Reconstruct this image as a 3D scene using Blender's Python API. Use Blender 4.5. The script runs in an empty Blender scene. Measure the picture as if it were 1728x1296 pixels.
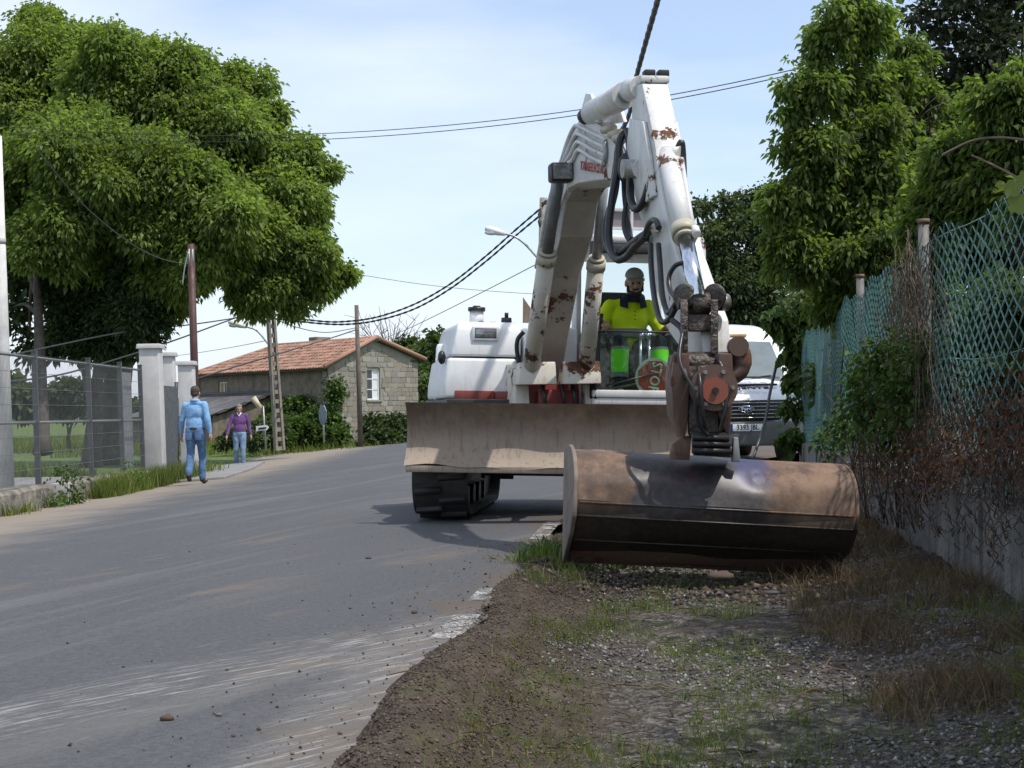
import bpy, bmesh, math, random
import numpy as np
from mathutils import Vector, Matrix, Euler
R = math.radians
random.seed(7); RNG = np.random.default_rng(7)
SC = bpy.context.scene
COL = SC.collection

# ------------------------------------------------------------------ camera, sky, sun, exposure
FPX, CX, CY, CZ = 2600.0, 864.0, 648.0, 0.88
PITCH = math.atan(47/FPX); ROLL = R(1.0)
_f = Vector((0, math.cos(PITCH), math.sin(PITCH))); _r0 = Vector((1, 0, 0)); _u0 = _r0.cross(_f)
_r = _r0*math.cos(ROLL) - _u0*math.sin(ROLL); _u = _u0*math.cos(ROLL) + _r0*math.sin(ROLL)
CAMP = Vector((0, 0, CZ))
cam = bpy.data.cameras.new('camera'); cam.sensor_width = 36; cam.lens = 36*FPX/1728
cam.clip_start = 0.1; cam.clip_end = 5000
cam_o = bpy.data.objects.new('camera', cam); COL.objects.link(cam_o)
m = Matrix.Identity(4)
for i in range(3):
    m[i][0] = _r[i]; m[i][1] = _u[i]; m[i][2] = -_f[i]; m[i][3] = CAMP[i]
cam_o.matrix_world = m
SC.camera = cam_o

SUN_TO = Vector((0.58, -0.36, 1.30)).normalized()          # towards the sun: high, to the right and a little behind the camera
SUN_EL = math.asin(SUN_TO.z); SUN_AZ = math.atan2(SUN_TO.x, SUN_TO.y)
world = bpy.data.worlds.new('World'); SC.world = world; world.use_nodes = True
wn = world.node_tree; wn.nodes.clear()
wo = wn.nodes.new('ShaderNodeOutputWorld'); wb = wn.nodes.new('ShaderNodeBackground')
sk = wn.nodes.new('ShaderNodeTexSky'); sk.sky_type = 'NISHITA'; sk.sun_disc = False
sk.sun_elevation = SUN_EL; sk.sun_rotation = SUN_AZ; sk.altitude = 100
sk.air_density = 1.0; sk.dust_density = 1.6; sk.ozone_density = 2.0
# thin high cloud: a milky veil mixed over the blue
tc = wn.nodes.new('ShaderNodeTexCoord'); mp = wn.nodes.new('ShaderNodeMapping'); mp.inputs['Scale'].default_value = (1.2, 0.8, 5.0)
mp.inputs['Location'].default_value = (0.37, 0.1, 0.25)
nz = wn.nodes.new('ShaderNodeTexNoise'); nz.inputs['Scale'].default_value = 1.9; nz.inputs['Detail'].default_value = 5; nz.inputs['Roughness'].default_value = 0.5
cr = wn.nodes.new('ShaderNodeValToRGB'); cr.color_ramp.elements[0].position = 0.36; cr.color_ramp.elements[0].color = (.20,.20,.20,1)
cr.color_ramp.elements[1].position = 0.66; cr.color_ramp.elements[1].color = (.80,.80,.80,1)
mx = wn.nodes.new('ShaderNodeMix'); mx.data_type = 'RGBA'
mx.inputs['B'].default_value = (4.9, 5.25, 6.0, 1)
wn.links.new(tc.outputs['Generated'], mp.inputs['Vector']); wn.links.new(mp.outputs['Vector'], nz.inputs['Vector'])
wn.links.new(nz.outputs['Fac'], cr.inputs['Fac']); wn.links.new(cr.outputs['Color'], mx.inputs['Factor'])
wn.links.new(sk.outputs['Color'], mx.inputs['A']); wn.links.new(mx.outputs['Result'], wb.inputs['Color'])
wb.inputs['Strength'].default_value = 0.15
wn.links.new(wb.outputs['Background'], wo.inputs['Surface'])
sun = bpy.data.lights.new('sun', 'SUN'); sun.energy = 2.9; sun.angle = R(0.6); sun.color = (1.0, 0.955, 0.88)
sun_o = bpy.data.objects.new('sun', sun); COL.objects.link(sun_o)
sun_o.rotation_euler = SUN_TO.to_track_quat('Z', 'Y').to_euler(); sun_o.location = (10, 10, 30)
SC.view_settings.view_transform = 'Standard'; SC.view_settings.look = 'None'
SC.view_settings.exposure = 0.46; SC.view_settings.gamma = 1.0; SC.view_settings.use_curve_mapping = False

# ------------------------------------------------------------------ placing helpers
def at(px, py, d):
    """world point seen at photograph pixel px,py standing d metres ahead of the camera"""
    v = _f + _r*((px-CX)/FPX) - _u*((py-CY)/FPX)
    return CAMP + v*(d/v.y)
def ray(px, py):
    return _f + _r*((px-CX)/FPX) - _u*((py-CY)/FPX)
class Frame:
    """local lateral / forward / up frame standing in the world"""
    def __init__(s, o, ang, roll=0.0, pitch=0.0):
        s.o = Vector(o)
        F = Vector((math.sin(ang), -math.cos(ang), 0)); L = Vector((math.cos(ang), math.sin(ang), 0)); U = Vector((0, 0, 1))
        s.F = F*math.cos(pitch) + U*math.sin(pitch); U1 = U*math.cos(pitch) - F*math.sin(pitch)
        s.R = L*math.cos(roll) - U1*math.sin(roll); s.U = U1*math.cos(roll) + L*math.sin(roll)
    def __call__(s, l, f, u): return s.o + s.R*l + s.F*f + s.U*u
    def px(s, px, py, lat):
        """forward / up coordinates where the pixel's ray meets the plane at lateral offset lat"""
        v = ray(px, py); p0 = s.o + s.R*lat
        t = (p0-CAMP).dot(s.R)/v.dot(s.R); p = CAMP + v*t - s.o
        return (p.dot(s.F), p.dot(s.U))

# ------------------------------------------------------------------ numpy noise
def _hash(ix, iy, seed):
    n = (ix*374761393 + iy*668265263 + seed*974634777) & 0xffffffff
    n = ((n ^ (n >> 13))*1274126177) & 0xffffffff
    return ((n ^ (n >> 16)) & 0xffff)/65535.0
def vnoise(x, y, seed=0):
    x = np.asarray(x, float); y = np.asarray(y, float)
    ix = np.floor(x).astype(np.int64); iy = np.floor(y).astype(np.int64)
    fx = x-ix; fy = y-iy; fx = fx*fx*(3-2*fx); fy = fy*fy*(3-2*fy)
    a = _hash(ix, iy, seed); b = _hash(ix+1, iy, seed); c = _hash(ix, iy+1, seed); d = _hash(ix+1, iy+1, seed)
    return (a*(1-fx)+b*fx)*(1-fy) + (c*(1-fx)+d*fx)*fy
def fbm(x, y, seed=0, oct=4):
    t = 0; a = 0.5; f = 1.0
    for o in range(oct):
        t = t + a*(vnoise(np.asarray(x)*f, np.asarray(y)*f, seed+o)-0.5)*2; a *= 0.5; f *= 2.03
    return t
def sstep(a, b, x):
    t = np.clip((np.asarray(x, float)-a)/(b-a), 0, 1); return t*t*(3-2*t)

# ------------------------------------------------------------------ object helpers
def prop(o, label=None, cat=None, group=None, kind=None):
    if label: o['label'] = label
    if cat: o['category'] = cat
    if group: o['group'] = group
    if kind: o['kind'] = kind
    return o
def thing(name, loc, label, cat, group=None, rot=None):
    o = bpy.data.objects.new(name, None); COL.objects.link(o); o.location = loc
    o.empty_display_size = 0.2
    if rot: o.rotation_euler = rot
    return prop(o, label, cat, group)
def origin_of(parent):
    o = Vector((0, 0, 0))
    while parent is not None:
        o = o + Vector(parent.location); parent = parent.parent
    return o
def link(name, me, parent=None, loc=None):
    o = bpy.data.objects.new(name, me); COL.objects.link(o)
    if parent is not None: o.parent = parent
    if loc is not None: o.location = loc
    return o
def copy_tree(o, parent=None):
    c = o.copy(); COL.objects.link(c); c.parent = parent
    for ch in list(o.children): copy_tree(ch, c)
    return c

class MB:
    """collects shapes in world coordinates, built as one mesh object"""
    def __init__(s): s.v = []; s.f = []; s.sm = []
    def add(s, vs, fs, smooth=False):
        b = len(s.v); s.v += [tuple(p) for p in vs]
        s.f += [tuple(i+b for i in f) for f in fs]; s.sm += [smooth]*len(fs); return s
    def box(s, c, size, R3=None, taper=1.0):
        c = Vector(c); hx, hy, hz = size[0]/2, size[1]/2, size[2]/2
        vs = []
        for z in (-1, 1):
            k = taper if z > 0 else 1
            for x, y in ((-1, -1), (1, -1), (1, 1), (-1, 1)):
                p = Vector((x*hx*k, y*hy*k, z*hz))
                if R3 is not None: p = R3 @ p
                vs.append(c+p)
        return s.add(vs, [(3, 2, 1, 0), (4, 5, 6, 7), (0, 1, 5, 4), (1, 2, 6, 5), (2, 3, 7, 6), (3, 0, 4, 7)])
    def hexa(s, p):      # 8 points: bottom four, top four
        return s.add(p, [(3, 2, 1, 0), (4, 5, 6, 7), (0, 1, 5, 4), (1, 2, 6, 5), (2, 3, 7, 6), (3, 0, 4, 7)])
    def fbox(s, fr, l, f, u):   # box in a Frame given ranges
        p = [fr(l[i], f[j], u[0]) for i, j in ((0, 0), (1, 0), (1, 1), (0, 1))] + [fr(l[i], f[j], u[1]) for i, j in ((0, 0), (1, 0), (1, 1), (0, 1))]
        return s.hexa(p)
    def tube(s, pts, r, n=8, cap=True, smooth=True):
        pts = [Vector(p) for p in pts]; k = len(pts)
        rs = list(r) if isinstance(r, (list, tuple)) else [r]*k
        prev = None; vs = []
        for i, p in enumerate(pts):
            t = (pts[min(i+1, k-1)]-pts[max(i-1, 0)])
            if t.length < 1e-9: t = Vector((0, 0, 1))
            t.normalize()
            if prev is None:
                a = Vector((0, 0, 1)) if abs(t.z) < .9 else Vector((1, 0, 0))
                nrm = t.cross(a).normalized()
            else:
                nrm = prev - t*prev.dot(t)
                nrm = nrm.normalized() if nrm.length > 1e-6 else t.orthogonal().normalized()
            prev = nrm; bn = t.cross(nrm)
            for j in range(n):
                a = 2*math.pi*j/n; vs.append(p + (nrm*math.cos(a)+bn*math.sin(a))*rs[i])
        fs = [(i*n+j, i*n+(j+1) % n, (i+1)*n+(j+1) % n, (i+1)*n+j) for i in range(k-1) for j in range(n)]
        s.add(vs, fs, smooth)
        if cap:
            b = len(s.v)-len(vs)
            s.f.append(tuple(b+j for j in reversed(range(n)))); s.sm.append(False)
            s.f.append(tuple(b+(k-1)*n+j for j in range(n))); s.sm.append(False)
        return s
    def cyl(s, a, b, r, r2=None, n=16): return s.tube([a, b], [r, r if r2 is None else r2], n)
    def disc_axis(s, c, axis, r, h, n=20):
        c = Vector(c); a = Vector(axis).normalized()*h/2; return s.tube([c-a, c+a], r, n)
    def ell(s, c, rad, R3=None, nu=16, nv=10):
        c = Vector(c); vs = []; fs = []
        for i in range(nv+1):
            th = math.pi*i/nv
            for j in range(nu):
                ph = 2*math.pi*j/nu
                p = Vector((rad[0]*math.sin(th)*math.cos(ph), rad[1]*math.sin(th)*math.sin(ph), rad[2]*math.cos(th)))
                if R3 is not None: p = R3 @ p
                vs.append(c+p)
        for i in range(nv):
            for j in range(nu):
                fs.append((i*nu+j, (i+1)*nu+j, (i+1)*nu+(j+1) % nu, i*nu+(j+1) % nu))
        return s.add(vs, fs, True)
    def prism(s, fr, prof, l0, l1, smooth=False):
        """profile of (forward, up) points in a Frame, extruded from lateral l0 to l1"""
        n = len(prof); vs = [fr(l0, a, b) for a, b in prof] + [fr(l1, a, b) for a, b in prof]
        fs = [tuple(range(n)), tuple(reversed(range(n, 2*n)))]
        s.add(vs, fs, False)
        b = len(s.v)-2*n
        for i in range(n):
            j = (i+1) % n; s.f.append((b+i, b+n+i, b+n+j, b+j)); s.sm.append(smooth)
        return s
    def poly(s, pts, thick):
        """flat polygon of world points given a thickness vector"""
        n = len(pts); t = Vector(thick); pts = [Vector(p) for p in pts]
        s.add(pts + [p+t for p in pts], [tuple(range(n)), tuple(reversed(range(n, 2*n)))] + [(i, i+n, (i+1) % n+n, (i+1) % n) for i in range(n)])
        return s
    def quad(s, a, b, c, d): return s.add([a, b, c, d], [(0, 1, 2, 3)])
    def mesh(s, name, mat, off=Vector((0, 0, 0)), bevel=0.0, seg=2, recalc=True):
        me = bpy.data.meshes.new(name)
        if len(s.v):
            arr = np.array(s.v, float) - np.array(off)
            me.from_pydata(arr.tolist(), [], s.f)
            me.polygons.foreach_set('use_smooth', s.sm)
        if recalc or bevel:
            bm = bmesh.new(); bm.from_mesh(me)
            bmesh.ops.remove_doubles(bm, verts=bm.verts, dist=1e-5) if bevel else None
            bmesh.ops.recalc_face_normals(bm, faces=bm.faces)
            if bevel:
                ed = [e for e in bm.edges if len(e.link_faces) == 2 and e.calc_face_angle(0) > 0.5]
                bv = bmesh.ops.bevel(bm, geom=ed, offset=bevel, segments=seg, profile=.5, affect='EDGES', clamp_overlap=True)
                for f in bv['faces']: f.smooth = True
            bm.to_mesh(me); bm.free()
            if bevel:
                try: me.set_sharp_from_angle(angle=R(38))
                except Exception: pass
        if mat is not None: me.materials.append(mat)
        me.update(); return me
    def build(s, name, mat, parent=None, bevel=0.0, seg=2, recalc=True, kind=None, label=None):
        o = link(name, s.mesh(name, mat, origin_of(parent), bevel, seg, recalc), parent)
        if kind: o['kind'] = kind
        if label: o['label'] = label
        return o
def npmesh(name, verts, faces, mat, parent=None, smooth=False, kind=None, off=None):
    """big meshes from numpy arrays; faces (n,3) or (n,4)"""
    v = np.asarray(verts, np.float32)
    if parent is not None: v = v - np.array(origin_of(parent), np.float32)
    f = np.asarray(faces, np.int32); k = f.shape[1]
    me = bpy.data.meshes.new(name); me.vertices.add(len(v)); me.vertices.foreach_set('co', v.ravel())
    me.loops.add(f.size); me.loops.foreach_set('vertex_index', f.ravel())
    me.polygons.add(len(f)); me.polygons.foreach_set('loop_start', np.arange(0, f.size, k, dtype=np.int32))
    me.polygons.foreach_set('loop_total', np.full(len(f), k, np.int32))
    if smooth: me.polygons.foreach_set('use_smooth', np.ones(len(f), bool))
    me.update(calc_edges=True); me.validate()
    if mat is not None: me.materials.append(mat)
    o = link(name, me, parent)
    if kind: o['kind'] = kind
    return o
def remesh(name, mb, mat, parent, voxel, smooth=2, wob=0.0, wscale=9.0, seed=0):
    """one continuous skin round the overlapping shapes"""
    me = mb.mesh(name+'_src', None, origin_of(parent))
    t = bpy.data.objects.new('tmp_src', me); COL.objects.link(t)
    md = t.modifiers.new('r', 'REMESH'); md.mode = 'VOXEL'; md.voxel_size = voxel
    if smooth:
        sm = t.modifiers.new('s', 'SMOOTH'); sm.factor = 0.5; sm.iterations = smooth
    dg = bpy.context.evaluated_depsgraph_get()
    nm = bpy.data.meshes.new_from_object(t.evaluated_get(dg)); nm.name = name
    COL.objects.unlink(t); bpy.data.objects.remove(t); bpy.data.meshes.remove(me)
    n = len(nm.vertices)
    if wob and n:
        co = np.empty(n*3, np.float32); nm.vertices.foreach_get('co', co); co = co.reshape(-1, 3)
        no = np.empty(n*3, np.float32); nm.vertices.foreach_get('normal', no); no = no.reshape(-1, 3)
        h = fbm(co[:, 0]*wscale+co[:, 1]*wscale*.6+3, co[:, 2]*wscale*1.3+co[:, 1]*wscale*.5, seed+11, 3)
        co += no*(h*wob)[:, None]; nm.vertices.foreach_set('co', co.astype(np.float32).ravel())
    nm.polygons.foreach_set('use_smooth', np.ones(len(nm.polygons), bool))
    nm.materials.clear(); nm.materials.append(mat); nm.update()
    return link(name, nm, parent)
def text_mesh(name, txt, mat, parent, pos, xdir, updir, size, depth=0.004, stretch=1.0, bold=0.0, sub='lettering'):
    cu = bpy.data.curves.new(name, 'FONT'); cu.body = txt; cu.size = 1.0; cu.extrude = 0.0; cu.align_x = 'CENTER'; cu.align_y = 'CENTER'; cu.offset = bold
    cu.resolution_u = 2
    t = bpy.data.objects.new('tmp_txt', cu); COL.objects.link(t)
    dg = bpy.context.evaluated_depsgraph_get(); me = bpy.data.meshes.new_from_object(t.evaluated_get(dg)); me.name = name
    COL.objects.unlink(t); bpy.data.objects.remove(t)
    x = Vector(xdir).normalized(); u = Vector(updir); u = (u-x*u.dot(x)).normalized(); nn = x.cross(u)
    off = Vector(pos)-origin_of(parent)
    for v in me.vertices:
        c = v.co.copy(); v.co = off + x*(c.x*size*stretch) + u*(c.y*size)
    bm = bmesh.new(); bm.from_mesh(me)
    r = bmesh.ops.extrude_face_region(bm, geom=bm.faces[:])
    for e in r['geom']:
        if isinstance(e, bmesh.types.BMVert): e.co += nn*depth
    bmesh.ops.recalc_face_normals(bm, faces=bm.faces); bm.to_mesh(me); bm.free()
    me.materials.clear(); me.materials.append(mat)
    return link(name, me, parent)
def smoothpts(pts, n=6):
    """Catmull-Rom through points"""
    P = [Vector(p) for p in pts]; out = []
    for i in range(len(P)-1):
        a = P[max(i-1, 0)]; b = P[i]; c = P[i+1]; d = P[min(i+2, len(P)-1)]
        for k in range(n):
            t = k/n
            out.append(0.5*((2*b)+(c-a)*t+(2*a-5*b+4*c-d)*t*t+(3*b-a-3*c+d)*t**3))
    out.append(P[-1]); return out

# ------------------------------------------------------------------ materials
class NT:
    def __init__(s, name):
        s.m = bpy.data.materials.new(name); s.m.use_nodes = True; s.t = s.m.node_tree; s.t.nodes.clear()
        s.out = s.n('ShaderNodeOutputMaterial'); s.tc = s.n('ShaderNodeTexCoord')
    def n(s, ty): return s.t.nodes.new(ty)
    def l(s, a, b): s.t.links.new(a, b)
    def setv(s, sock, v):
        if hasattr(v, 'is_output'): s.l(v, sock)
        elif isinstance(v, (tuple, list)) and len(v) == 3 and sock.type == 'RGBA': sock.default_value = (*v, 1)
        else: sock.default_value = v
    def coord(s, scale=(1, 1, 1), rot=(0, 0, 0), loc=(0, 0, 0)):
        src = s.tc.outputs['Object']
        if any(rot):        # turn first, then stretch
            m0 = s.n('ShaderNodeMapping'); m0.inputs['Rotation'].default_value = rot; s.l(src, m0.inputs['Vector']); src = m0.outputs['Vector']
        mp = s.n('ShaderNodeMapping'); mp.inputs['Scale'].default_value = scale; mp.inputs['Location'].default_value = loc
        s.l(src, mp.inputs['Vector']); return mp.outputs['Vector']
    def noise(s, scale, detail=5, rough=.6, vec=None, dist=0.0):
        nz = s.n('ShaderNodeTexNoise'); nz.inputs['Scale'].default_value = scale; nz.inputs['Detail'].default_value = detail
        nz.inputs['Roughness'].default_value = rough; nz.inputs['Distortion'].default_value = dist
        s.l(vec if vec is not None else s.tc.outputs['Object'], nz.inputs['Vector']); return nz.outputs['Fac']
    def voro(s, scale, vec=None, feat='F1', out='Distance'):
        v = s.n('ShaderNodeTexVoronoi'); v.feature = feat; v.inputs['Scale'].default_value = scale
        s.l(vec if vec is not None else s.tc.outputs['Object'], v.inputs['Vector']); return v.outputs[out]
    def ramp(s, fac, stops):
        r = s.n('ShaderNodeValToRGB'); e = r.color_ramp.elements
        while len(e) < len(stops): e.new(0.5)
        for k, (p, c) in enumerate(stops):
            e[k].position = p; c = (c, c, c) if not isinstance(c, (tuple, list)) else c; e[k].color = (*c, 1)
        s.setv(r.inputs['Fac'], fac); return r.outputs['Color']
    def mix(s, f, a, b, mode='MIX'):
        x = s.n('ShaderNodeMix'); x.data_type = 'RGBA'; x.blend_type = mode
        s.setv(x.inputs['Factor'], f); s.setv(x.inputs['A'], a); s.setv(x.inputs['B'], b); return x.outputs['Result']
    def math(s, op, a, b=0.0, c=None):
        x = s.n('ShaderNodeMath'); x.operation = op; s.setv(x.inputs[0], a); s.setv(x.inputs[1], b)
        if c is not None: s.setv(x.inputs[2], c)
        return x.outputs[0]
    def sep(s, vec=None):
        x = s.n('ShaderNodeSeparateXYZ'); s.l(vec if vec is not None else s.tc.outputs['Object'], x.inputs[0]); return x.outputs
    def mrange(s, v, a, b, c=0.0, d=1.0, smooth=True):
        x = s.n('ShaderNodeMapRange'); x.interpolation_type = 'SMOOTHSTEP' if smooth else 'LINEAR'
        s.setv(x.inputs['Value'], v); x.inputs['From Min'].default_value = a; x.inputs['From Max'].default_value = b
        x.inputs['To Min'].default_value = c; x.inputs['To Max'].default_value = d; return x.outputs['Result']
    def bump(s, h, strength=.3, dist=.01):
        b = s.n('ShaderNodeBump'); b.inputs['Strength'].default_value = strength; b.inputs['Distance'].default_value = dist
        s.l(h, b.inputs['Height']); return b.outputs['Normal']
    def pbr(s, base, rough=.6, metal=0.0, normal=None, spec=.5, **kw):
        p = s.n('ShaderNodeBsdfPrincipled'); s.setv(p.inputs['Base Color'], base); s.setv(p.inputs['Roughness'], rough); s.setv(p.inputs['Metallic'], metal)
        p.inputs['Specular IOR Level'].default_value = spec
        for k, v in kw.items(): s.setv(p.inputs[k], v)
        if normal is not None: s.l(normal, p.inputs['Normal'])
        return p.outputs['BSDF']
    def done(s, bsdf): s.l(bsdf, s.out.inputs['Surface']); return s.m
def simple(name, c, rough=.6, metal=0.0, var=.25, scale=6, bump=0.0, bscale=60, bdist=.004, spec=.5, c2=None):
    t = NT(name); f = t.noise(scale, 6, .65)
    c2 = c2 or tuple(x*(1-var) for x in c); c1 = tuple(min(1, x*(1+var*.5)) for x in c)
    col = t.ramp(f, [(.32, c2), (.68, c1)])
    nr = t.bump(t.noise(bscale, 5, .6), bump, bdist) if bump else None
    rr = t.mrange(t.noise(scale*2.3, 4), .3, .7, max(.03, rough-.1), min(1, rough+.1))
    return t.done(t.pbr(col, rr, metal, nr, spec))
def worn_paint(name, c, rust=.5, grime=.4, rough=.45, rscale=7):
    """old machine paint: grime film, chips through to brown rust"""
    t = NT(name)
    g = t.noise(2.2, 7, .7); col = t.mix(t.mrange(g, .42, .75, 0, grime), c, tuple(x*.38+.02*y for x, y in zip(c, (4, 2.5, 1.2))))
    streak = t.noise(3.0, 6, .65, t.coord((9, 9, .8)))
    col = t.mix(t.mrange(streak, .55, .75, 0, grime*.8), col, (.23, .17, .11))
    n1 = t.noise(rscale, 8, .72); n2 = t.noise(rscale*.23, 3, .5, t.coord(loc=(3, 1, 7)))
    msk = t.mrange(t.math('ADD', n1, t.math('MULTIPLY', t.math('SUBTRACT', n2, .5), .9)), .74-.16*rust, .77-.16*rust)
    rc = t.ramp(t.noise(rscale*3, 5), [(.3, (.035, .018, .012)), (.6, (.13, .05, .022)), (.8, (.22, .10, .045))])
    col = t.mix(msk, col, rc)
    rr = t.mix(msk, (rough,)*3, (.85,)*3)
    h = t.math('SUBTRACT', t.math('MULTIPLY', t.noise(50, 4), .25), t.math('MULTIPLY', msk, .8))
    return t.done(t.pbr(col, rr, 0.0, t.bump(h, .35, .003)))
def glass(name, tint=(.75, .88, .84), gloss=.12, dirt=.06):
    t = NT(name); tr = t.n('ShaderNodeBsdfTransparent'); tr.inputs['Color'].default_value = (*tint, 1)
    gl = t.n('ShaderNodeBsdfGlossy'); gl.inputs['Roughness'].default_value = .03
    lw = t.n('ShaderNodeLayerWeight'); lw.inputs['Blend'].default_value = .25
    f = t.math('ADD', t.math('MULTIPLY', lw.outputs['Fresnel'], .6), gloss)
    ms = t.n('ShaderNodeMixShader'); t.l(f, ms.inputs['Fac']); t.l(tr.outputs[0], ms.inputs[1]); t.l(gl.outputs[0], ms.inputs[2])
    df = t.n('ShaderNodeBsdfDiffuse'); df.inputs['Color'].default_value = (.4, .38, .33, 1)
    m2 = t.n('ShaderNodeMixShader'); t.l(t.mrange(t.noise(3, 5), .4, .8, 0, dirt*2), m2.inputs['Fac']); t.l(ms.outputs[0], m2.inputs[1]); t.l(df.outputs[0], m2.inputs[2])
    return t.done(m2.outputs[0])
def leafmat(name, stops, trans=.42, rough=.45, tcol=None):
    t = NT(name); g = t.n('ShaderNodeNewGeometry')
    col = t.ramp(g.outputs['Random Per Island'], stops)
    big = t.mrange(t.noise(.45, 3), .35, .65, .82, 1.18)
    col = t.mix(1.0, col, big, 'MULTIPLY')
    p = t.pbr(col, rough+.12, 0, None, .14)
    tl = t.n('ShaderNodeBsdfTranslucent'); t.l(t.mix(1.0, col, tcol or (1.45, 1.55, .55), 'MULTIPLY'), tl.inputs['Color'])
    ms = t.n('ShaderNodeMixShader'); ms.inputs['Fac'].default_value = trans; t.l(p, ms.inputs[1]); t.l(tl.outputs[0], ms.inputs[2])
    return t.done(ms.outputs[0])
def hexc(h):   # sRGB hex to linear
    return tuple(((int(h[i:i+2], 16)/255+.055)/1.055)**2.4 if int(h[i:i+2], 16) > 10 else int(h[i:i+2], 16)/255/12.92 for i in (0, 2, 4))

MT = {}
MT['white_paint'] = worn_paint('white_paint', (.62, .62, .61), .38, .62)
MT['white_clean'] = worn_paint('white_clean', (.72, .735, .74), .02, .34, .4)
MT['rusty_white'] = worn_paint('rusty_white', (.56, .53, .46), 1.0, .6, .55, 9)
MT['boom_under'] = worn_paint('boom_under', (.42, .39, .35), .86, .55, .55, 8)
MT['black_rubber'] = simple('black_rubber', (.016, .016, .017), .55, 0, .4, 8, .3, 90)
MT['hose'] = simple('hose', (.014, .014, .016), .42, 0, .4, 12, .15, 120)
MT['black_metal'] = simple('black_metal', (.022, .021, .02), .5, .2, .5, 7, .2, 40)
MT['chrome'] = simple('chrome', (.62, .66, .72), .16, 1.0, .1, 6)
MT['steel'] = simple('steel', (.30, .29, .28), .42, .7, .4, 10, .2, 60)
MT['greasy'] = simple('greasy', (.085, .068, .058), .36, .3, .75, 13, 1.0, 28, .02, .6, c2=(.022, .016, .013))
MT['red_paint'] = worn_paint('red_paint', (.21, .03, .028), .2, .6)
MT['grey_plastic'] = simple('grey_plastic', (.10, .10, .105), .6)
MT['orange_lens'] = simple('orange_lens', (.75, .17, .015), .2, 0, .1)
MT['lamp_glass'] = simple('lamp_glass', (.30, .31, .32), .12, .6, .5, 30)
MT['galv'] = simple('galv', (.36, .37, .38), .5, .6, .25, 8)
MT['concrete'] = simple('concrete', (.36, .35, .33), .9, 0, .35, 3, .5, 30, .006)
MT['dark_grey_paint'] = simple('dark_grey_paint', (.055, .06, .065), .5, 0, .2, 5)
MT['wood_pole'] = simple('wood_pole', (.13, .105, .085), .85, 0, .4, 4, .5, 30)
MT['white'] = simple('white', (.75, .76, .77), .4, 0, .06)
MT['black'] = simple('black', (.012, .012, .012), .4, 0, .2)
MT['rod_grey'] = simple('rod_grey', (.20, .20, .21), .45, .5, .3, 6)
MT['guard_panel'] = simple('guard_panel', (.24, .21, .22), .5, 0, .2, 5)
MT['end_plate'] = simple('end_plate', (.21, .175, .145), .75, .1, .45, 4, .35, 30, .005, c2=(.10, .075, .058))
MT['rusty_steel'] = simple('rusty_steel', (.19, .12, .085), .75, .2, .6, 8, .4, 40)
MT['track_rubber'] = simple('track_rubber', (.034, .032, .030), .75, 0, .5, 5, .3, 60)
# ================================================================== SETTING: ground, road, verge
def E(y):      # right-hand edge of the asphalt
    y = np.asarray(y, float); return -.45+.095*(y-4) + np.where(y > 16, .25*(y-16), 0) + np.where(y > 34, 1.1*(y-34), 0)
def W(y):      # face of the retaining wall
    y = np.asarray(y, float); return np.where(y < 10.2, 2.19+.094*(y-6.8), 2.51+.13*(y-10.2))
def LW_(y): return -6.62-.013*(np.asarray(y, float)-20)     # low wall on the left
def road_z(x, y):
    x = np.asarray(x, float); t = np.minimum(0, x+1.2); return .065*t*sstep(0, 1.0, -t)
def verge_z(x, y):
    t = x-E(y); w = x-W(y)
    n = fbm(x*3, y*3, 3)*.035 + fbm(x*14, y*14, 5, 3)*.013
    v = -.10 + .03*sstep(10, 14, y) + .20*np.exp(-((t-.13+fbm(y*1.3, y*.2, 9)*.09)/.22)**2)*(.7+.4*fbm(y*.9, 2.0, 4))*sstep(11.5, 9.0, y) + n
    v = v + .12*sstep(-1.0, -.1, w+fbm(y*1.5, x*.4, 21)*.16)
    k = sstep(-.17, .02, t+fbm(x*2.2, y*2.2, 13)*.22+fbm(x*9, y*9, 14, 2)*.06)
    return (road_z(x, y)-.07)*(1-k)+v*k
def grid(name, fx0, fx1, ys, nx, zf, mat, kind='structure', parent=None, smooth=True):
    ys = np.asarray(ys, float); t = np.linspace(0, 1, nx)
    X = fx0(ys)[:, None]*(1-t)[None]+fx1(ys)[:, None]*t[None]; Y = np.repeat(ys[:, None], nx, 1); Z = zf(X, Y)
    v = np.stack([X, Y, Z], -1).reshape(-1, 3)
    i = np.arange(len(ys)-1)[:, None]*nx+np.arange(nx-1)[None]; i = i.ravel()
    f = np.stack([i, i+1, i+nx+1, i+nx], 1)
    return npmesh(name, v, f, mat, parent, smooth, kind)

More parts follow.
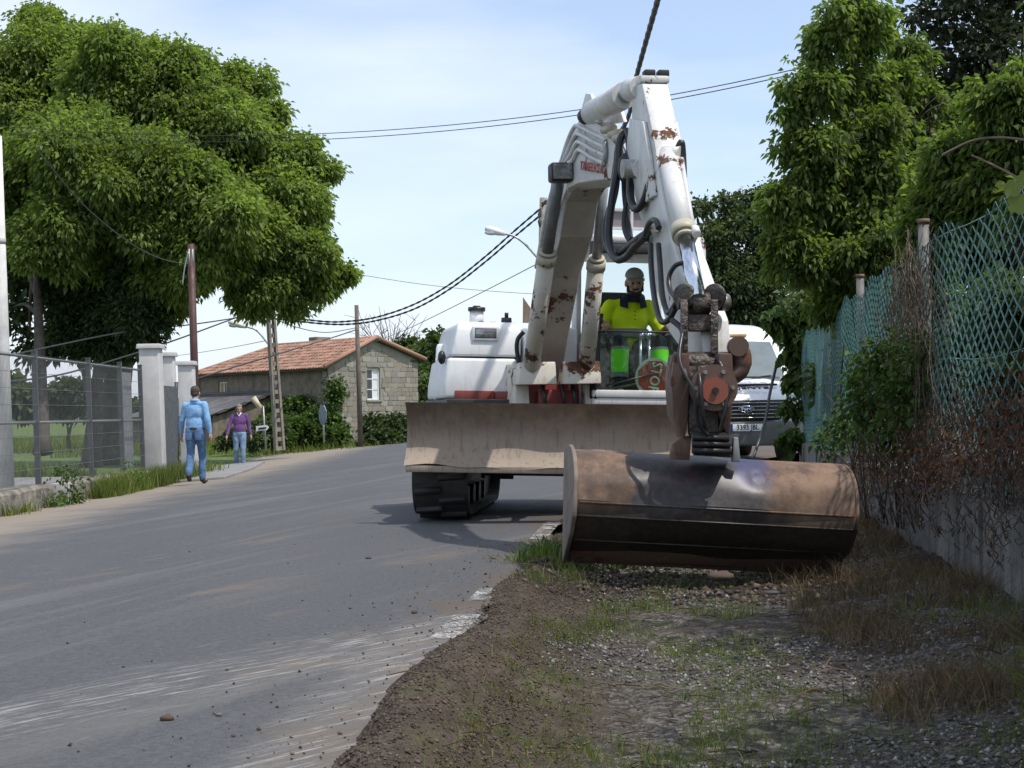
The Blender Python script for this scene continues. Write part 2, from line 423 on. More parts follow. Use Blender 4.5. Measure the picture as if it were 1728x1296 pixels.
# --- asphalt with dust, scuffs and smeared white paint
def asphalt():
    t = NT('asphalt'); x, y, z = t.sep()
    agg = t.noise(160, 4, .7); v = t.voro(95)
    col = t.ramp(agg, [(.3, (.036, .037, .040)), (.5, (.066, .068, .073)), (.72, (.115, .118, .124))])
    mid = t.noise(34, 5, .75); col = t.mix(t.mrange(mid, .35, .68, 0, .6), t.mix(.35, col, (.03, .031, .034)), t.mix(.35, col, (.20, .20, .205)))
    grit = t.voro(70, None, 'F1', 'Distance'); col = t.mix(t.mrange(grit, .16, .06, 0, .5), col, (.26, .26, .26))
    patch = t.noise(.55, 5, .6, t.coord((1.6, .5, 1)))
    col = t.mix(t.mrange(patch, .35, .7, 0, .55), col, t.mix(.5, col, (.115, .116, .120)))
    lane = t.noise(1.1, 4, .6, t.coord((.16, 1.8, 1), (0, 0, R(-66))))
    col = t.mix(t.mrange(lane, .5, .68, 0, .42), col, (.150, .143, .134))
    # fine bright scuffs, long and thin, running with the traffic
    scf = t.noise(7, 3, .6, t.coord((.35, 2.6, 1), (0, 0, R(-62))))
    col = t.mix(t.mrange(scf, .66, .75, 0, .3), col, (.33, .33, .33))
    # dust blown to the left kerb and soil near the right edge
    dn = t.noise(1.3, 6, .7)
    left = t.mrange(t.math('ADD', x, t.math('MULTIPLY', dn, 2.6)), -2.7, -4.7)
    col = t.mix(t.math('MULTIPLY', left, .66), col, (.31, .255, .19))
    eg = t.math('SUBTRACT', x, t.math('MULTIPLY_ADD', y, .095, -.83))       # distance right of the edge line
    soil_n = t.noise(2.2, 6, .7, t.coord((1, .6, 1)))
    soil = t.mrange(t.math('ADD', eg, t.math('MULTIPLY', t.math('SUBTRACT', soil_n, .5), 2.2)), -.36, .14)
    col = t.mix(t.math('MULTIPLY', soil, .85), col, (.098, .076, .058))
    mud = t.noise(.9, 6, .65, t.coord((.55, 1.5, 1), (0, 0, R(-55)), (4, 2, 0)))
    col = t.mix(t.mrange(mud, .585, .70, 0, .55), col, (.155, .118, .085))
    # white line paint dragged off by the machine, near the camera
    st = t.noise(6, 5, .7, t.coord((.42, 5.5, 1), (0, 0, R(-50)))); st2 = t.noise(22, 3, .6, t.coord((.3, 3.5, 1), (0, 0, R(-50))))
    wob = t.math('MULTIPLY', t.math('SUBTRACT', t.noise(1.6, 4), .5), .5)
    zone = t.math('MULTIPLY', t.mrange(t.math('ABSOLUTE', t.math('ADD', t.math('ADD', eg, .10), wob)), .30, .05), t.mrange(y, 6.9, 6.2))
    zone2 = t.math('MULTIPLY', t.mrange(t.math('ABSOLUTE', t.math('SUBTRACT', t.math('ADD', t.math('MULTIPLY_ADD', x, 1.387, 6.72), wob), y)), .75, .15), t.mrange(x, .0, -.35))
    sm = t.math('MULTIPLY', t.math('MAXIMUM', zone, zone2), t.mrange(t.math('ADD', t.math('MULTIPLY', st, .65), t.math('MULTIPLY', st2, .35)), .50, .62))
    col = t.mix(t.math('MULTIPLY', t.math('MAXIMUM', zone, t.math('MULTIPLY', zone2, .35)), .34), col, (.20, .18, .16))
    col = t.mix(t.math('MULTIPLY', sm, .55), col, (.44, .43, .41))
    h = t.math('ADD', t.math('ADD', t.math('MULTIPLY', v, .8), agg), t.math('MULTIPLY', mid, 1.2))
    return t.done(t.pbr(col, t.mrange(patch, .3, .7, .78, .92), 0, t.bump(h, .55, .006), .35))
MT['asphalt'] = asphalt()
def soil():
    t = NT('soil'); x, y, z = t.sep()
    n = t.noise(9, 8, .75); big = t.noise(1.1, 5, .65)
    col = t.ramp(n, [(.25, (.032, .025, .019)), (.5, (.074, .057, .043)), (.75, (.135, .108, .083))])
    eg = t.math('SUBTRACT', x, t.math('MULTIPLY_ADD', y, .095, -.83))
    gz = t.math('MULTIPLY', t.mrange(eg, .42, .85), t.mrange(big, .34, .50))
    vc = t.voro(55, None, 'F1', 'Color'); vs = t.n('ShaderNodeSeparateColor'); t.l(vc, vs.inputs[0])
    grav = t.ramp(vs.outputs[0], [(.0, (.032, .029, .025)), (.55, (.088, .081, .071)), (.9, (.155, .146, .132)), (1, (.26, .25, .23))])
    col = t.mix(t.math('MULTIPLY', gz, .85), col, grav)
    gr = t.noise(3.0, 6, .7, t.coord(loc=(5, 3, 0)))
    col = t.mix(t.mrange(gr, .52, .66, 0, .5), col, (.075, .085, .030))
    pale = t.noise(2.0, 5, .7, t.coord(loc=(1, 8, 0)))
    col = t.mix(t.mrange(pale, .55, .72, 0, .4), col, (.16, .135, .105))
    dark_band = t.mrange(t.math('ABSOLUTE', t.math('SUBTRACT', t.math('ADD', y, t.math('MULTIPLY', t.noise(2.4, 5, .7), .8)), 8.65)), .62, .34)
    col = t.mix(t.math('MULTIPLY', dark_band, .8), col, (.030, .023, .018))       # darker band of soil across the verge below the bucket
    h = t.math('ADD', n, t.math('MULTIPLY', t.voro(60), .9))
    return t.done(t.pbr(col, .93, 0, t.bump(h, .9, .02), .2))
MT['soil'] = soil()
MT['turf'] = simple('turf', (.10, .145, .040), .9, 0, .55, 1.4, .6, 12, .05, .2)
MT['paving'] = simple('paving', (.22, .215, .21), .9, 0, .3, 1.2, .4, 40, .004)

ys = np.concatenate([np.arange(1.6, 12, .05), np.arange(12, 60.1, .5)])
grid('road', lambda y: LW_(y)-np.where(y > 33, (y-33)*.9, 0)-.05, lambda y: np.minimum(E(y), 30)+.05+.07*fbm(y*2.3, 3.0, 77)+.03*fbm(y*9, 8.0, 78, 2), ys, 60, lambda x, y: road_z(x, y), MT['asphalt'])
vy = np.concatenate([np.arange(2.6, 11, .028), np.arange(11, 22, .12)])
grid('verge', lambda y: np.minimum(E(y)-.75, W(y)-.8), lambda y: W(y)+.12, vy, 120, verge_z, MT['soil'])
# wide ground: meadow on the left, everything beyond
def ground_z(x, y):
    r = -.47 + 0*x
    rd = (x > LW_(y)-1) & (x < W(y)+1) & (y < 60)
    r = np.where((x < -6.5) & (y < 62), -.43, r)
    r = np.where(rd, -.75, r)
    return r + sstep(90, 900, np.hypot(x, y))*2.0
gx = np.unique(np.concatenate([np.linspace(-900, -40, 24), np.arange(-40, 40, 1.0), np.linspace(40, 900, 24)]))
gy = np.unique(np.concatenate([np.linspace(-120, 0, 8), np.arange(0, 110, 1.0), np.linspace(110, 1800, 30)]))
GX, GY = np.meshgrid(gx, gy); GZ = ground_z(GX, GY)
i = (np.arange(len(gy)-1)[:, None]*len(gx)+np.arange(len(gx)-1)[None]).ravel()
npmesh('ground', np.stack([GX, GY, GZ], -1).reshape(-1, 3), np.stack([i, i+1, i+len(gx)+1, i+len(gx)], 1), MT['turf'], None, True, 'structure')
# paved yard strip just inside the left fence, and the stub of pavement by the gateway
yd = MB(); yd.hexa([(-13, 12, -.42), (-6.9, 12, -.42), (-6.95, 34, -.42), (-13, 34, -.42), (-13, 12, -.375), (-6.9, 12, -.375), (-6.95, 34, -.375), (-13, 34, -.375)])
yd.build('yard', MT['paving'], kind='structure')
pv = MB()
pp = [(-6.45, 28.6), (-5.35, 28.6), (-5.75, 34), (-6.6, 41), (-7.6, 41), (-6.7, 33)]
pv.poly([(x, y, float(road_z(x, y))-.03) for x, y in pp], (0, 0, .075)); pv.build('pavement', MT['paving'], bevel=.015, kind='structure')
# raised ground behind the retaining wall
def bank_z(x, y): return .40+.05*np.minimum(x-W(y), 12)+fbm(x*.8, y*.8, 31)*.12
by = np.arange(2.0, 21.6, .35)
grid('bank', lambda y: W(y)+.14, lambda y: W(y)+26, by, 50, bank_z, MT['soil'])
bk = np.arange(21.5, 90, 1.0)
grid('rising_ground', lambda y: np.maximum(W(y)+.14, E(y)*0+.25*(y-21.5)+4.6), lambda y: W(y)+60, bk, 30, lambda x, y: .4-.87*sstep(3, 0, x-W(y)-.1)+fbm(x*.3, y*.3, 31)*.2, MT['turf'])

# --- white edge line, worn through, broken where soil has been dragged over it
def linepaint():
    t = NT('line_paint'); n = t.noise(70, 6, .8); n2 = t.noise(7, 5, .7)
    a = t.mrange(t.math('ADD', t.math('MULTIPLY', n, .62), t.math('MULTIPLY', n2, .38)), .49, .56)
    tr = t.n('ShaderNodeBsdfTransparent'); p = t.pbr((.40, .39, .37), .8, 0, t.bump(n, .3, .003), .3)
    ms = t.n('ShaderNodeMixShader'); t.l(a, ms.inputs['Fac']); t.l(tr.outputs[0], ms.inputs[1]); t.l(p, ms.inputs[2]); return t.done(ms.outputs[0])
MT['line_paint'] = linepaint()
for y0, y1 in ((6.0, 6.75), (7.2, 7.75), (10.6, 12.4)):
    grid('edge_line', lambda y: E(y)-.08, lambda y: E(y)+.04, np.arange(y0, y1+.01, .1), 4, lambda x, y: road_z(x, y)+.005, MT['line_paint'])

# ================================================================== RETAINING WALL (right)
def wallmat():
    t = NT('old_concrete'); n = t.noise(2.2, 8, .7); st = t.noise(2.5, 6, .7, t.coord((3, 3, .35)))
    col = t.ramp(n, [(.3, (.11, .108, .10)), (.55, (.22, .215, .205)), (.75, (.33, .325, .31))])
    col = t.mix(t.mrange(st, .45, .68, 0, .75), col, (.055, .053, .046))
    col = t.mix(t.mrange(t.noise(5, 6, .7, t.coord(loc=(4, 1, 2))), .55, .7, 0, .6), col, (.06, .07, .03))
    return t.done(t.pbr(col, .95, 0, t.bump(t.noise(24, 7, .7), .6, .012), .25))
MT['old_concrete'] = wallmat()
wys = np.arange(3.0, 21.6, .3)
wv = []; wf = []
for k, y in enumerate(wys):
    x = float(W(y)); top = .40+.03*math.sin(y*1.7)
    wv += [(x, y, -.5), (x+.02, y, top), (x+.24, y, top+.01), (x+.24, y, -.5)]
for k in range(len(wys)-1):
    a = k*4; b = a+4
    for j in range(3): wf.append((a+j, b+j, b+j+1, a+j+1))
wm = MB(); wm.add(wv, wf); n_ = len(wv); wm.f.append((0, 1, 2, 3)); wm.f.append((n_-4, n_-3, n_-2, n_-1)); wm.sm += [False]*2
wall = thing('retaining_wall', (float(W(8)), 8, -.2), 'grey weathered concrete retaining wall under the green chain-link fence', 'wall')
wm.build('wall_face', MT['old_concrete'], wall)
# vertical pour joints
jm = MB()
for y in np.arange(4.9, 21, 2.6):
    jm = MB(); jm.box((float(W(y))+.006, y, -.02), (.02, .022, .78)); jm.build('pour_joint', MT['old_concrete'], wall)

# ================================================================== LOW WALL (left) and welded mesh fence
lw = thing('low_wall', (-6.62, 22, -.4), 'low crumbling concrete wall carrying the grey mesh fence on the left', 'wall')
lm = MB(); lv = []; lf = []
lys = np.arange(14, 28.6, .25)
for y in lys:
    x = float(LW_(y)); j = float(fbm(y*2.1, 1.0, 41)*.045); tp = -.045+float(fbm(y*1.3, 5.0, 42))*.05-.004*(y-20)
    lv += [(x+.06+j, y, -.6), (x+.03+j*.7, y, tp-.05), (x-.02+j, y, tp), (x-.24, y, tp+.01), (x-.26, y, -.6)]
for k in range(len(lys)-1):
    for q in range(4): lf.append((k*5+q, k*5+5+q, k*5+6+q, k*5+1+q))
lm.add(lv, lf); lm.f.append((0, 1, 2, 3, 4)); lm.f.append(tuple(len(lv)-5+q for q in range(5))); lm.sm += [False]*2
MT['crumbly'] = simple('crumbly', (.23, .21, .175), .95, 0, .65, 3.2, .9, 14, .03, .2)
lm.build('wall_body', MT['crumbly'], lw)
pil = MB(); pil.box((-6.56, 22.3, -.24), (.2, .42, .42)); pil.build('buttress', MT['concrete'], lw, bevel=.02)

MT['rail_grey'] = simple('rail_grey', (.20, .205, .21), .6, .1, .2, 6)
MT['fence_wire'] = simple('fence_wire', (.17, .18, .18), .6, .1, .2, 6)
FY = [19.0, 21.9, 24.8, 26.9, 28.45]           # post positions along the fence
FT, FB = 1.80, -.06
lf_ = thing('mesh_fence', (-6.66, 22, -.1), 'grey welded mesh fence on the low wall beside the road', 'fence')
def lfp(y, z, dx=0): return Vector((float(LW_(y))-.10+dx-(z+.1)*.022, y, z))
for y in FY:
    pm = MB(); a = lfp(y, FB-.1); b = lfp(y, FT+.05)
    pm.hexa([a+Vector(q) for q in ((-.035, -.035, 0), (.035, -.035, 0), (.035, .035, 0), (-.035, .035, 0))]+[b+Vector(q) for q in ((-.035, -.035, 0), (.035, -.035, 0), (.035, .035, 0), (-.035, .035, 0))])
    pm.box(b+Vector((0, 0, .012)), (.078, .078, .02))
    pm.build('post', MT['dark_grey_paint'], lf_)
for k in range(len(FY)-1):
    y0, y1 = FY[k]+.045, FY[k+1]-.045
    for z in (FT-.03, FT*.47):
        rm = MB(); a = lfp(y0, z, -.0); b = lfp(y1, z, -.0)
        rm.tube([a, b], .019, 4); rm.build('rail', MT['rail_grey'], lf_)
    sm_ = MB(); n = int((y1-y0)/.055)
    for q in range(n+1):
        y = y0+(y1-y0)*q/n; sm_.tube([lfp(y, FB, .045), lfp(y, FT, .045)], .0025, 3, False)
    for q in range(9):
        z = FB+.03+(FT-FB-.06)*q/8; sm_.tube([lfp(y0, z, .05), lfp(y1, z, .05)], .0036, 3, False)
    sm_.build('mesh_panel', MT['fence_wire'], lf_, recalc=False)

# gate pillars and the grey leaf between them
def pillar(px0, px1, ptop, d, label):
    a = at(px0, 700, d); b = at(px1, 700, d); w = b.x-a.x; x = (a.x+b.x)/2; zt = at((px0+px1)/2, ptop, d).z
    t = thing('gate_pillar', (x, d, -.4), label, 'gate pillar', 'gate pillars beside the mesh fence')
    q = MB(); le = Vector((-.05, 0, 0))
    z1 = zt-.09
    q.hexa([(x-w/2+.03, d, -.45), (x+w/2+.03, d, -.45), (x+w/2+.03, d+w, -.45), (x-w/2+.03, d+w, -.45), (x-w/2-.03, d, z1), (x+w/2-.03, d, z1), (x+w/2-.03, d+w, z1), (x-w/2-.03, d+w, z1)])
    q.build('shaft', MT['pillar'], t, bevel=.012)
    c = MB(); c.box((x-.03, d+w/2, zt-.045), (w+.09, w+.09, .09), None, .94); c.build('cap', MT['pillar'], t, bevel=.012)
MT['pillar'] = simple('pillar', (.47, .46, .445), .9, 0, .22, 2.0, .35, 40, .004)
pillar(238, 271, 580, 28.75, 'tallest nearest pale concrete gate pillar at the end of the mesh fence')
pillar(272, 295, 594, 31.0, 'middle pale concrete gate pillar, half hidden behind the nearest pillar')
pillar(303, 328, 609, 32.6, 'farthest and shortest pale concrete gate pillar, beside the brown pole')
gt = thing('metal_gate', (-6.9, 30.2, -.4), 'dark grey sheet metal gate leaf standing between the pale pillars', 'gate')
g = MB(); g.hexa([(-6.72, 29.25, -.3), (-6.66, 29.25, -.3), (-6.72, 30.95, -.3), (-6.78, 30.95, -.3), (-6.72, 29.25, 1.5), (-6.66, 29.25, 1.5), (-6.72, 30.95, 1.5), (-6.78, 30.95, 1.5)])
g.build('sheet', MT['dark_grey_paint'], gt)
for p, q in (((-6.66, 29.22, -.34), (-6.66, 29.22, 1.6)), ((-6.74, 30.93, -.34), (-6.74, 30.93, 1.6))):
    g = MB(); g.tube([p, q], .04, 4); g.build('gate_stile', MT['dark_grey_paint'], gt)
g2 = thing('grey_sheet', (-6.95, 28.2, -.1), 'grey sheet panel behind the last bay of the mesh fence', 'panel')
g = MB(); a = lfp(27.55, 0, -.16); b = lfp(28.4, 0, -.16)
g.hexa([a+Vector((0, 0, 0)), b, b+Vector((-.03, 0, 0)), a+Vector((-.03, 0, 0)), a+Vector((-.03, 0, 1.72)), b+Vector((-.03, 0, 1.72)), b+Vector((-.06, 0, 1.72)), a+Vector((-.06, 0, 1.72))])
g.build('sheet', MT['galv'], g2)
# ================================================================== EXCAVATOR
XC = Vector((.40, 13.75, 0.0))
exc = thing('excavator', (XC.x, XC.y, -.05), 'white worn tracked excavator with a brown dozer blade, raised boom and wide rusty bucket', 'excavator')
LF = Frame((XC.x, XC.y, -.01), R(-5), R(1.6))           # undercarriage
UF = Frame((XC.x, XC.y, 0.0), R(9), R(1.6))             # turned upper works
BF = Frame((.35, 12.9, 0.0), R(10), R(0.0))             # boom plane
MT['blade'] = None
def blademat():
    t = NT('blade_steel'); x, y, z = t.sep(); n = t.noise(3.5, 8, .7); n2 = t.noise(18, 6, .7)
    col = t.ramp(n, [(.3, (.125, .09, .068)), (.52, (.21, .155, .115)), (.72, (.31, .235, .175))])
    lit_dust = t.mrange(t.math('ADD', z, t.math('MULTIPLY', t.math('SUBTRACT', t.noise(2.3, 6, .7), .5), .28)), .90, .68)
    col = t.mix(t.math('MULTIPLY', lit_dust, .85), col, (.31, .255, .20))  # paler lower blade: sun on its upturned curve painted in with the dust
    st = t.noise(3, 6, .7, t.coord((9, 9, .7)))
    col = t.mix(t.mrange(st, .5, .7, 0, .5), col, (.10, .072, .055))
    col = t.mix(t.mrange(n2, .62, .72, 0, .7), col, (.24, .10, .05))
    return t.done(t.pbr(col, .72, .15, t.bump(t.noise(45, 6, .7), .4, .006), .4))
MT['blade'] = blademat()
def bucketmat():
    t = NT('bucket_steel'); x, y, z = t.sep(); n = t.noise(5, 8, .7); n2 = t.noise(30, 5, .7)
    col = t.ramp(n, [(.3, (.050, .033, .026)), (.46, (.105, .066, .045)), (.58, (.185, .112, .070)), (.8, (.23, .17, .125))])
    # soot black wear and oil in the middle, remains of blue paint beside it
    bx = t.math('ADD', x, t.math('MULTIPLY', t.math('SUBTRACT', t.noise(6, 7, .7), .5), .30))
    blk = t.math('MULTIPLY', t.mrange(bx, -.50, -.43), t.mrange(bx, .36, .25))
    col = t.mix(t.math('MULTIPLY', blk, .93), col, t.ramp(n2, [(.35, (.018, .017, .018)), (.7, (.055, .052, .055))]))
    blu = t.math('MULTIPLY', t.mrange(bx, .10, .18), t.mrange(bx, .40, .26))
    blu = t.math('MULTIPLY', blu, t.mrange(z, .02, .10))
    col = t.mix(t.math('MULTIPLY', blu, .7), col, (.045, .05, .14))
    mar = t.mrange(t.noise(8, 6, .7, t.coord(loc=(2, 5, 1))), .55, .62, 0, .6)
    col = t.mix(t.math('MULTIPLY', mar, t.mrange(z, .02, .12)), col, (.075, .035, .035))
    dk = t.mrange(t.math('ADD', z, t.math('MULTIPLY', t.math('ADD', t.noise(4, 4), t.math('MULTIPLY', x, .75)), .1)), .01, -.08)      # shade of the down-facing lower shell, painted into the colour
    col = t.mix(t.math('MULTIPLY', dk, .90), col, t.ramp(n2, [(.35, (.014, .012, .010)), (.7, (.045, .034, .026))]))
    rg = t.mix(blk, (.75, .75, .75), (.44, .44, .44))
    return t.done(t.pbr(col, rg, 0, t.bump(n2, .3, .003), .5))
MT['bucket'] = bucketmat()

# ---- undercarriage
um = MB(); um.fbox(LF, (-.62, .62), (-.75, .75), (.34, .72)); um.build('track_frame_centre', MT['black_metal'], exc, bevel=.03)
um = MB(); um.tube([LF(0, 0, .70), LF(0, 0, .90)], .52, 32); um.build('swing_ring', MT['black_metal'], exc)
TR, TH = .33, 1.10
def loop_pt(u):
    """point and heading along the track loop, u in 0..1: (forward, up, angle of outward normal)"""
    L = 2*TH; A = math.pi*TR; P = 2*L+2*A; s = (u % 1)*P
    if s < L: return (-TH+s, 2*TR, math.pi/2)
    s -= L
    if s < A: a = math.pi/2-s/TR; return (TH+TR*math.cos(a), TR+TR*math.sin(a), a)
    s -= A
    if s < L: return (TH-s, 0, -math.pi/2)
    s -= L; a = -math.pi/2-s/TR; return (-TH+TR*math.cos(a), TR+TR*math.sin(a), a)
lug_me = None
for side in (-1, 1):
    c = side*.885
    tm = MB(); N = 84; inn = []; ou = []
    vs = []
    for k in range(N):
        f, u, a = loop_pt(k/N)
        for w, o in ((-.225, .0), (.225, .0), (.225, -.045), (-.225, -.045)):
            vs.append(LF(c+w, f+math.cos(a)*o, u+.03+math.sin(a)*o))
    fs = [(k*4+q, k*4+(q+1) % 4, ((k+1) % N)*4+(q+1) % 4, ((k+1) % N)*4+q) for k in range(N) for q in range(4)]
    tm.add(vs, fs); tr = tm.build('track', MT['track_rubber'] if 'track_rubber' in MT else MT['black_rubber'], exc)
    M_ = 32
    for k in range(M_):
        for h in (-1, 1):
            f, u, a = loop_pt((k+(.5 if h > 0 else 0))/M_)
            T = -LF.F*math.sin(a)*-1 + LF.U*-math.cos(a)    # tangent
            nrm = LF.F*math.cos(a)+LF.U*math.sin(a)
            if lug_me is None:
                q = MB(); p = []
                for z, kk in ((-.01, 1.0), (.034, .62)):
                    p += [(-.115, -.034*kk, z), (.10, -.034*kk+.02, z), (.10, .034*kk+.02, z), (-.115, .034*kk, z)]
                q.hexa([Vector(v) for v in p]); lug_me = q.mesh('lug', MT['black_rubber'], bevel=.006, seg=1)
            o = bpy.data.objects.new('lug', lug_me); COL.objects.link(o); o.parent = tr
            X = LF.R*h; Y = nrm.cross(X)
            mm = Matrix.Identity(4)
            pos = LF(c+h*.105, f, u+.03) - origin_of(tr)
            for r_ in range(3):
                mm[r_][0] = X[r_]; mm[r_][1] = Y[r_]; mm[r_][2] = nrm[r_]; mm[r_][3] = pos[r_]
            o.matrix_local = mm
    fm = MB(); fm.fbox(LF, (c-.10, c+.10), (-TH+.12, TH-.12), (.20, .52)); fm.build('track_beam', MT['black_metal'], exc, bevel=.03)
    for f in (-TH, TH):
        w = MB(); w.disc_axis(LF(c, f, TR+.03), LF.R, TR-.045, .26, 28); w.disc_axis(LF(c, f, TR+.03), LF.R, .10, .36, 16); w.build('idler_wheel', MT['black_metal'], exc)
    for f in (-.66, -.22, .22, .66):
        w = MB(); w.disc_axis(LF(c, f, .15), LF.R, .10, .30, 16); w.build('roller', MT['black_metal'], exc)
# ---- dozer blade
prof = [(1.66, .985), (1.60, .93), (1.56, .84), (1.545, .74), (1.56, .64), (1.60, .555), (1.665, .50), (1.70, .475)]
bw = MB(); n = len(prof); NX = 26
vs = []
for k in range(NX+1):
    l = -1.135+2.27*k/NX
    j = .010*math.sin(l*5.1)+.008*math.sin(l*13+1)-.012*l
    for i_, (f, u) in enumerate(prof): vs.append(LF(l, f+.006*math.sin(l*9+i_), u-.035+(j if i_ >= n-2 else 0)))
    for i_, (f, u) in reversed(list(enumerate(prof))): vs.append(LF(l, f-.045, u-.035+(j if i_ >= n-2 else 0)))
m2 = 2*n
fs = [(k*m2+q, k*m2+(q+1) % m2, (k+1)*m2+(q+1) % m2, (k+1)*m2+q) for k in range(NX) for q in range(m2)]
fs += [tuple(range(m2)), tuple(NX*m2+q for q in reversed(range(m2)))]
bw.add(vs, fs); bl = bw.build('dozer_blade', MT['blade'], exc)
for p in bl.data.polygons: p.use_smooth = True
bl.data.set_sharp_from_angle(angle=R(40))
ce = MB(); ce.fbox(LF, (-1.12, 1.12), (1.655, 1.695), (.40, .452)); ce.build('cutting_edge', MT['blade'], bl, bevel=.006)
for l in (-.42, .42):
    q = MB(); q.hexa([LF(l-.06, .55, .30), LF(l+.06, .55, .30), LF(l+.06, 1.50, .48), LF(l-.06, 1.50, .48), LF(l-.06, .55, .48), LF(l+.06, .55, .48), LF(l+.06, 1.49, .68), LF(l-.06, 1.49, .68)])
    q.build('blade_arm', MT['black_metal'], exc, bevel=.012)
q = MB(); q.tube([LF(0, .6, .62), LF(0, 1.2, .66)], .055, 12); q.tube([LF(0, 1.2, .66), LF(0, 1.49, .66)], .032, 12); q.build('blade_cylinder', MT['black_metal'], exc)

# ---- upper works
q = MB(); q.fbox(UF, (-1.10, 1.05), (-1.2, .72), (.86, .97)); q.build('deck', MT['black_metal'], exc, bevel=.02)
q = MB()       # rear counterweight, rounded in plan
rp = [(-1.10, -.35)]+[(1.10*math.sin(R(a)), -.35-1.05*math.cos(R(a))) for a in range(-90, 91, 12)]+[(1.10, -.35)]
vs = [UF(l, f, .96) for l, f in rp]+[UF(l*.98, f*.98-.01, 1.48) for l, f in rp]; k = len(rp)
q.add(vs, [tuple(range(k)), tuple(reversed(range(k, 2*k)))]+[(i, i+k, (i+1) % k+k, (i+1) % k) for i in range(k)]); q.build('counterweight', MT['white_clean'], exc, bevel=.03)
# engine / tank cover on the image left: lower body and tapering upper hood
def loft(name, secs, mat, parent, bevel=.05, seg=4):
    q = MB(); k = len(secs[0]); vs = [p for s in secs for p in s]
    fs = [(i*k+j, i*k+(j+1) % k, (i+1)*k+(j+1) % k, (i+1)*k+j) for i in range(len(secs)-1) for j in range(k)]
    fs += [tuple(reversed(range(k))), tuple((len(secs)-1)*k+j for j in range(k))]
    q.add(vs, fs); return q.build(name, mat, parent, bevel=bevel, seg=seg)
def rect(l0, l1, f0, f1, u): return [UF(l0, f0, u), UF(l1, f0, u), UF(l1, f1, u), UF(l0, f1, u)]
MT['hood'] = MT['white_clean']
loft('side_cover', [rect(-1.10, -.46, -.9, .43, .975), rect(-1.095, -.46, -.9, .43, 1.10), rect(-1.06, -.46, -.9, .42, 1.325)], MT['white_clean'], exc, .03, 3)
loft('engine_hood', [rect(-1.035, -.425, -.9, .41, 1.34), rect(-.985, -.42, -.9, .385, 1.56), rect(-.97, -.43, -.88, .355, 1.615), rect(-.94, -.45, -.86, .26, 1.645)], MT['white_clean'], exc, .025, 3)
# work lamp let into the hood
hl = MB(); hl.fbox(UF, (-.85, -.62), (.345, .415), (1.475, 1.60)); hl = hl.build('hood_lamp', MT['white_clean'], exc, bevel=.012)
q = MB(); q.fbox(UF, (-.825, -.645), (.40, .419), (1.50, 1.577)); q.build('lamp_glass', MT['lamp_glass'], hl, bevel=.006)
q = MB(); q.fbox(UF, (-.83, -.64), (.395, .4165), (1.495, 1.583)); q.build('lamp_bezel', MT['black'], hl, bevel=.004)
# air intake and filler on the hood
q = MB(); q.cyl(UF(-.76, .0, 1.62), UF(-.76, .0, 1.76), .062, .062, 20); st_ = q.build('air_intake', MT['white_clean'], exc)
q = MB(); q.cyl(UF(-.76, .0, 1.755), UF(-.76, .0, 1.79), .077, .077, 20); q.cyl(UF(-.76, .0, 1.79), UF(-.76, .0, 1.805), .04, .03, 16); q.build('intake_cap', MT['black'], st_)
q = MB(); q.cyl(UF(-.50, .05, 1.63), UF(-.50, .05, 1.70), .05, .045, 16); q.cyl(UF(-.50, .05, 1.70), UF(-.50, .05, 1.745), .018, .018, 10); q.build('filler_cap', MT['black'], exc)
for l in (-.72, -.62):
    q = MB(); q.cyl(UF(l, .05, 1.64), UF(l, .05, 1.66), .035, .03, 12); q.build('hood_latch', MT['black'], exc)
# centre body behind the boom foot
loft('centre_cover', [rect(-.40, .06, -.8, .50, .98), rect(-.40, .06, -.8, .48, 1.60)], MT['white_clean'], exc, .03)
q = MB(); q.poly([UF(-.40, .35, 1.64), UF(-.24, .35, 1.64), UF(-.40, .35, 1.86)], UF.F*-.02); q.build('rusty_flap', MT['blade'], exc)
q = MB(); q.fbox(UF, (-.405, -.385), (.50, .52), (1.20, 1.36)); q.build('vent_slot', MT['black'], exc)
# red lower strips
q = MB(); q.fbox(UF, (-1.0, -.66), (.40, .455), (.955, 1.045)); q.build('red_strip', MT['red_paint'], exc, bevel=.008)
q = MB(); q.fbox(UF, (-.66, -.30), (.44, .60), (.955, 1.04)); q.build('red_tray', MT['red_paint'], exc, bevel=.008)
q = MB(); q.ell(UF(-1.10, .30, 1.33), (.035, .05, .06)); q.build('side_marker', MT['black'], exc)

# ---- cab
cab = thing('cab', (0, 0, 0), None, None); cab.parent = exc; cab.location = UF(.58, .2, 1.0)-origin_of(exc)
L0, L1, C0, C1, Z0, Z1 = .08, 1.05, -.60, 1.00, .93, 2.30
MT['cab_glass'] = glass('cab_glass', (.95, .975, .965), .015, .01)
MT['green_glass'] = glass('green_glass', (.80, .91, .86), .03, .03)
MT['cab_dark'] = simple('cab_dark', (.03, .03, .032), .7)
q = MB(); q.fbox(UF, (L0, L1), (C0, C1), (Z0, Z0+.06)); q.build('cab_floor', MT['white_paint'], cab, bevel=.012)
q = MB(); q.fbox(UF, (L0, L1), (C1-.05, C1+.012), (Z0+.061, Z0+.125)); q.build('front_sill', MT['white_paint'], cab, bevel=.012)
def post(a, b, w, mat, name='cab_post', w2=None):
    q = MB(); q.tube([a, b], w, 4, True, False); return q.build(name, mat, cab, bevel=.008)
for l, mt in ((L0+.03, MT['black']), (L1-.03, MT['white_paint'])):
    post(UF(l, C1-.03, Z0+.05), UF(l, C1-.08, Z1), .048, mt)                # front
    post(UF(l, .15, Z0+.05), UF(l, .15, Z1), .045, MT['white_paint'])         # middle
    post(UF(l, C0+.04, Z0+.05), UF(l, C0+.04, Z1), .05, MT['white_paint'])    # rear
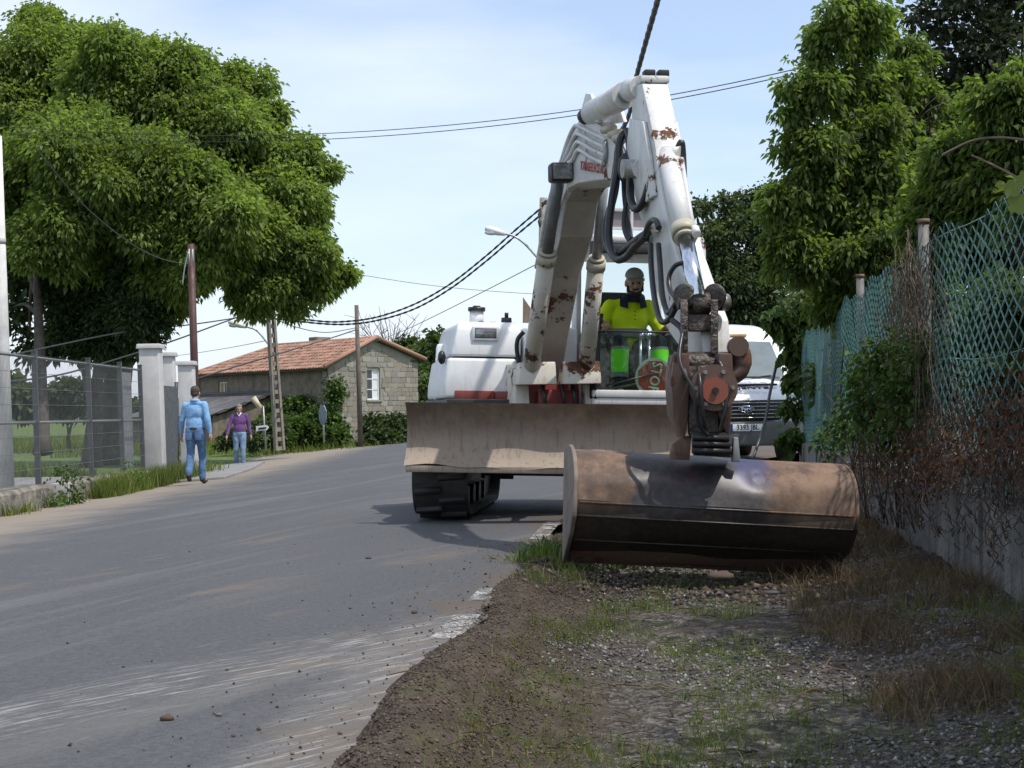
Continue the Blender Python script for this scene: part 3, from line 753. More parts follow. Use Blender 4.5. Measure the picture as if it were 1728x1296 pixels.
q = MB(); q.fbox(UF, (L0, L1), (C0, C1-.04), (Z1-.02, Z1+.06)); q.build('cab_roof', MT['white_paint'], cab, bevel=.03, seg=3)
q = MB(); q.fbox(UF, (L0+.06, L1-.06), (C1-.10, C1-.02), (Z1-.10, Z1-.025)); q.build('front_header', MT['cab_dark'], cab, bevel=.012)
q = MB(); q.fbox(UF, (L0+.06, L1-.06), (C0+.03, C0+.06), (Z0+.06, Z0+.62)); q.build('rear_wall', MT['cab_dark'], cab, bevel=.006)
q = MB(); q.fbox(UF, (L0+.06, L1-.06), (C0+.03, C0+.05), (Z0+.62, Z0+.68)); q.build('rear_window_rail', MT['cab_dark'], cab, bevel=.006)
q = MB(); q.fbox(UF, (L1-.045, L1-.012), (-.5, .98), (Z0+.07, Z0+.80)); q.build('door_panel', MT['white_paint'], cab, bevel=.01)
q = MB(); q.fbox(UF, (L0+.008, L0+.04), (-.5, .98), (Z0+.07, Z0+.55)); q.build('side_panel', MT['white_paint'], cab, bevel=.01)
q = MB(); q.fbox(UF, (L0+.07, L1-.07), (C1-.028, C1-.020), (Z0+.13, Z0+.60)); q.build('lower_windscreen', MT['green_glass'], cab)
q = MB(); q.tube([UF(L0+.06, C1-.024, Z0+.615), UF(L1-.06, C1-.024, Z0+.615)], .010, 6); q.build('windscreen_rail', MT['cab_dark'], cab)
q = MB(); q.hexa([UF(L0+.07, C1-.034, Z0+.64), UF(L1-.07, C1-.034, Z0+.64), UF(L1-.07, C1-.028, Z0+.64), UF(L0+.07, C1-.028, Z0+.64), UF(L0+.07, C1-.072, Z1-.11), UF(L1-.07, C1-.072, Z1-.11), UF(L1-.07, C1-.066, Z1-.11), UF(L0+.07, C1-.066, Z1-.11)])
q.build('windscreen', MT['cab_glass'], cab)
# lamp bar and beacon on the roof
lb = MB(); lb.fbox(UF, (.16, .92), (.80, .86), (Z1+.115, Z1+.135)); lb.fbox(UF, (.16, .92), (.80, .86), (Z1+.27, Z1+.29))
for l in (.17, .44, .66, .91): lb.fbox(UF, (l-.012, l+.012), (.802, .858), (Z1+.05, Z1+.268))
lbo = lb.build('roof_guard', MT['white_paint'], cab, kind='stuff')
for l0, l1 in ((.19, .42), (.46, .64), (.68, .89)):
    q = MB(); q.fbox(UF, (l0, l1), (.815, .835), (Z1+.14, Z1+.265)); q.build('guard_panel', MT['grey_plastic'] if False else MT['guard_panel'] if 'guard_panel' in MT else MT['galv'], lbo)
q = MB(); q.cyl(UF(.20, .55, Z1+.05), UF(.20, .55, Z1+.30), .03, .03, 10); bst = q.build('beacon_stem', MT['white_paint'], cab)
q = MB(); q.tube([UF(.20, .55, Z1+.30), UF(.20, .55, Z1+.36), UF(.20, .55, Z1+.41), UF(.20, .55, Z1+.43)], [.06, .058, .045, .01], 16); q.build('beacon', MT['orange_lens'], cab)
# seat, consoles, levers
loft('seat_base', [rect(.36, .86, -.10, .42, 1.20), rect(.34, .88, -.12, .46, 1.38)], MT['cab_dark'], cab, .03)
loft('seat_back', [rect(.37, .85, -.28, -.14, 1.40), rect(.37, .85, -.40, -.28, 1.98)], MT['cab_dark'], cab, .05)
loft('seat_plinth', [rect(.40, .82, -.15, .35, .995), rect(.40, .82, -.15, .35, 1.198)], MT['cab_dark'], cab, .01)
for s_ in (-1, 1):
    loft('console', [rect(.61+s_*.34-.06, .61+s_*.34+.06, -.15, .42, 1.22), rect(.61+s_*.34-.06, .61+s_*.34+.06, -.15, .44, 1.56)], MT['cab_dark'], cab, .02)
    q = MB(); q.tube([UF(.61+s_*.34, .37, 1.55), UF(.61+s_*.33, .39, 1.66), UF(.61+s_*.33, .39, 1.73)], [.016, .018, .024], 10); q.build('joystick', MT['black'], cab)
    q = MB(); q.tube([UF(.585+s_*.045, .78, .98), UF(.585+s_*.035, .76, 1.50)], .012, 8); q.tube([UF(.585+s_*.035, .76, 1.50), UF(.585+s_*.02, .75, 1.55)], .02, 8); q.build('travel_lever', MT['chrome'], cab)
# wiper
q = MB(); q.tube([UF(.20, C1-.012, Z0+.16), UF(.62, C1-.010, Z0+.27)], .007, 6); q.build('wiper', MT['black'], cab)

# ---- swing post and its brackets
q = MB(); q.fbox(BF, (-.26, .26), (-.40, -.10), (.80, 1.15)); q.build('swing_post', MT['red_paint'], exc, bevel=.03)
for l0, l1 in ((-.33, -.235), (.235, .33)):
    q = MB(); q.hexa([BF(l0-.05*(l0 < 0), .18, .80), BF(l1+.05*(l0 > 0), .18, .80), BF(l1+.05*(l0 > 0), -.55, .80), BF(l0-.05*(l0 < 0), -.55, .80),
                      BF(l0, .08, 1.22), BF(l1, .08, 1.22), BF(l1, -.50, 1.30), BF(l0, -.50, 1.30)]); q.build('bracket_plate', MT['rusty_white'], exc, bevel=.008)
for l0, l1 in ((-.34, -.035), (.035, .34)):
    q = MB(); q.hexa([BF(l0-.02, .30, 1.10), BF(l1, .30, 1.10), BF(l1, .06, 1.10), BF(l0-.02, .06, 1.10), BF(l0+.02, .26, 1.285), BF(l1, .26, 1.285), BF(l1, .05, 1.29), BF(l0+.02, .05, 1.29)])
    q.build('cylinder_guard', MT['rusty_white'], exc, bevel=.010)
q = MB(); q.fbox(BF, (-.16, .18), (-.02, .10), (.90, 1.06)); q.build('red_block', MT['red_paint'], exc, bevel=.03)
for l in (-.13, .03, .12):
    q = MB(); q.tube(smoothpts([BF(l, .14, 1.12), BF(l+.01, .20, 1.0), BF(l+.03, .16, .82)]), .018, 8); q.build('hose', MT['hose'], exc)

# ---- boom: banana shaped box
def side(pts, lat): return [BF.px(x, y, lat) for x, y in pts]
BW = .130
bt = [BF.px(*p, -BW) for p in ((884, 640), (893, 560), (907, 450), (926, 350), (942, 272), (958, 232), (972, 208), (984, 205))]
bb = [BF.px(*p, -BW) for p in ((988, 262), (984, 306), (974, 311), (964, 320), (954, 340), (945, 400), (925, 470), (903, 600), (897, 640))]
boom_prof = bt+bb
q = MB(); q.prism(BF, boom_prof, -BW, BW); boom = q.build('boom', MT['white_paint'], exc, bevel=.012)
# head casting at the boom end, its face turned slightly to the left
def hdp(x, y, o=0.0): return at(x, y, 11.42-(x-950)*.0101-o)     # the face of the head
hd = [hdp(*p) for p in ((950, 270), (984, 207), (1006, 205), (1044, 238), (1036, 268), (1031, 302), (1000, 305), (975, 309), (958, 318))]
q = MB(); q.poly(hd, Vector((.02, .42, .0))); head_ = q.build('boom_head', MT['white_paint'], boom, bevel=.010)
q = MB(); q.tube([at(1034, 266, 11.15), at(1056, 272, 10.4), at(1084, 285, 9.62)], .065, 12); q.build('offset_link', MT['white_paint'], boom)
# rusty underside plate, a skin 3 mm proud of the box
q = MB(); up = bb[2:]
vs = []; off = .004
for k, (s_, z_) in enumerate(up):
    a = up[max(k-1, 0)]; b = up[min(k+1, len(up)-1)]; tx, tz = b[0]-a[0], b[1]-a[1]; L = math.hypot(tx, tz) or 1
    nx, nz = -tz/L, tx/L
    if nx < 0 and nz > 0: pass
    vs += [BF(-BW+.012, s_+abs(nx)*off, z_-abs(nz)*off*(1 if k < 3 else 0)), BF(BW-.012, s_+abs(nx)*off, z_-abs(nz)*off*(1 if k < 3 else 0))]
q.add(vs, [(k*2, k*2+1, k*2+3, k*2+2) for k in range(len(up)-1)]); q.build('underside_plate', MT['boom_under'], boom, recalc=False)
# maker's lettering on the face of the head
MT['decal_red'] = simple('decal_red', (.40, .05, .05), .5)
c = hdp(998, 283, .03); xd = hdp(1030, 289)-hdp(962, 277); ud = Vector((0, 0, 1)); nh = Vector((0, 0, 0))
text_mesh('lettering', 'TAKEUCHI', MT['decal_red'], head_, c+nh*.012, xd, ud, .088, .003, 1.0, .015)
# lift cylinders each side of the boom
def cylinder(name, a, b, g, r, rod, parent, mat='white_paint', rodmat='chrome', coll=True):
    """hydraulic cylinder: barrel a..g, rod g..b"""
    a = Vector(a); b = Vector(b); d = (b-a).normalized(); gp = a+(b-a)*g
    q = MB(); q.tube([a, gp], r, 20); o = q.build(name, MT[mat], parent)
    if coll:
        q = MB(); q.tube([gp-d*.04, gp+d*.035], r*1.14, 20); q.tube([gp+d*.045, gp+d*.065], r*.95, 20); q.build('gland', MT['gland'], o)
    q = MB(); q.tube([gp, b], rod, 16); q.build('rod', MT[rodmat], o)
    return o
MT['gland'] = worn_paint('gland', (.42, .39, .30), .45, .7, .5, 14)
dL = BF.px(884, 628, -.24); uL = BF.px(936, 300, -.24)
cylinder('lift_cylinder', BF(-.235, .16, 1.16), BF(-.215, uL[0], uL[1]), .62, .070, .045, exc, 'rusty_white', 'rod_grey')
uR = BF.px(1042, 300, .2)
cylinder('lift_cylinder', BF(.235, .16, 1.16), BF(.185, 1.15, 2.62), .60, .068, .040, exc, 'rusty_white', 'galv')
# steel pipes up the flank of the boom, then slanting across the head
for k in range(4):
    W_ = [at(905+k*6, 452, 12.30), at(924+k*6, 350, 11.88), hdp(945+k*3, 280+k*2, .04), hdp(957+k*3, 240+k*10, .04), hdp(968+k*1.5, 216+k*13.5, .04), hdp(976+k*1, 213+k*13.5, .04), hdp(1000-k*1, 225+k*13.5, .04), hdp(1017-k*1, 233+k*13.5, .04), hdp(1022, 238+k*13, .03)]
    q = MB(); q.tube(smoothpts(W_, 4), .0165, 8); q.build('hydraulic_pipe', MT['white_paint'], boom)
q = MB(); q.tube(smoothpts([hdp(1021, 240, .04), hdp(1022, 262, .04), hdp(1018, 280, .04)], 4), .02, 8); q.build('pipe_end', MT['galv'], boom)
# work lamp on the boom
lf1, lz1 = BF.px(940, 291, -BW-.14)
q = MB(); q.fbox(BF, (-BW-.20, -BW-.03), (lf1-.06, lf1+.08), (lz1-.075, lz1+.065)); wl = q.build('boom_lamp', MT['black_metal'], boom, bevel=.02)
q = MB(); q.fbox(BF, (-BW-.185, -BW-.045), (lf1+.078, lf1+.092), (lz1-.06, lz1+.05)); q.build('lamp_glass', MT['lamp_glass'], wl)
# arm-cylinder lug on the boom back (a fin of two plates)
for l in (-.105, .075):
    q = MB(); q.prism(BF, [BF.px(968, 212, -BW), BF.px(982, 157, -BW), BF.px(990, 158, -BW), BF.px(1004, 205, -BW)], l, l+.03); q.build('cylinder_lug', MT['white_paint'], boom, bevel=.008)
# ---- arm
AW = .085
ab = [(1068, 139), (1066, 180), (1064, 300), (1074, 350), (1090, 400), (1102, 470), (1128, 560), (1160, 604)]
af = [(1186, 596), (1180, 540), (1166, 500), (1142, 430), (1124, 360), (1112, 300), (1104, 240), (1094, 190), (1083, 141)]
arm_prof = [BF.px(*p, -AW) for p in ab+af]
q = MB(); q.prism(BF, arm_prof, -AW, AW); arm = q.build('arm', MT['white_paint'], exc, bevel=.012)
for l0, l1, o1 in ((-AW-.030, -AW-.002, 0), (AW+.002, AW+.030, 0)):
    pp = [BF.px(*p, -AW) for p in ((1064, 250), (1070, 200), (1092, 205), (1102, 262), (1110, 330), (1085, 350))]
    q = MB(); q.prism(BF, pp, l0, l1); q.build('pivot_plate', MT['white_paint'], arm, bevel=.006)
hs, hz = BF.px(1080, 285, -AW)
q = MB(); q.tube([BF(-.20, hs, hz), BF(.20, hs, hz)], .06, 16); q.build('arm_pin', MT['steel'], arm)
q = MB(); ts, tz = BF.px(1074, 134, -AW)
q.fbox(BF, (-AW-.006, AW+.012), (ts-.0, ts+.13), (tz-.045, tz+.0)); q.build('arm_head', MT['white_paint'], arm, bevel=.012)
for l in (-.02, .07):
    q = MB(); q.fbox(BF, (l-.035, l+.035), (ts+.02, ts+.10), (tz+.002, tz+.045)); q.build('head_lug', MT['black_metal'], arm, bevel=.008)
# arm cylinder over the top, from the boom lug to the arm head
a0 = at(1003, 190, 10.85); a1 = at(1070, 152, 9.82)
a0 = at(1000, 191, 11.0)
cylinder('arm_cylinder', a0, a1, .80, .088, .05, exc, 'white_paint', 'chrome', False)
q = MB(); q.tube([at(1064, 152, 9.95), at(1082, 147, 9.75)], .075, 16); q.build('cylinder_eye', MT['white_paint'], arm)
q = MB(); q.ell(at(997, 196, 11.05), (.10, .10, .07)); q.build('cylinder_base', MT['black_metal'], boom)
# bucket cylinder down the front of the arm
bc = cylinder('bucket_cylinder', at(1128, 262, 9.35), at(1178, 506, 8.42), .56, .066, .047, exc)
q = MB(); q.tube([at(1118, 262, 9.38), at(1150, 262, 9.30)], .058, 14); q.build('cylinder_eye', MT['white_paint'], bc)
q = MB(); q.tube([at(1150, 268, 9.25), at(1160, 330, 9.0), at(1172, 395, 8.78)], .014, 8); q.build('steel_pipe', MT['white_paint'], bc)
q = MB(); q.tube([at(1172, 385, 8.78), at(1176, 396, 8.74)], .026, 12); q.build('pipe_block', MT['white_paint'], bc)
q = MB(); q.hexa([at(1098, 392, 9.25), at(1112, 392, 9.2), at(1112, 392, 9.3), at(1098, 392, 9.35), at(1094, 370, 9.3), at(1108, 370, 9.25), at(1108, 370, 9.35), at(1094, 370, 9.4)]); q.build('valve_block', MT['rusty_white'], arm, bevel=.01)

# ---- bucket linkage, coupler, bucket
HF = Frame(at(1184, 620, 8.42), R(9), R(3.4))        # frame at the bucket pins, leaning with the bucket
def H(px, py, d): return at(px, py, d)
lk = MB(); lk.tube([H(1143, 512, 8.46), H(1222, 512, 8.5)], .034, 16); lk.build('link_pin', MT['greasy'], exc)
for px, w in ((1155, 12), (1206, 12)):
    q = MB(); q.tube([H(px-2, 500, 8.44), H(px+2, 500, 8.46)], .070, 20)
    q.hexa([H(px-7, 598, 8.38), H(px+6, 598, 8.38), H(px+6, 598, 8.50), H(px-7, 598, 8.50), H(px-7, 505, 8.40), H(px+6, 505, 8.40), H(px+6, 505, 8.52), H(px-7, 505, 8.52)])
    q.build('bucket_link', MT['greasy'], exc, bevel=.006, kind='stuff')
q = MB(); q.tube([H(1213, 510, 8.48), H(1227, 510, 8.5)], .048, 16); q.build('pin_head', MT['steel'], exc)
q = MB(); q.tube([H(1166, 512, 8.45), H(1196, 512, 8.46)], .062, 18); q.build('rod_eye', MT['greasy'], exc)
for px in (1160, 1200):
    q = MB(); q.hexa([H(px-4, 560, 8.9), H(px+4, 560, 8.9), H(px+4, 560, 9.0), H(px-4, 560, 9.0), H(px-4, 505, 8.46), H(px+4, 505, 8.46), H(px+4, 500, 8.55), H(px-4, 500, 8.55)]); q.build('guide_link', MT['greasy'], exc, bevel=.006)
# H-shaped link: crossbar with round opening
q = MB(); q.hexa([H(1160, 560, 8.42), H(1203, 560, 8.42), H(1203, 560, 8.48), H(1160, 560, 8.48), H(1160, 530, 8.42), H(1203, 530, 8.42), H(1203, 530, 8.48), H(1160, 530, 8.48)]); q.build('link_crossbar', MT['greasy'], exc, bevel=.012)
# tilting quick coupler
cp = thing('tilt_coupler', (0, 0, 0), None, None); cp.parent = exc; cp.location = H(1195, 680, 8.4)-origin_of(exc)
MT['coupler'] = worn_paint('coupler', (.10, .060, .050), .8, .9, .4, 11)
q = MB(); q.tube([H(1138, 612, 8.42), H(1226, 612, 8.45)], .060, 18); q.build('bucket_pin', MT['greasy'], cp)
for px0, px1 in ((1138, 1163), (1212, 1236)):
    pts = [(px0, 596), (px1, 596), (px1+2, 640), (px1-1, 700), (px0+18, 742), (px0-2 if px0 < 1200 else px0, 700), (px0-6 if px0 < 1200 else px0, 640)]
    q = MB(); q.poly([H(x, y, 8.30+.0004*(y-596)) for x, y in pts], Vector((0.0, .34, 0))); q.build('cheek_plate', MT['coupler'], cp, bevel=.012)
q = MB(); q.hexa([H(1161, 740, 8.34), H(1214, 740, 8.34), H(1214, 740, 8.66), H(1161, 740, 8.66), H(1158, 615, 8.36), H(1214, 615, 8.36), H(1214, 615, 8.62), H(1158, 615, 8.62)]); q.build('tilt_body', MT['greasy'], cp, bevel=.03)
fc = H(1203, 655, 8.30); ax = Vector((.04, -1, .03))
q = MB(); q.disc_axis(fc, ax, .125, .12, 28); q.build('tilt_housing', MT['coupler'], cp)
MT['rust_red'] = worn_paint('rust_red', (.24, .055, .035), .7, .8, .5, 18)
q = MB(); q.disc_axis(fc+Vector((0, -.07, -.015)), ax, .072, .04, 24); fl = q.build('flange', MT['rust_red'], cp)
q = MB(); q.disc_axis(fc+Vector((0, -.095, -.015)), ax, .018, .02, 10); q.build('centre_bolt', MT['black'], fl)
for k in range(6):
    a = k*math.pi/3; q = MB(); q.disc_axis(fc+Vector((.098*math.cos(a), -.065, .098*math.sin(a))), ax, .012, .03, 6); q.build('bolt', MT['steel'], cp)
# curved hook on the right of the coupler
q = MB(); hk = [(1216, 628), (1236, 634), (1250, 622), (1251, 600), (1243, 577)]
q.tube(smoothpts([H(x, y, 8.42) for x, y in hk], 5), [.05]*12+[.055]*5+[.045]*4, 10); q.build('hook', MT['coupler'], cp)
q = MB(); q.disc_axis(H(1245, 585, 8.40), (0, 1, 0), .055, .09, 18); q.build('hook_eye', MT['coupler'], cp)
# lower adapter with two ears
q = MB(); q.hexa([H(1168, 768, 8.30), H(1236, 770, 8.32), H(1236, 770, 8.62), H(1168, 768, 8.60), H(1166, 728, 8.28), H(1228, 730, 8.30), H(1228, 730, 8.62), H(1166, 728, 8.60)]); q.build('adapter', MT['black_metal'], cp, bevel=.02)
for k in range(3):
    q = MB(); q.tube([H(1168, 738+k*11, 8.27), H(1230+k*2, 740+k*11, 8.29)], .017, 8); q.build('adapter_rib', MT['black_metal'], cp)
for a, b in (((1137, 770), (1165, 742)), ):
    q = MB(); q.poly([H(1130, 775, 8.40), H(1164, 777, 8.40), H(1167, 735, 8.40), H(1150, 738, 8.40), H(1134, 750, 8.40)], (0, .06, 0)); q.build('adapter_ear', MT['rusty_steel'] if 'rusty_steel' in MT else MT['blade'], cp, bevel=.006)
q = MB(); q.poly([H(1236, 780, 8.42), H(1250, 780, 8.42), H(1246, 738, 8.42), H(1238, 738, 8.42)], (0, .06, 0)); q.build('adapter_ear', MT['galv'], cp, bevel=.006)
# small coupler hoses
for pts in ([(1152, 560, 8.36), (1147, 610, 8.25), (1170, 660, 8.2), (1178, 712, 8.22), (1196, 735, 8.24)], [(1208, 600, 8.34), (1226, 640, 8.26), (1224, 690, 8.22), (1214, 730, 8.24)], [(1178, 618, 8.3), (1182, 650, 8.2), (1186, 700, 8.2), (1192, 728, 8.24)]):
    q = MB(); q.tube(smoothpts([H(*p) for p in pts]), .011, 8); q.build('hose', MT['hose'], cp)

# bucket: broad ditching bucket curled under, its back towards the road
BKW = 1.53
KF = Frame(at(1197, 838, 8.62), R(4), R(4.3))
kb = thing('bucket', (0, 0, 0), None, None); kb.parent = exc; kb.location = KF.o-origin_of(exc)
k0 = KF.o.z
def KU(z): return z-k0          # world height -> frame height (before tilt)
shell = [(-.36, .545)]+[(-.10+.33*math.cos(R(a))*1.0, .345+.245*math.sin(R(a))) for a in range(100, 3, -8)]+[(.245, .315), (.243, .29), (.235, .225), (.160, .135), (.08, .075), (-.02, .03), (-.09, -.035), (-.10, -.055)]
def kz(u): return (u-.36)*.96          # centre the profile on the frame
inner = [(f*.93-.012, u*.94+.020) for f, u in shell]
q = MB(); nn_ = 40; vs = []; m_ = len(shell)
for k in range(nn_+1):
    l = -BKW/2+BKW*k/nn_
    for i_, (f, u) in enumerate(shell):
        dent = -.03*math.exp(-((l-.24)/.06)**2-((u-.50)/.07)**2) + .004*math.sin(l*7+i_)
        vs.append(KF(l, f+dent, kz(u)+dent*.4))
    for f, u in reversed(inner): vs.append(KF(l, f, kz(u)))
M2 = 2*m_
fs = [(k*M2+j, k*M2+(j+1) % M2, (k+1)*M2+(j+1) % M2, (k+1)*M2+j) for k in range(nn_) for j in range(M2)]
fs += [tuple(range(M2)), tuple(nn_*M2+j for j in reversed(range(M2)))]
q.add(vs, fs); sh = q.build('shell', MT['bucket'], kb)
for p in sh.data.polygons: p.use_smooth = True
sh.data.set_sharp_from_angle(angle=R(24))
for l0, l1, pr_ in ((-BKW/2-.026, -BKW/2-.002, 0), (BKW/2+.002, BKW/2+.022, 1)):
    ep = [(-.38, .60), (-.12, .615)]+[(-.10+.345*math.cos(R(a)), .345+.262*math.sin(R(a))) for a in range(80, 3, -10)]+[(.258, .30), (.248, .215), (.16, .115), (.05, .04), (-.10, -.07), (-.15, -.05)]
    q = MB(); q.prism(KF, [(f, kz(u)) for f, u in (shell if pr_ else ep)], l0, l1); q.build('end_plate', MT['bucket'] if pr_ else MT['end_plate'], kb, bevel=.005)
# raised wear strips along the facets and the bolted cutting edge
for f, u, w in ((.246, .302, .012), (.237, .225, .010), (.088, .078, .010)):
    q = MB(); q.tube([KF(-BKW/2+.01, f, kz(u)), KF(BKW/2-.01, f, kz(u))], w*.55, 6); q.build('weld_seam', MT['bucket'], kb)
q = MB(); q.hexa([KF(-BKW/2, -.12, kz(-.075)), KF(BKW/2, -.12, kz(-.075)), KF(BKW/2, -.15, kz(-.06)), KF(-BKW/2, -.15, kz(-.06)), KF(-BKW/2, -.03, kz(.022)), KF(BKW/2, -.03, kz(.022)), KF(BKW/2, -.06, kz(.045)), KF(-BKW/2, -.06, kz(.045))])
q.build('cutting_edge', MT['coupler'], kb, bevel=.005)

# ---- hoses
HOSES = [
 (.026, [(1058, 221, 10.1), (1046, 238, 10.0), (1043, 280, 9.95), (1034, 330, 9.95), (1027, 390, 9.95), (1032, 424, 9.9), (1043, 438, 9.8), (1058, 432, 9.7), (1072, 415, 9.55), (1090, 398, 9.4)]),
 (.026, [(1050, 236, 10.25), (1043, 255, 10.1), (1038, 320, 10.1), (1022, 385, 10.1), (1028, 420, 10.0), (1042, 430, 9.9), (1060, 416, 9.7), (1076, 404, 9.5), (1094, 392, 9.4)]),
 (.026, [(1058, 221, 10.05), (1062, 240, 9.95), (1064, 290, 9.8), (1064, 332, 9.7), (1072, 352, 9.6), (1085, 342, 9.5), (1096, 310, 9.45), (1104, 276, 9.5)]),
 (.024, [(1040, 236, 10.3), (1052, 262, 10.2), (1060, 320, 10.1), (1055, 380, 10.0), (1068, 408, 9.8), (1090, 402, 9.5)]),
 (.018, [(1052, 262, 10.15), (1054, 330, 10.1), (1062, 390, 9.95), (1066, 405, 9.8)]),
 (.018, [(1088, 398, 9.35), (1096, 376, 9.2), (1106, 372, 9.1), (1112, 385, 9.05)]),
 (.017, [(1098, 412, 9.2), (1099, 450, 9.1), (1104, 500, 8.9), (1114, 540, 8.7), (1128, 540, 8.6), (1140, 520, 8.5)]),
 (.017, [(1111, 412, 9.1), (1114, 450, 9.0), (1118, 500, 8.8), (1128, 528, 8.65), (1142, 510, 8.5)]),
 (.014, [(1158, 443, 8.62), (1140, 448, 8.66), (1129, 468, 8.68), (1132, 492, 8.62), (1146, 503, 8.5)]),
 (.020, [(1142, 255, 9.3), (1150, 240, 9.3), (1153, 270, 9.3), (1154, 300, 9.25)]),
 (.016, [(1134, 540, 8.5), (1152, 560, 8.42), (1148, 600, 8.36), (1160, 640, 8.3)]),
]
for r_, pts in HOSES:
    q = MB(); q.tube(smoothpts([at(*p) for p in pts], 7), r_, 10); q.build('hose', MT['hose'], exc)
q = MB(); q.ell(at(1060, 285, 9.9), (.07, .06, .11)); q.build('hose_clamp', MT['black_rubber'], exc)
for px, py, d in ((1042, 224, 10.3), (1030, 216, 10.45), (1050, 230, 10.2)):
    q = MB(); q.tube([at(px-12, py+4, d+.1), at(px+6, py, d-.05)], .028, 10); q.build('hose_fitting', MT['gland'], exc)
q = MB(); q.tube(smoothpts([at(884, 560, 12.6), at(874, 572, 12.6), at(872, 590, 12.6), at(876, 612, 12.6)]), .018, 8); q.build('hose', MT['hose'], exc)
# ================================================================== PEOPLE
MT['skin'] = simple('skin', (.42, .245, .175), .55, 0, .18, 14, .1, 200)
MT['denim'] = simple('denim', (.105, .185, .31), .9, 0, .35, 7, .35, 160, .002, .2, c2=(.062, .115, .22))
MT['denim_pale'] = simple('denim_pale', (.19, .265, .37), .9, 0, .35, 6, .35, 160, .002, .2, c2=(.10, .155, .25))
MT['shirt_blue'] = simple('shirt_blue', (.215, .40, .64), .85, 0, .15, 7, .3, 120, .002, .2)
MT['jumper'] = simple('jumper', (.145, .070, .195), .95, 0, .22, 8, .5, 160, .003, .1)
MT['hi_vis'] = simple('hi_vis', (.62, .78, .012), .7, 0, .08, 6, .3, 120, .002, .2)
MT['hi_vis_green'] = simple('hi_vis_green', (.20, .85, .02), .7, 0, .06, 6, .25, 120, .002, .2)
MT['navy'] = simple('navy', (.017, .02, .038), .85, 0, .25, 7, .3, 120, .002, .2)
MT['reflective'] = simple('reflective', (.20, .21, .215), .5, 0, .2, 9)
MT['hair_grey'] = simple('hair_grey', (.20, .185, .17), .8, 0, .45, 40, .5, 140, .004)
MT['hair_brown'] = simple('hair_brown', (.06, .045, .035), .8, 0, .5, 40, .5, 140, .004)
MT['beard'] = simple('beard', (.022, .016, .013), .8, 0, .5, 50, .6, 160, .004)
MT['leather'] = simple('leather', (.035, .022, .016), .5, 0, .3, 9)
MT['cap_grey'] = simple('cap_grey', (.26, .25, .235), .85, 0, .2, 9, .2, 90)
MT['eye_white'] = simple('eye_white', (.6, .58, .55), .3)
MT['dark_eye'] = simple('dark_eye', (.02, .014, .01), .2)
def oriented(fr): return Matrix((fr.R, fr.F, fr.U)).transposed()      # columns R,F,U
def head_shape(q, fr, s=1.0):
    """head in a Frame whose origin is the head's centre, F = the way it looks"""
    M3 = oriented(fr)
    q.ell(fr(0, -.012*s, .030*s), (.076*s, .096*s, .090*s), M3)
    q.ell(fr(0, .030*s, -.045*s), (.058*s, .062*s, .078*s), M3)
    q.ell(fr(0, .060*s, -.092*s), (.030*s, .026*s, .024*s), M3)
    q.tube([fr(0, .082*s, .020*s), fr(0, .112*s, -.028*s)], [.011*s, .017*s], 8)
    q.ell(fr(0, .074*s, .034*s), (.052*s, .020*s, .012*s), M3)
    q.ell(fr(0, .086*s, -.066*s), (.026*s, .014*s, .010*s), M3)
    for k in (-1, 1):
        q.ell(fr(k*.078*s, -.012*s, -.010*s), (.012*s, .022*s, .034*s), M3)
        q.ell(fr(k*.036*s, .066*s, -.022*s), (.024*s, .024*s, .020*s), M3)
def hand(q, w, d, palmn, s, spread=.02, curl=.5, mirror=1):
    """palm and five separate bent fingers from the wrist w along direction d; palmn = where the palm faces"""
    d = d.normalized(); n = (palmn-d*palmn.dot(d)).normalized(); x = d.cross(n)*mirror
    c = w+d*.05*s
    q.tube([w-d*.02*s, w+d*.02*s, c+d*.03*s], [.025*s, .030*s, .030*s], 8)
    q.hexa([c+x*a*.040*s+n*b*.012*s+d*e*.045*s for e, a, b in ((-1, -.8, -1), (-1, .8, -1), (-1, .8, 1), (-1, -.8, 1), (1, -1, -1), (1, 1, -1), (1, 1, 1), (1, -1, 1))])
    for k, (o, ln) in enumerate(((-.032, .070), (-.011, .080), (.011, .076), (.032, .060))):
        p = c+d*.043*s+x*o*s; e1 = d*math.cos(curl*.5)+n*math.sin(curl*.5); e2 = d*math.cos(curl*1.5)+n*math.sin(curl*1.5); e3 = d*math.cos(curl*2.2)+n*math.sin(curl*2.2)
        q.tube([p-d*.02*s, p, p+e1*ln*.45*s, p+e1*ln*.45*s+e2*ln*.33*s, p+e1*ln*.45*s+e2*ln*.33*s+e3*ln*.26*s], [.009*s, .0095*s, .009*s, .0082*s, .006*s], 7)
    p = c-d*.030*s-x*.034*s; q.tube([p, p-x*.022*s+d*.030*s+n*.012*s, p-x*.026*s+d*.062*s+n*.022*s], [.013*s, .0105*s, .008*s], 7)
def limb(q, pts, rs, n=12):
    for a, b, r0, r1 in zip(pts, pts[1:], rs, rs[1:]):
        q.tube([a, b], [r0, r1], n)
    for p, r in zip(pts, rs): q.ell(p, (r, r, r), None, 12, 8)
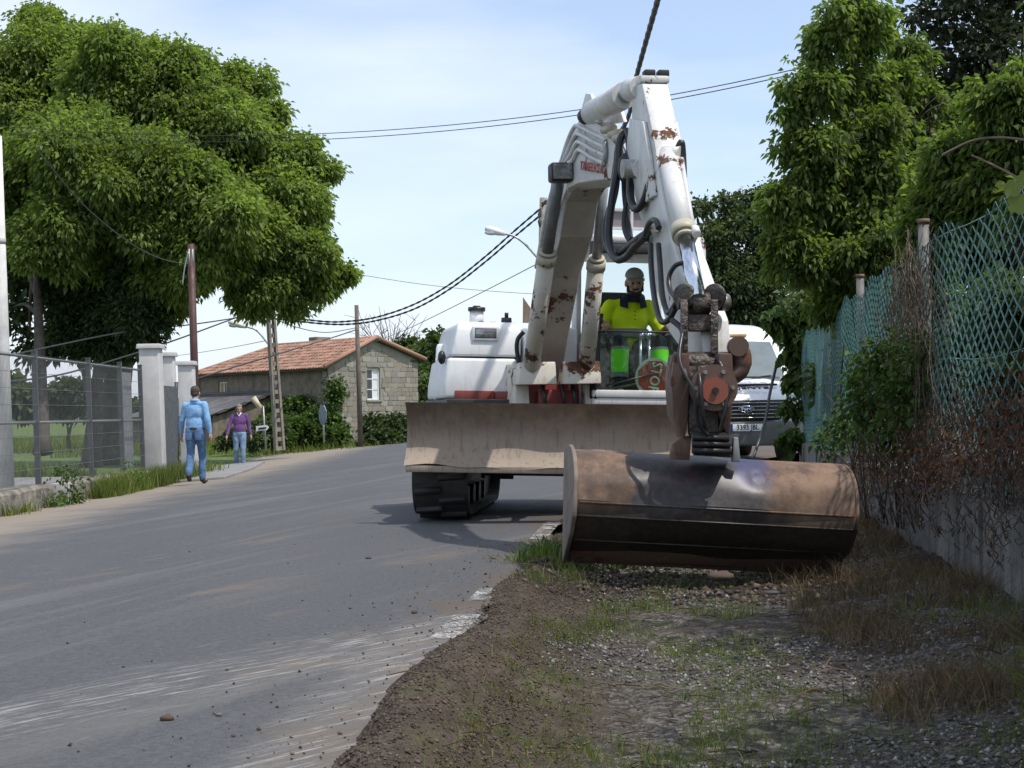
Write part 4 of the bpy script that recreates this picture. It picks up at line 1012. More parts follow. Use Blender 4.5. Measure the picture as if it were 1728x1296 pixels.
def person(label, cat, fr, J, hd, mats, H=1.75, bare_arm=False, group=None, facial=None, voxel=.011):
    """J: joints in world coordinates; hd: Frame at the head's centre"""
    s = H/1.75
    t = thing('person', fr.o, label, cat, group)
    M3 = oriented(fr)
    q = MB(); head_shape(q, hd, s)
    limb(q, [hd(0, -.02*s, -.06*s), J['neck'], J['chest']], [.056*s, .060*s, .075*s])
    limb(q, [J['chest'], J['pelvis']], [.085*s, .09*s])
    for k in 'LR':
        limb(q, [J['chest']*.4+J['sh'+k]*.6, J['sh'+k], J['el'+k], J['wr'+k]], [.036*s, .038*s, .036*s, .026*s])
        limb(q, [J['pelvis'], J['hip'+k], J['kn'+k], J['an'+k]], [.08*s, .070*s, .05*s, .036*s])
        d = J['wr'+k]-J['el'+k]
        hand(q, J['wr'+k], J.get('hd'+k, d), J['palm'+k], s*1.02, curl=J.get('curl', .45), mirror=1 if k == 'L' else -1)
        limb(q, [J['an'+k], J['to'+k]], [.038*s, .028*s])
    remesh('body', q, mats['skin'], t, .0075, 1)
    # shirt
    q = MB()
    up = (J['neck']-J['pelvis']).normalized()
    belly = J['pelvis']*.62+J['chest']*.38; ch = J['chest']
    R3 = M3
    q.ell(ch+up*.0, (.172*s*max(1, J.get('belly', 1)*.97), .122*s, .19*s), R3); q.ell(belly+fr.F*.012*s, (.158*s*J.get('belly', 1), .130*s*J.get('belly', 1), .19*s), R3)
    q.ell(J['pelvis']+up*.07*s, (.168*s, .130*s, .10*s), R3)
    q.tube([J['shL'], J['chest']*.25+J['neck']*.75, J['shR']], [.052*s, .066*s, .052*s], 12)
    q.tube([J['neck']-up*.05*s, J['neck']+up*.012*s], [.085*s, .068*s], 14)
    for k in 'LR':
        if bare_arm: limb(q, [J['sh'+k], J['sh'+k].lerp(J['el'+k], .86)], [.068*s, .064*s])
        else: limb(q, [J['sh'+k], J['el'+k], J['wr'+k].lerp(J['el'+k], .06)], [.064*s, .056*s, .042*s])
    sh = remesh('shirt', q, mats['shirt'], t, voxel, 2, .011*s, 9, 3)
    # trousers
    q = MB(); q.ell(J['pelvis'], (.165*s, .130*s, .13*s), R3)
    for k in 'LR':
        limb(q, [J['hip'+k], J['kn'+k], J['an'+k].lerp(J['kn'+k], .05)], [.100*s, .072*s, .064*s])
        q.ell(J['pelvis'].lerp(J['hip'+k], .8)-fr.F*.05*s, (.095*s, .09*s, .12*s), R3)
    tr = remesh('trousers', q, mats['trousers'], t, voxel, 2, .012*s, 9, 8)
    for k in 'LR':
        q = MB(); a = J['an'+k]; b = J['to'+k]; dd = (b-a); dd = Vector((dd.x, dd.y, dd.z))
        low = a+Vector((0, 0, -.035*s))
        q.ell(low-dd*.12, (.042*s, .05*s, .042*s)); q.tube([low-dd*.1, low+dd*.55, b], [.043*s, .043*s, .036*s], 10); q.ell(b, (.040*s, .045*s, .032*s)); q.ell(a, (.045*s, .045*s, .05*s))
        remesh('shoe', q, mats['shoe'], t, .010, 2)
    # eyes
    for k in (-1, 1):
        q = MB(); q.ell(hd(k*.031*s, .078*s, .008*s), (.0125*s, .010*s, .0085*s), oriented(hd), 10, 8); q.build('eye', mats.get('eye', MT['dark_eye']), t)
    return t, sh, tr
def hair_shell(t, hd, s, mat, lo=-.02, back=-.09, front=.085, name='hair', balding=0.0):
    q = MB(); M3 = oriented(hd)
    q.ell(hd(0, -.016*s, .042*s), (.083*s, .100*s, .088*s), M3, 20, 14); q.ell(hd(0, -.055*s, -.012*s), (.070*s, .058*s, .065*s), M3)
    for k in (-1, 1): q.ell(hd(k*.070*s, -.004*s, .012*s), (.013*s, .045*s, .045*s), M3)
    o = remesh(name, q, mat, t, .008, 1, .006, 40, 5)
    off = origin_of(t); bm = bmesh.new(); bm.from_mesh(o.data); kill = []
    for v in bm.verts:
        p = v.co+off-hd.o; f = p.dot(hd.F); u = p.dot(hd.U); l = p.dot(hd.R)
        line = .048*s if f > .045*s else (-.03*s if f > -.02*s else back*s)
        if f > .03*s and u < .060*s+balding*.03*s: kill.append(v)
        elif u < line: kill.append(v)
    bmesh.ops.delete(bm, geom=kill, context='VERTS'); bm.to_mesh(o.data); bm.free(); return o
def walker(px, py, d, ang, H, stride, arms):
    g = at(px, py, d); o = Vector((g.x, g.y, g.z)); fr = Frame(o, ang); s = H/1.75
    J = {'belly': 1.0, 'pelvis': fr(0, 0, .93*s), 'chest': fr(0, .01, 1.25*s), 'neck': fr(0, -.005, 1.47*s)}
    for k, sg in (('L', -1), ('R', 1)):
        st = stride*(1 if k == 'L' else -1)
        J['hip'+k] = fr(sg*.088*s, 0, .90*s); J['sh'+k] = fr(sg*.168*s, -.01, 1.385*s)
        kn = fr(sg*.092*s, .05+st*.30, .50*s); an = fr(sg*.090*s, st*.55-(.06 if st < 0 else 0), .085*s+(.07 if st < -.05 else 0)); to = an+fr.F*.145*s+fr.R*sg*.02-Vector((0, 0, .055*s+(.045 if st < -.05 else 0)))
        J['kn'+k] = kn; J['an'+k] = an; J['to'+k] = to
        a = arms[0 if k == 'L' else 1]; sw = -st
        J['el'+k] = fr(sg*(.218+a)*s, -.02+sw*.25, 1.12*s); J['wr'+k] = fr(sg*(.245+a*1.5)*s, .05+sw*.5, .88*s)
        J['palm'+k] = fr.R*-sg
    return fr, J
# man walking away in denim shirt
fr, J = walker(331, 815, 26.6, R(176), 1.70, .16, (.02, .03))
hd = Frame(fr(0, .035, 1.60*1.70/1.75), R(170))
J['belly'] = 1.12
p1, sh, tr = person('man in light blue denim shirt and blue jeans walking away on the road edge', 'person', fr, J, hd, {'skin': MT['skin'], 'shirt': MT['shirt_blue'], 'trousers': MT['denim'], 'shoe': MT['leather']}, 1.70)
hair_shell(p1, hd, .97, MT['hair_brown'])
q = MB(); up_ = J['pelvis']; n_ = 24
q.tube([up_+Vector((0, 0, -.035)), up_+Vector((0, 0, .0))], .0, 3) if False else None
rg = [fr(.170*math.cos(2*math.pi*k/n_), .136*math.sin(2*math.pi*k/n_), .93*.97+.012) for k in range(n_)]; q.add([p for p in rg]+[p+Vector((0, 0, .035)) for p in rg], [(k, (k+1) % n_, (k+1) % n_+n_, k+n_) for k in range(n_)], True); q.build('belt', MT['leather'], p1)
for k in (-1, 1):
    q = MB(); q.fbox(fr, (k*.085-.058, k*.085+.058), (-.142, -.134), (.74, .87)); q.build('back_pocket', MT['denim'], p1, bevel=.004)
q = MB(); q.tube([fr(-.16, -.128, 1.30), fr(0, -.142, 1.295), fr(.16, -.128, 1.30)], .006, 6); q.build('yoke_seam', MT['shirt_blue'], p1)
q = MB(); q.tube([fr(0, .0, 1.395), fr(0, .005, 1.445)], [.088, .074], 16); q.build('collar', MT['shirt_blue'], p1)
# man walking towards the camera in a purple jumper
fr, J = walker(405, 790, 40.5, R(8), 1.73, -.14, (.05, .03))
hd = Frame(fr(0, .05, 1.575*1.73/1.75), R(16), 0, R(-16))
p2_, sh, tr = person('grey haired man in purple jumper and pale jeans walking towards the camera', 'person', fr, J, hd, {'skin': MT['skin'], 'shirt': MT['jumper'], 'trousers': MT['denim_pale'], 'shoe': MT['leather']}, 1.73)
hair_shell(p2_, hd, .98, MT['hair_grey'], balding=.6)
q = MB(); q.tube([fr(-.05, .075, 1.46), fr(0, .115, 1.36), fr(.05, .075, 1.46)], .016, 8); q.build('shirt_collar', MT['white'], p2_)

# ---- operator sitting in the cab
fo = Frame(UF(.60, .02, 1.40), R(9))
def U3(l, f, u): return UF(l, f, u)
J = {'pelvis': U3(.60, .0, 1.47), 'chest': U3(.615, .03, 1.705), 'neck': U3(.63, .055, 1.90), 'belly': 1.08, 'curl': .95}
for k, sg in (('L', -1), ('R', 1)):
    J['hip'+k] = U3(.60+sg*.10, .05, 1.45); J['kn'+k] = U3(.60+sg*.175, .50, 1.475); J['an'+k] = U3(.60+sg*.185, .56, 1.06); J['to'+k] = U3(.60+sg*.20, .71, 1.02)
    J['sh'+k] = U3(.615+sg*.175, .02, 1.825); J['el'+k] = U3(.61+sg*.30, .07, 1.59); J['wr'+k] = U3(.61+sg*.315, .30, 1.655)
    J['hd'+k] = UF.F*.75+UF.U*-.1-UF.R*sg*.15; J['palm'+k] = UF.U*-1+UF.R*-sg*.4
hd = Frame(U3(.648, .10, 2.035), R(6), 0, R(-14))
op, sh, tr = person('bearded digger driver in yellow high visibility shirt and grey cap sitting in the cab', 'person', fo, J, hd, {'skin': MT['skin'], 'shirt': MT['hi_vis'], 'trousers': MT['navy'], 'shoe': MT['black']}, 1.72, True)
s = .985
q = MB(); M3 = oriented(hd)
q.ell(hd(0, -.010*s, .058*s), (.087*s, .104*s, .080*s), M3, 24, 14); cap = remesh('cap', q, MT['cap_grey'], op, .008, 1)
bm = bmesh.new(); bm.from_mesh(cap.data); off = origin_of(op)
bmesh.ops.delete(bm, geom=[v for v in bm.verts if (v.co+off-hd.o).dot(hd.U) < .046*s], context='VERTS'); bm.to_mesh(cap.data); bm.free()
q = MB(); n_ = 14; vs = []
for k in range(n_+1):
    a = math.pi*k/n_; vs += [hd(.082*s*math.cos(a), .055*s+.036*s*math.sin(a), .055*s-.004*math.cos(a)**2), hd(.078*s*math.cos(a), .065*s+.105*s*math.sin(a), .046*s-.018*s*math.cos(a)**2)]
q.add(vs, [(2*k, 2*k+1, 2*k+3, 2*k+2) for k in range(n_)], True); q.build('cap_peak', MT['cap_grey'], op)
q = MB(); q.ell(hd(0, .040*s, -.088*s), (.062*s, .060*s, .046*s), M3); q.ell(hd(0, .088*s, -.048*s), (.036*s, .014*s, .010*s), M3)
for k in (-1, 1): q.tube([hd(k*.066*s, .028*s, -.02*s), hd(k*.060*s, .038*s, -.075*s)], [.012*s, .022*s], 8)
remesh('beard', q, MT['beard'], op, .006, 1, .004, 50, 2)
for k in (-1, 1):   # navy collar flaps, opened
    q = MB(); a = J['neck']; q.poly([a+UF.R*k*.050+UF.F*.070+UF.U*-.010, a+UF.R*k*.115+UF.F*.035+UF.U*-.005, a+UF.R*k*.125+UF.F*.088+UF.U*-.085, a+UF.R*k*.055+UF.F*.125+UF.U*-.105], UF.F*.012); q.build('collar', MT['navy'], op, bevel=.004)
q = MB(); q.tube([J['neck']+UF.U*-.045, J['neck']+UF.U*.035], [.092, .076], 18, False); q.build('collar_band', MT['navy'], op)
for u in (-.10, -.135, -.17):
    q = MB(); q.ell(J['neck']+UF.F*(.142-(u+.1)*.15)+UF.U*(u-.03), (.006, .004, .006)); q.build('button', MT['navy'], op)
q = MB(); n_ = 28     # grey reflective band at the waist
rg = [J['pelvis']+UF.R*.196*math.cos(2*math.pi*k/n_)+UF.F*(.172*math.sin(2*math.pi*k/n_)+.018)+UF.U*.075 for k in range(n_)]
q.add(rg+[p+UF.U*.075 for p in rg], [(k, (k+1) % n_, (k+1) % n_+n_, k+n_) for k in range(n_)], True); q.build('waist_band', MT['reflective'], op)
for k in 'LR':        # bright bands round the shins
    a, b = J['kn'+k], J['an'+k]
    q = MB(); q.tube([a.lerp(b, .16), a.lerp(b, .40), a.lerp(b, .64)], [.081, .076, .074], 18, False); q.build('shin_panel', MT['hi_vis_green'], op)
    for t0 in (.10, .64):
        q = MB(); q.tube([a.lerp(b, t0), a.lerp(b, t0+.10)], .0785, 18, False); q.build('reflective_band', MT['reflective'], op)
# round STOP paddle leaning inside the lower glass
sg_c = UF(.625, .93, 1.165)
pad = thing('stop_paddle', sg_c, 'red octagonal STOP paddle with white border lying inside the lower cab window', 'sign')
MT['sign_red'] = simple('sign_red', (.48, .055, .035), .45, 0, .12)
MT['sign_white'] = simple('sign_white', (.70, .69, .65), .45, 0, .1)
def disc_poly(c, r, n, a0, y0, y1):
    q = MB(); pts = [c+UF.R*r*math.cos(a0+2*math.pi*k/n)+UF.U*r*math.sin(a0+2*math.pi*k/n)+UF.F*y0 for k in range(n)]; return q.poly(pts, UF.F*(y1-y0))
disc_poly(sg_c, .165, 40, 0, .0, .010).build('paddle_disc', MT['sign_white'], pad)
disc_poly(sg_c, .150, 8, math.pi/8, .012, .016).build('red_octagon', MT['sign_red'], pad)
text_mesh('lettering', 'STOP', MT['sign_white'], pad, sg_c+UF.F*.018, -UF.U+UF.R*-.16, UF.R, .125, .002, .86, .02)
q = MB(); q.tube([sg_c+UF.R*-.13+UF.U*-.05, UF(.24, .93, 1.06)], .010, 8); q.build('handle', MT['wood_pole'], pad)

# ================================================================== VAN
vf = Frame((3.66, 24.2, .0), R(3))
van = thing('delivery_van', vf(0, -2.5, 0), 'white delivery van parked beyond the end of the green fence', 'van')
MT['van_white'] = simple('van_white', (.78, .79, .80), .25, 0, .06, 3)
MT['van_glass'] = simple('van_glass', (.16, .19, .19), .06, 0, .3, 1.5, spec=.9)
MT['chrome_trim'] = simple('chrome_trim', (.45, .46, .47), .25, .8, .1)
MT['blue_badge'] = simple('blue_badge', (.01, .03, .14), .25)
st = [(.0, .98), (-.06, 1.06), (-.22, 1.14), (-.50, 1.22), (-.84, 1.31), (-1.05, 1.50), (-1.30, 1.72), (-1.55, 1.94), (-1.70, 2.03), (-1.95, 2.16), (-2.3, 2.27), (-2.8, 2.33), (-4.2, 2.35), (-5.45, 2.33), (-5.5, 2.25)]
def hw(u): return 1.0-.17*max(0, (u-1.05)/1.25)**1.3
q = MB(); vs = []
for k, (f, T) in enumerate(st):
    w = .965 if k == 0 else (.985 if k == 1 else 1.0)
    ring = []
    us = [.34, .55, .80, min(1.0, T-.1)]+[T-.1+(.0)]
    side_ = [(hw(u)*w, u) for u in (.34, .55, .80)]+[(hw(T-.20)*w, T-.20), (hw(T-.07)*w*.985, T-.07), (hw(T)*w*.90, T-.012), (hw(T)*w*.5, T+.012)]
    ring = [(l, u) for l, u in side_]+[(0, T+.02)]+[(-l, u) for l, u in reversed(side_)]
    for l, u in ring:
        pull = .16*abs(l)**2.5 if k < 5 else 0
        vs.append(vf(l, f-pull, u))
K = len(vs)//len(st)
fs = [(i*K+j, i*K+j+1, (i+1)*K+j+1, (i+1)*K+j) for i in range(len(st)-1) for j in range(K-1)]
q.add(vs, fs, True); q.f.append(tuple(range(K))); q.sm.append(False); q.f.append(tuple((len(st)-1)*K+j for j in reversed(range(K)))); q.sm.append(False)
b_ = q.build('body', MT['van_white'], van); b_.data.set_sharp_from_angle(angle=R(34))
# windscreen follows the sloping front
q = MB(); vs = []
for f, T in ((-.90, 1.352), (-1.12, 1.555), (-1.35, 1.755), (-1.58, 1.955)):
    for x in (-1, -.6, 0, .6, 1): vs.append(vf(x*hw(T)*.86, f+.024-.02*abs(x), T+.040-.02*abs(x)**3))
q.add(vs, [(i*5+j, i*5+j+1, i*5+6+j, i*5+5+j) for i in range(3) for j in range(4)], True); q.build('windscreen', MT['van_glass'], van)
q = MB(); q.fbox(vf, (-.40, .40), (-1.80, -1.72), (2.085, 2.125)); q.build('amber_strip', simple('amber_strip', (.50, .30, .10), .5), van, bevel=.008)
q = MB(); q.fbox(vf, (-.93, .93), (-.06, .06), (.28, .66)); q.build('bumper', MT['grey_plastic'], van, bevel=.04, seg=3)
gr = MB(); gr.hexa([vf(-.62, .0, .70), vf(.62, .0, .70), vf(.62, -.1, .70), vf(-.62, -.1, .70), vf(-.72, -.0, 1.02), vf(.72, -.0, 1.02), vf(.72, -.12, 1.02), vf(-.72, -.12, 1.02)]); 
gr = MB(); gr.hexa([vf(-.56, .03, .68), vf(.56, .03, .68), vf(.56, -.1, .68), vf(-.56, -.1, .68), vf(-.66, .018, 1.0), vf(.66, .018, 1.0), vf(.66, -.12, 1.0), vf(-.66, -.12, 1.0)]); gr = gr.build('grille', MT['black'], van, bevel=.03, seg=3)
for k in range(5):
    z = .725+k*.058; w = .55+k*.018
    q = MB(); q.tube([vf(-w, .035-k*.002, z), vf(w, .035-k*.002, z)], .0065, 8); q.build('grille_bar', MT['chrome_trim'], gr)
q = MB(); q.ell(vf(0, .05, .86), (.115, .014, .047), oriented(vf), 24, 10); bd = q.build('badge', MT['blue_badge'], gr)
q = MB(); n_ = 28; q.tube([vf(.117*math.cos(2*math.pi*k/n_), .052, .86+.049*math.sin(2*math.pi*k/n_)) for k in range(n_+1)], .006, 6, False); q.build('badge_rim', MT['chrome_trim'], bd)
text_mesh('lettering', 'Ford', MT['white'], bd, vf(0, .066, .862), vf.R, vf.U, .075, .002, 1.1)
for k in (-1, 1):
    q = MB(); q.hexa([vf(k*.70, -.03, .78), vf(k*.96, -.13, .80), vf(k*.96, -.3, .80), vf(k*.70, -.2, .78), vf(k*.74, -.05, 1.06), vf(k*.97, -.22, 1.16), vf(k*.97, -.4, 1.16), vf(k*.74, -.25, 1.06)]); q.build('headlight', MT['lamp_glass'], van, bevel=.02)
    q = MB(); q.fbox(vf, (k*1.05-.09, k*1.05+.09), (-1.15, -1.0), (1.32, 1.66)); q.build('mirror', MT['grey_plastic'], van, bevel=.03)
    for f in (-.95, -4.4):
        q = MB(); q.disc_axis(vf(k*.84, f, .34), vf.R, .34, .24, 30); wh = q.build('wheel', MT['black_rubber'], van, bevel=.03)
        q = MB(); q.disc_axis(vf(k*.90, f, .34), vf.R, .20, .14, 24); q.build('rim', MT['galv'], wh)
    q = MB(); q.tube([vf(k*.15, -.86, 1.365), vf(k*.62, -.90, 1.40)], .010, 6); q.build('wiper', MT['black'], van)
pl = MB(); pl.fbox(vf, (-.26, .26), (.064, .072), (.515, .625)); pl = pl.build('number_plate', MT['white'], van, bevel=.003)
text_mesh('lettering', '3393 JBL', MT['black'], pl, vf(.015, .074, .57), vf.R, vf.U, .115, .002, .86, .012)
q = MB(); q.fbox(vf, (-.26, -.222), (.0723, .0745), (.515, .625)); q.build('country_band', MT['blue_badge'], pl)
text_mesh('lettering', 'JENTE', MT['black'], van, vf(.16, -.145, 1.185), vf.R+vf.F*-.0, vf.F*-.95+vf.U*.35, .15, .012, 1.25, .012)
q = MB(); q.fbox(vf, (-.05, .60), (-.46, -.40), (1.225, 1.262)); q.build('bonnet_vent', MT['black'], van, bevel=.008)
# thin stay rod leaning by the van
q = MB(); a, b = at(1313, 605, 21.6), at(1270, 775, 20.6); q.tube(smoothpts([a, at(1300, 660, 21.3), at(1290, 715, 21.0), b]), .022, 8)
prop(q.build('stay_rod', MT['dark_grey_paint'], None), 'thin dark rod slanting down in front of the white van', 'rod')
# ================================================================== STONE HOUSE
hA = Vector((-8.37, 70.0, 0)); uF = Vector((-.684, .73, 0)).normalized(); uG = Vector((.73, .684, 0)).normalized()
nF = Vector((uF.y*-1, uF.x, 0)); nF = nF if nF.y < 0 else -nF            # outward from the long wall
nG = Vector((uG.y, -uG.x, 0)); nG = nG if nG.y < 0 else -nG
LH, WG = 11.2, 5.3
zb, zE, zE2, zP = -.55, 3.08, 3.45, 4.34
house = thing('stone_house', hA+uF*4+uG*2.5+Vector((0, 0, zb)), 'old stone house with terracotta tiled roof at the bend of the road', 'house')
def masonry(name, c1, c2, mortar=(.30, .28, .25)):
    t = NT(name); n = t.noise(3.2, 7, .7); b = t.noise(1.1, 5, .6)
    col = t.ramp(n, [(.3, c2), (.7, c1)]); st = t.noise(1.2, 6, .7, t.coord((1.5, 1.5, .35)))
    col = t.mix(t.mrange(st, .5, .68, 0, .6), col, (.07, .062, .05))
    return t.done(t.pbr(col, .95, 0, t.bump(t.noise(22, 6, .7), .6, .02), .2))
MT['plaster_old'] = masonry('plaster_old', (.25, .21, .165), (.12, .10, .08))
MT['mortar'] = simple('mortar', (.27, .25, .215), .95, 0, .3, 3, .4, 30, .01)
for k, c in enumerate(((.33, .31, .275), (.26, .24, .21), (.40, .375, .33), (.30, .255, .20))):
    t = NT('house_stone%s' % 'abcd'[k]); oi = t.n('ShaderNodeObjectInfo')
    col = t.mix(t.math('MULTIPLY', oi.outputs['Random'], .5), c, (.20, .175, .14)); n = t.noise(7, 6, .7)
    col = t.mix(t.mrange(n, .4, .7, 0, .45), col, (.11, .10, .085))
    MT['hs%d' % k] = t.done(t.pbr(col, .95, 0, t.bump(t.noise(18, 6, .7), .7, .02), .2))
wt = .45
def wallbox(q, o, u, nn, l0, l1, z0, z1, t=wt):
    a = o+u*l0; b = o+u*l1; q.hexa([a+Vector((0, 0, z0)), b+Vector((0, 0, z0)), b-nn*t+Vector((0, 0, z0)), a-nn*t+Vector((0, 0, z0)), a+Vector((0, 0, z1)), b+Vector((0, 0, z1)), b-nn*t+Vector((0, 0, z1)), a-nn*t+Vector((0, 0, z1))])
# long wall with two window openings (built from the pieces around them)
W1 = (8.35, 9.15, 1.72, 2.62); W2 = (4.05, 4.75, 1.80, 2.80)
for l0, l1, z0, z1 in ((.0, W2[0], zb, zE), (W2[0], W2[1], zb, W2[2]), (W2[0], W2[1], W2[3], zE), (W2[1], W1[0], zb, zE), (W1[0], W1[1], zb, W1[2]), (W1[0], W1[1], W1[3], zE), (W1[1], LH, zb, zE)):
    q = MB(); wallbox(q, hA, uF, nF, l0, l1, z0, z1); q.build('long_wall', MT['plaster_old'], house)
# gable wall core (mortar) with a window opening
GW = (2.25, 3.02, 1.55, 3.02); gA = hA+nF*-.002
def gz(l): return zE+(zP-zE)*l/(WG/2) if l < WG/2 else zE2+(zP-zE2)*(WG-l)/(WG/2)
def gwall(l0, l1, z0, top):
    q = MB(); a, b = gA+uG*l0, gA+uG*l1; za, zbb = (gz(l0), gz(l1)) if top is None else (top, top)
    q.hexa([a+Vector((0, 0, z0)), b+Vector((0, 0, z0)), b-nG*wt+Vector((0, 0, z0)), a-nG*wt+Vector((0, 0, z0)), a+Vector((0, 0, za)), b+Vector((0, 0, zbb)), b-nG*wt+Vector((0, 0, zbb)), a-nG*wt+Vector((0, 0, za))]); q.build('gable_wall', MT['mortar'], house)
gwall(.02, GW[0], zb, None); gwall(GW[0], WG/2, zb, GW[2]); gwall(WG/2, GW[1], zb, GW[2]); gwall(GW[0], WG/2, GW[3], None); gwall(WG/2, GW[1], GW[3], None); gwall(GW[1], WG, zb, None)
q = MB(); wallbox(q, hA+uG*WG, uF, -nF, 0, LH, zb, zE2); q.build('back_wall', MT['plaster_old'], house)
q = MB(); wallbox(q, hA+uF*LH, uG, -nG, 0, WG, zb, zE); q.build('end_wall', MT['plaster_old'], house)
# gable stones, coursed, each a block of its own
stone_me = []
for k in range(10):
    q = MB(); rr = random.Random(k); j = lambda: rr.uniform(-.045, .045)
    q.hexa([(-.5+j(), 0, -.5+j()), (.5+j(), 0, -.5+j()), (.5, 1, -.5), (-.5, 1, -.5), (-.5+j(), 0, .5+j()), (.5+j(), 0, .5+j()), (.5, 1, .5), (-.5, 1, .5)]); stone_me.append(q.mesh('stone', MT['hs%d' % (k % 4)], bevel=.05, seg=1))
rr = random.Random(3); z = zb+.1; angG = math.atan2(uG.y, uG.x)
while z < zP:
    h = rr.uniform(.20, .29) if z > 1.0 else rr.uniform(.17, .25); l = .02
    while l < WG-.05:
        w = min(rr.uniform(.22, .56), WG-l); lc = l+w/2; zc = z+h/2
        l += w
        inw = GW[0]-.02 < lc+w*.45 and lc-w*.45 < GW[1]+.02 and GW[2]-.05 < zc < GW[3]+.05
        if inw or z+h > min(gz(max(.01, lc-w/2)), gz(min(WG, lc+w/2)))-.02: continue
        o = bpy.data.objects.new('stone', stone_me[rr.randrange(10)]); COL.objects.link(o); o.parent = house
        o.location = gA+uG*lc+nG*(.022+rr.uniform(0, .02))+Vector((0, 0, zc))-origin_of(house); o.scale = (w*.965, .06, h*.95); o.rotation_euler = (0, rr.uniform(-.02, .02), angG)
    z += h
# quoins at the near corner
for k in range(11):
    o = bpy.data.objects.new('stone', stone_me[k % 10]); COL.objects.link(o); o.parent = house
    o.location = hA+uF*.22+nF*.03+Vector((0, 0, zb+.2+k*.31))-origin_of(house); o.scale = (.44 if k % 2 else .30, .07, .28); o.rotation_euler = (0, 0, math.atan2(-uF.y, -uF.x))
MT['window_white'] = simple('window_white', (.70, .71, .72), .5, 0, .08)
MT['pane_dark'] = simple('pane_dark', (.03, .035, .04), .08, 0, .3, spec=.8)
def window(o, u, nn, w, cols, rows, shutter=None):
    l0, l1, z0, z1 = w; off = -.14
    q = MB()
    def bar(a0, a1, b0, b1, d0=0, d1=.05):
        p = [o+u*a0+nn*(off+d0)+Vector((0, 0, b0)), o+u*a1+nn*(off+d0)+Vector((0, 0, b0)), o+u*a1+nn*(off+d1)+Vector((0, 0, b0)), o+u*a0+nn*(off+d1)+Vector((0, 0, b0))]
        return p+[x+Vector((0, 0, b1-b0)) for x in p]
    fw = .07
    for a0, a1, b0, b1 in ((l0, l1, z0, z0+fw), (l0, l1, z1-fw, z1), (l0, l0+fw, z0+fw, z1-fw), (l1-fw, l1, z0+fw, z1-fw)): q.hexa(bar(a0, a1, b0, b1))
    for c in range(1, cols): x = l0+(l1-l0)*c/cols; q.hexa(bar(x-.028, x+.028, z0+fw, z1-fw, .002, .045))
    for r_ in range(1, rows): x = z0+(z1-z0)*r_/rows; q.hexa(bar(l0+fw, l1-fw, x-.022, x+.022, .004, .04))
    f = q.build('window', MT['window_white'], house)
    for c in range(cols):
        for r_ in range(rows):
            q = MB(); a0 = l0+(l1-l0)*c/cols+.03; a1 = l0+(l1-l0)*(c+1)/cols-.03; b0 = z0+(z1-z0)*r_/rows+.03; b1 = z0+(z1-z0)*(r_+1)/rows-.03
            q.hexa(bar(a0, a1, b0, b1, .012, .018)); q.build('pane', (shutter if (shutter and c >= cols/2) else MT['pane_dark']), f)
    q = MB(); q.hexa(bar(l0-.08, l1+.08, z0-.08, z0-.005, .0, .22)); q.build('sill', MT['mortar'], f)
window(gA, uG, nG, GW, 2, 3, MT['window_white'])
window(hA, uF, nF, W1, 2, 1, simple('ochre_board', (.42, .27, .11), .8, 0, .3, 5))
window(hA, uF, nF, W2, 2, 2, MT['window_white'])
# roof: two slopes, hipped at the far end, and the tiles laid over it
ovE, ovG = .35, .22
def rp(al, ac, z): return hA+uF*al+uG*ac+Vector((0, 0, z))
sl1 = (zP-zE)/(WG/2); sl2 = (zP-zE2)/(WG/2)
R0 = rp(-ovG, WG/2, zP+.08); R1 = rp(LH-3.3, WG/2, zP+.08)
E0 = rp(-ovG, -ovE, zE-ovE*sl1+.08); E1 = rp(LH+.3, -ovE, zE-ovE*sl1+.08)
F0 = rp(-ovG, WG+ovE, zE2-ovE*sl2+.08); F1 = rp(LH+.3, WG+ovE, zE2-ovE*sl2+.08)
MT['slate_under'] = simple('slate_under', (.07, .06, .05), .9)
q = MB(); t_ = Vector((0, 0, -.07))
q.poly([E0, E1, R1, R0], t_); q.poly([F0, R0, R1, F1], t_); q.poly([E1, F1, R1], t_)
roof = q.build('roof', MT['slate_under'], house, kind=None)
def tilemat():
    t = NT('roof_tile'); g = t.n('ShaderNodeNewGeometry')
    col = t.ramp(g.outputs['Random Per Island'], [(0, (.20, .105, .075)), (.35, (.29, .155, .11)), (.7, (.36, .215, .155)), (1, (.24, .165, .125))])
    col = t.mix(t.mrange(t.noise(1.3, 6, .7), .5, .7, 0, .75), col, (.15, .115, .085))
    return t.done(t.pbr(col, .9, 0, t.bump(t.noise(30, 5), .3, .01), .25))
MT['roof_tile'] = tilemat()
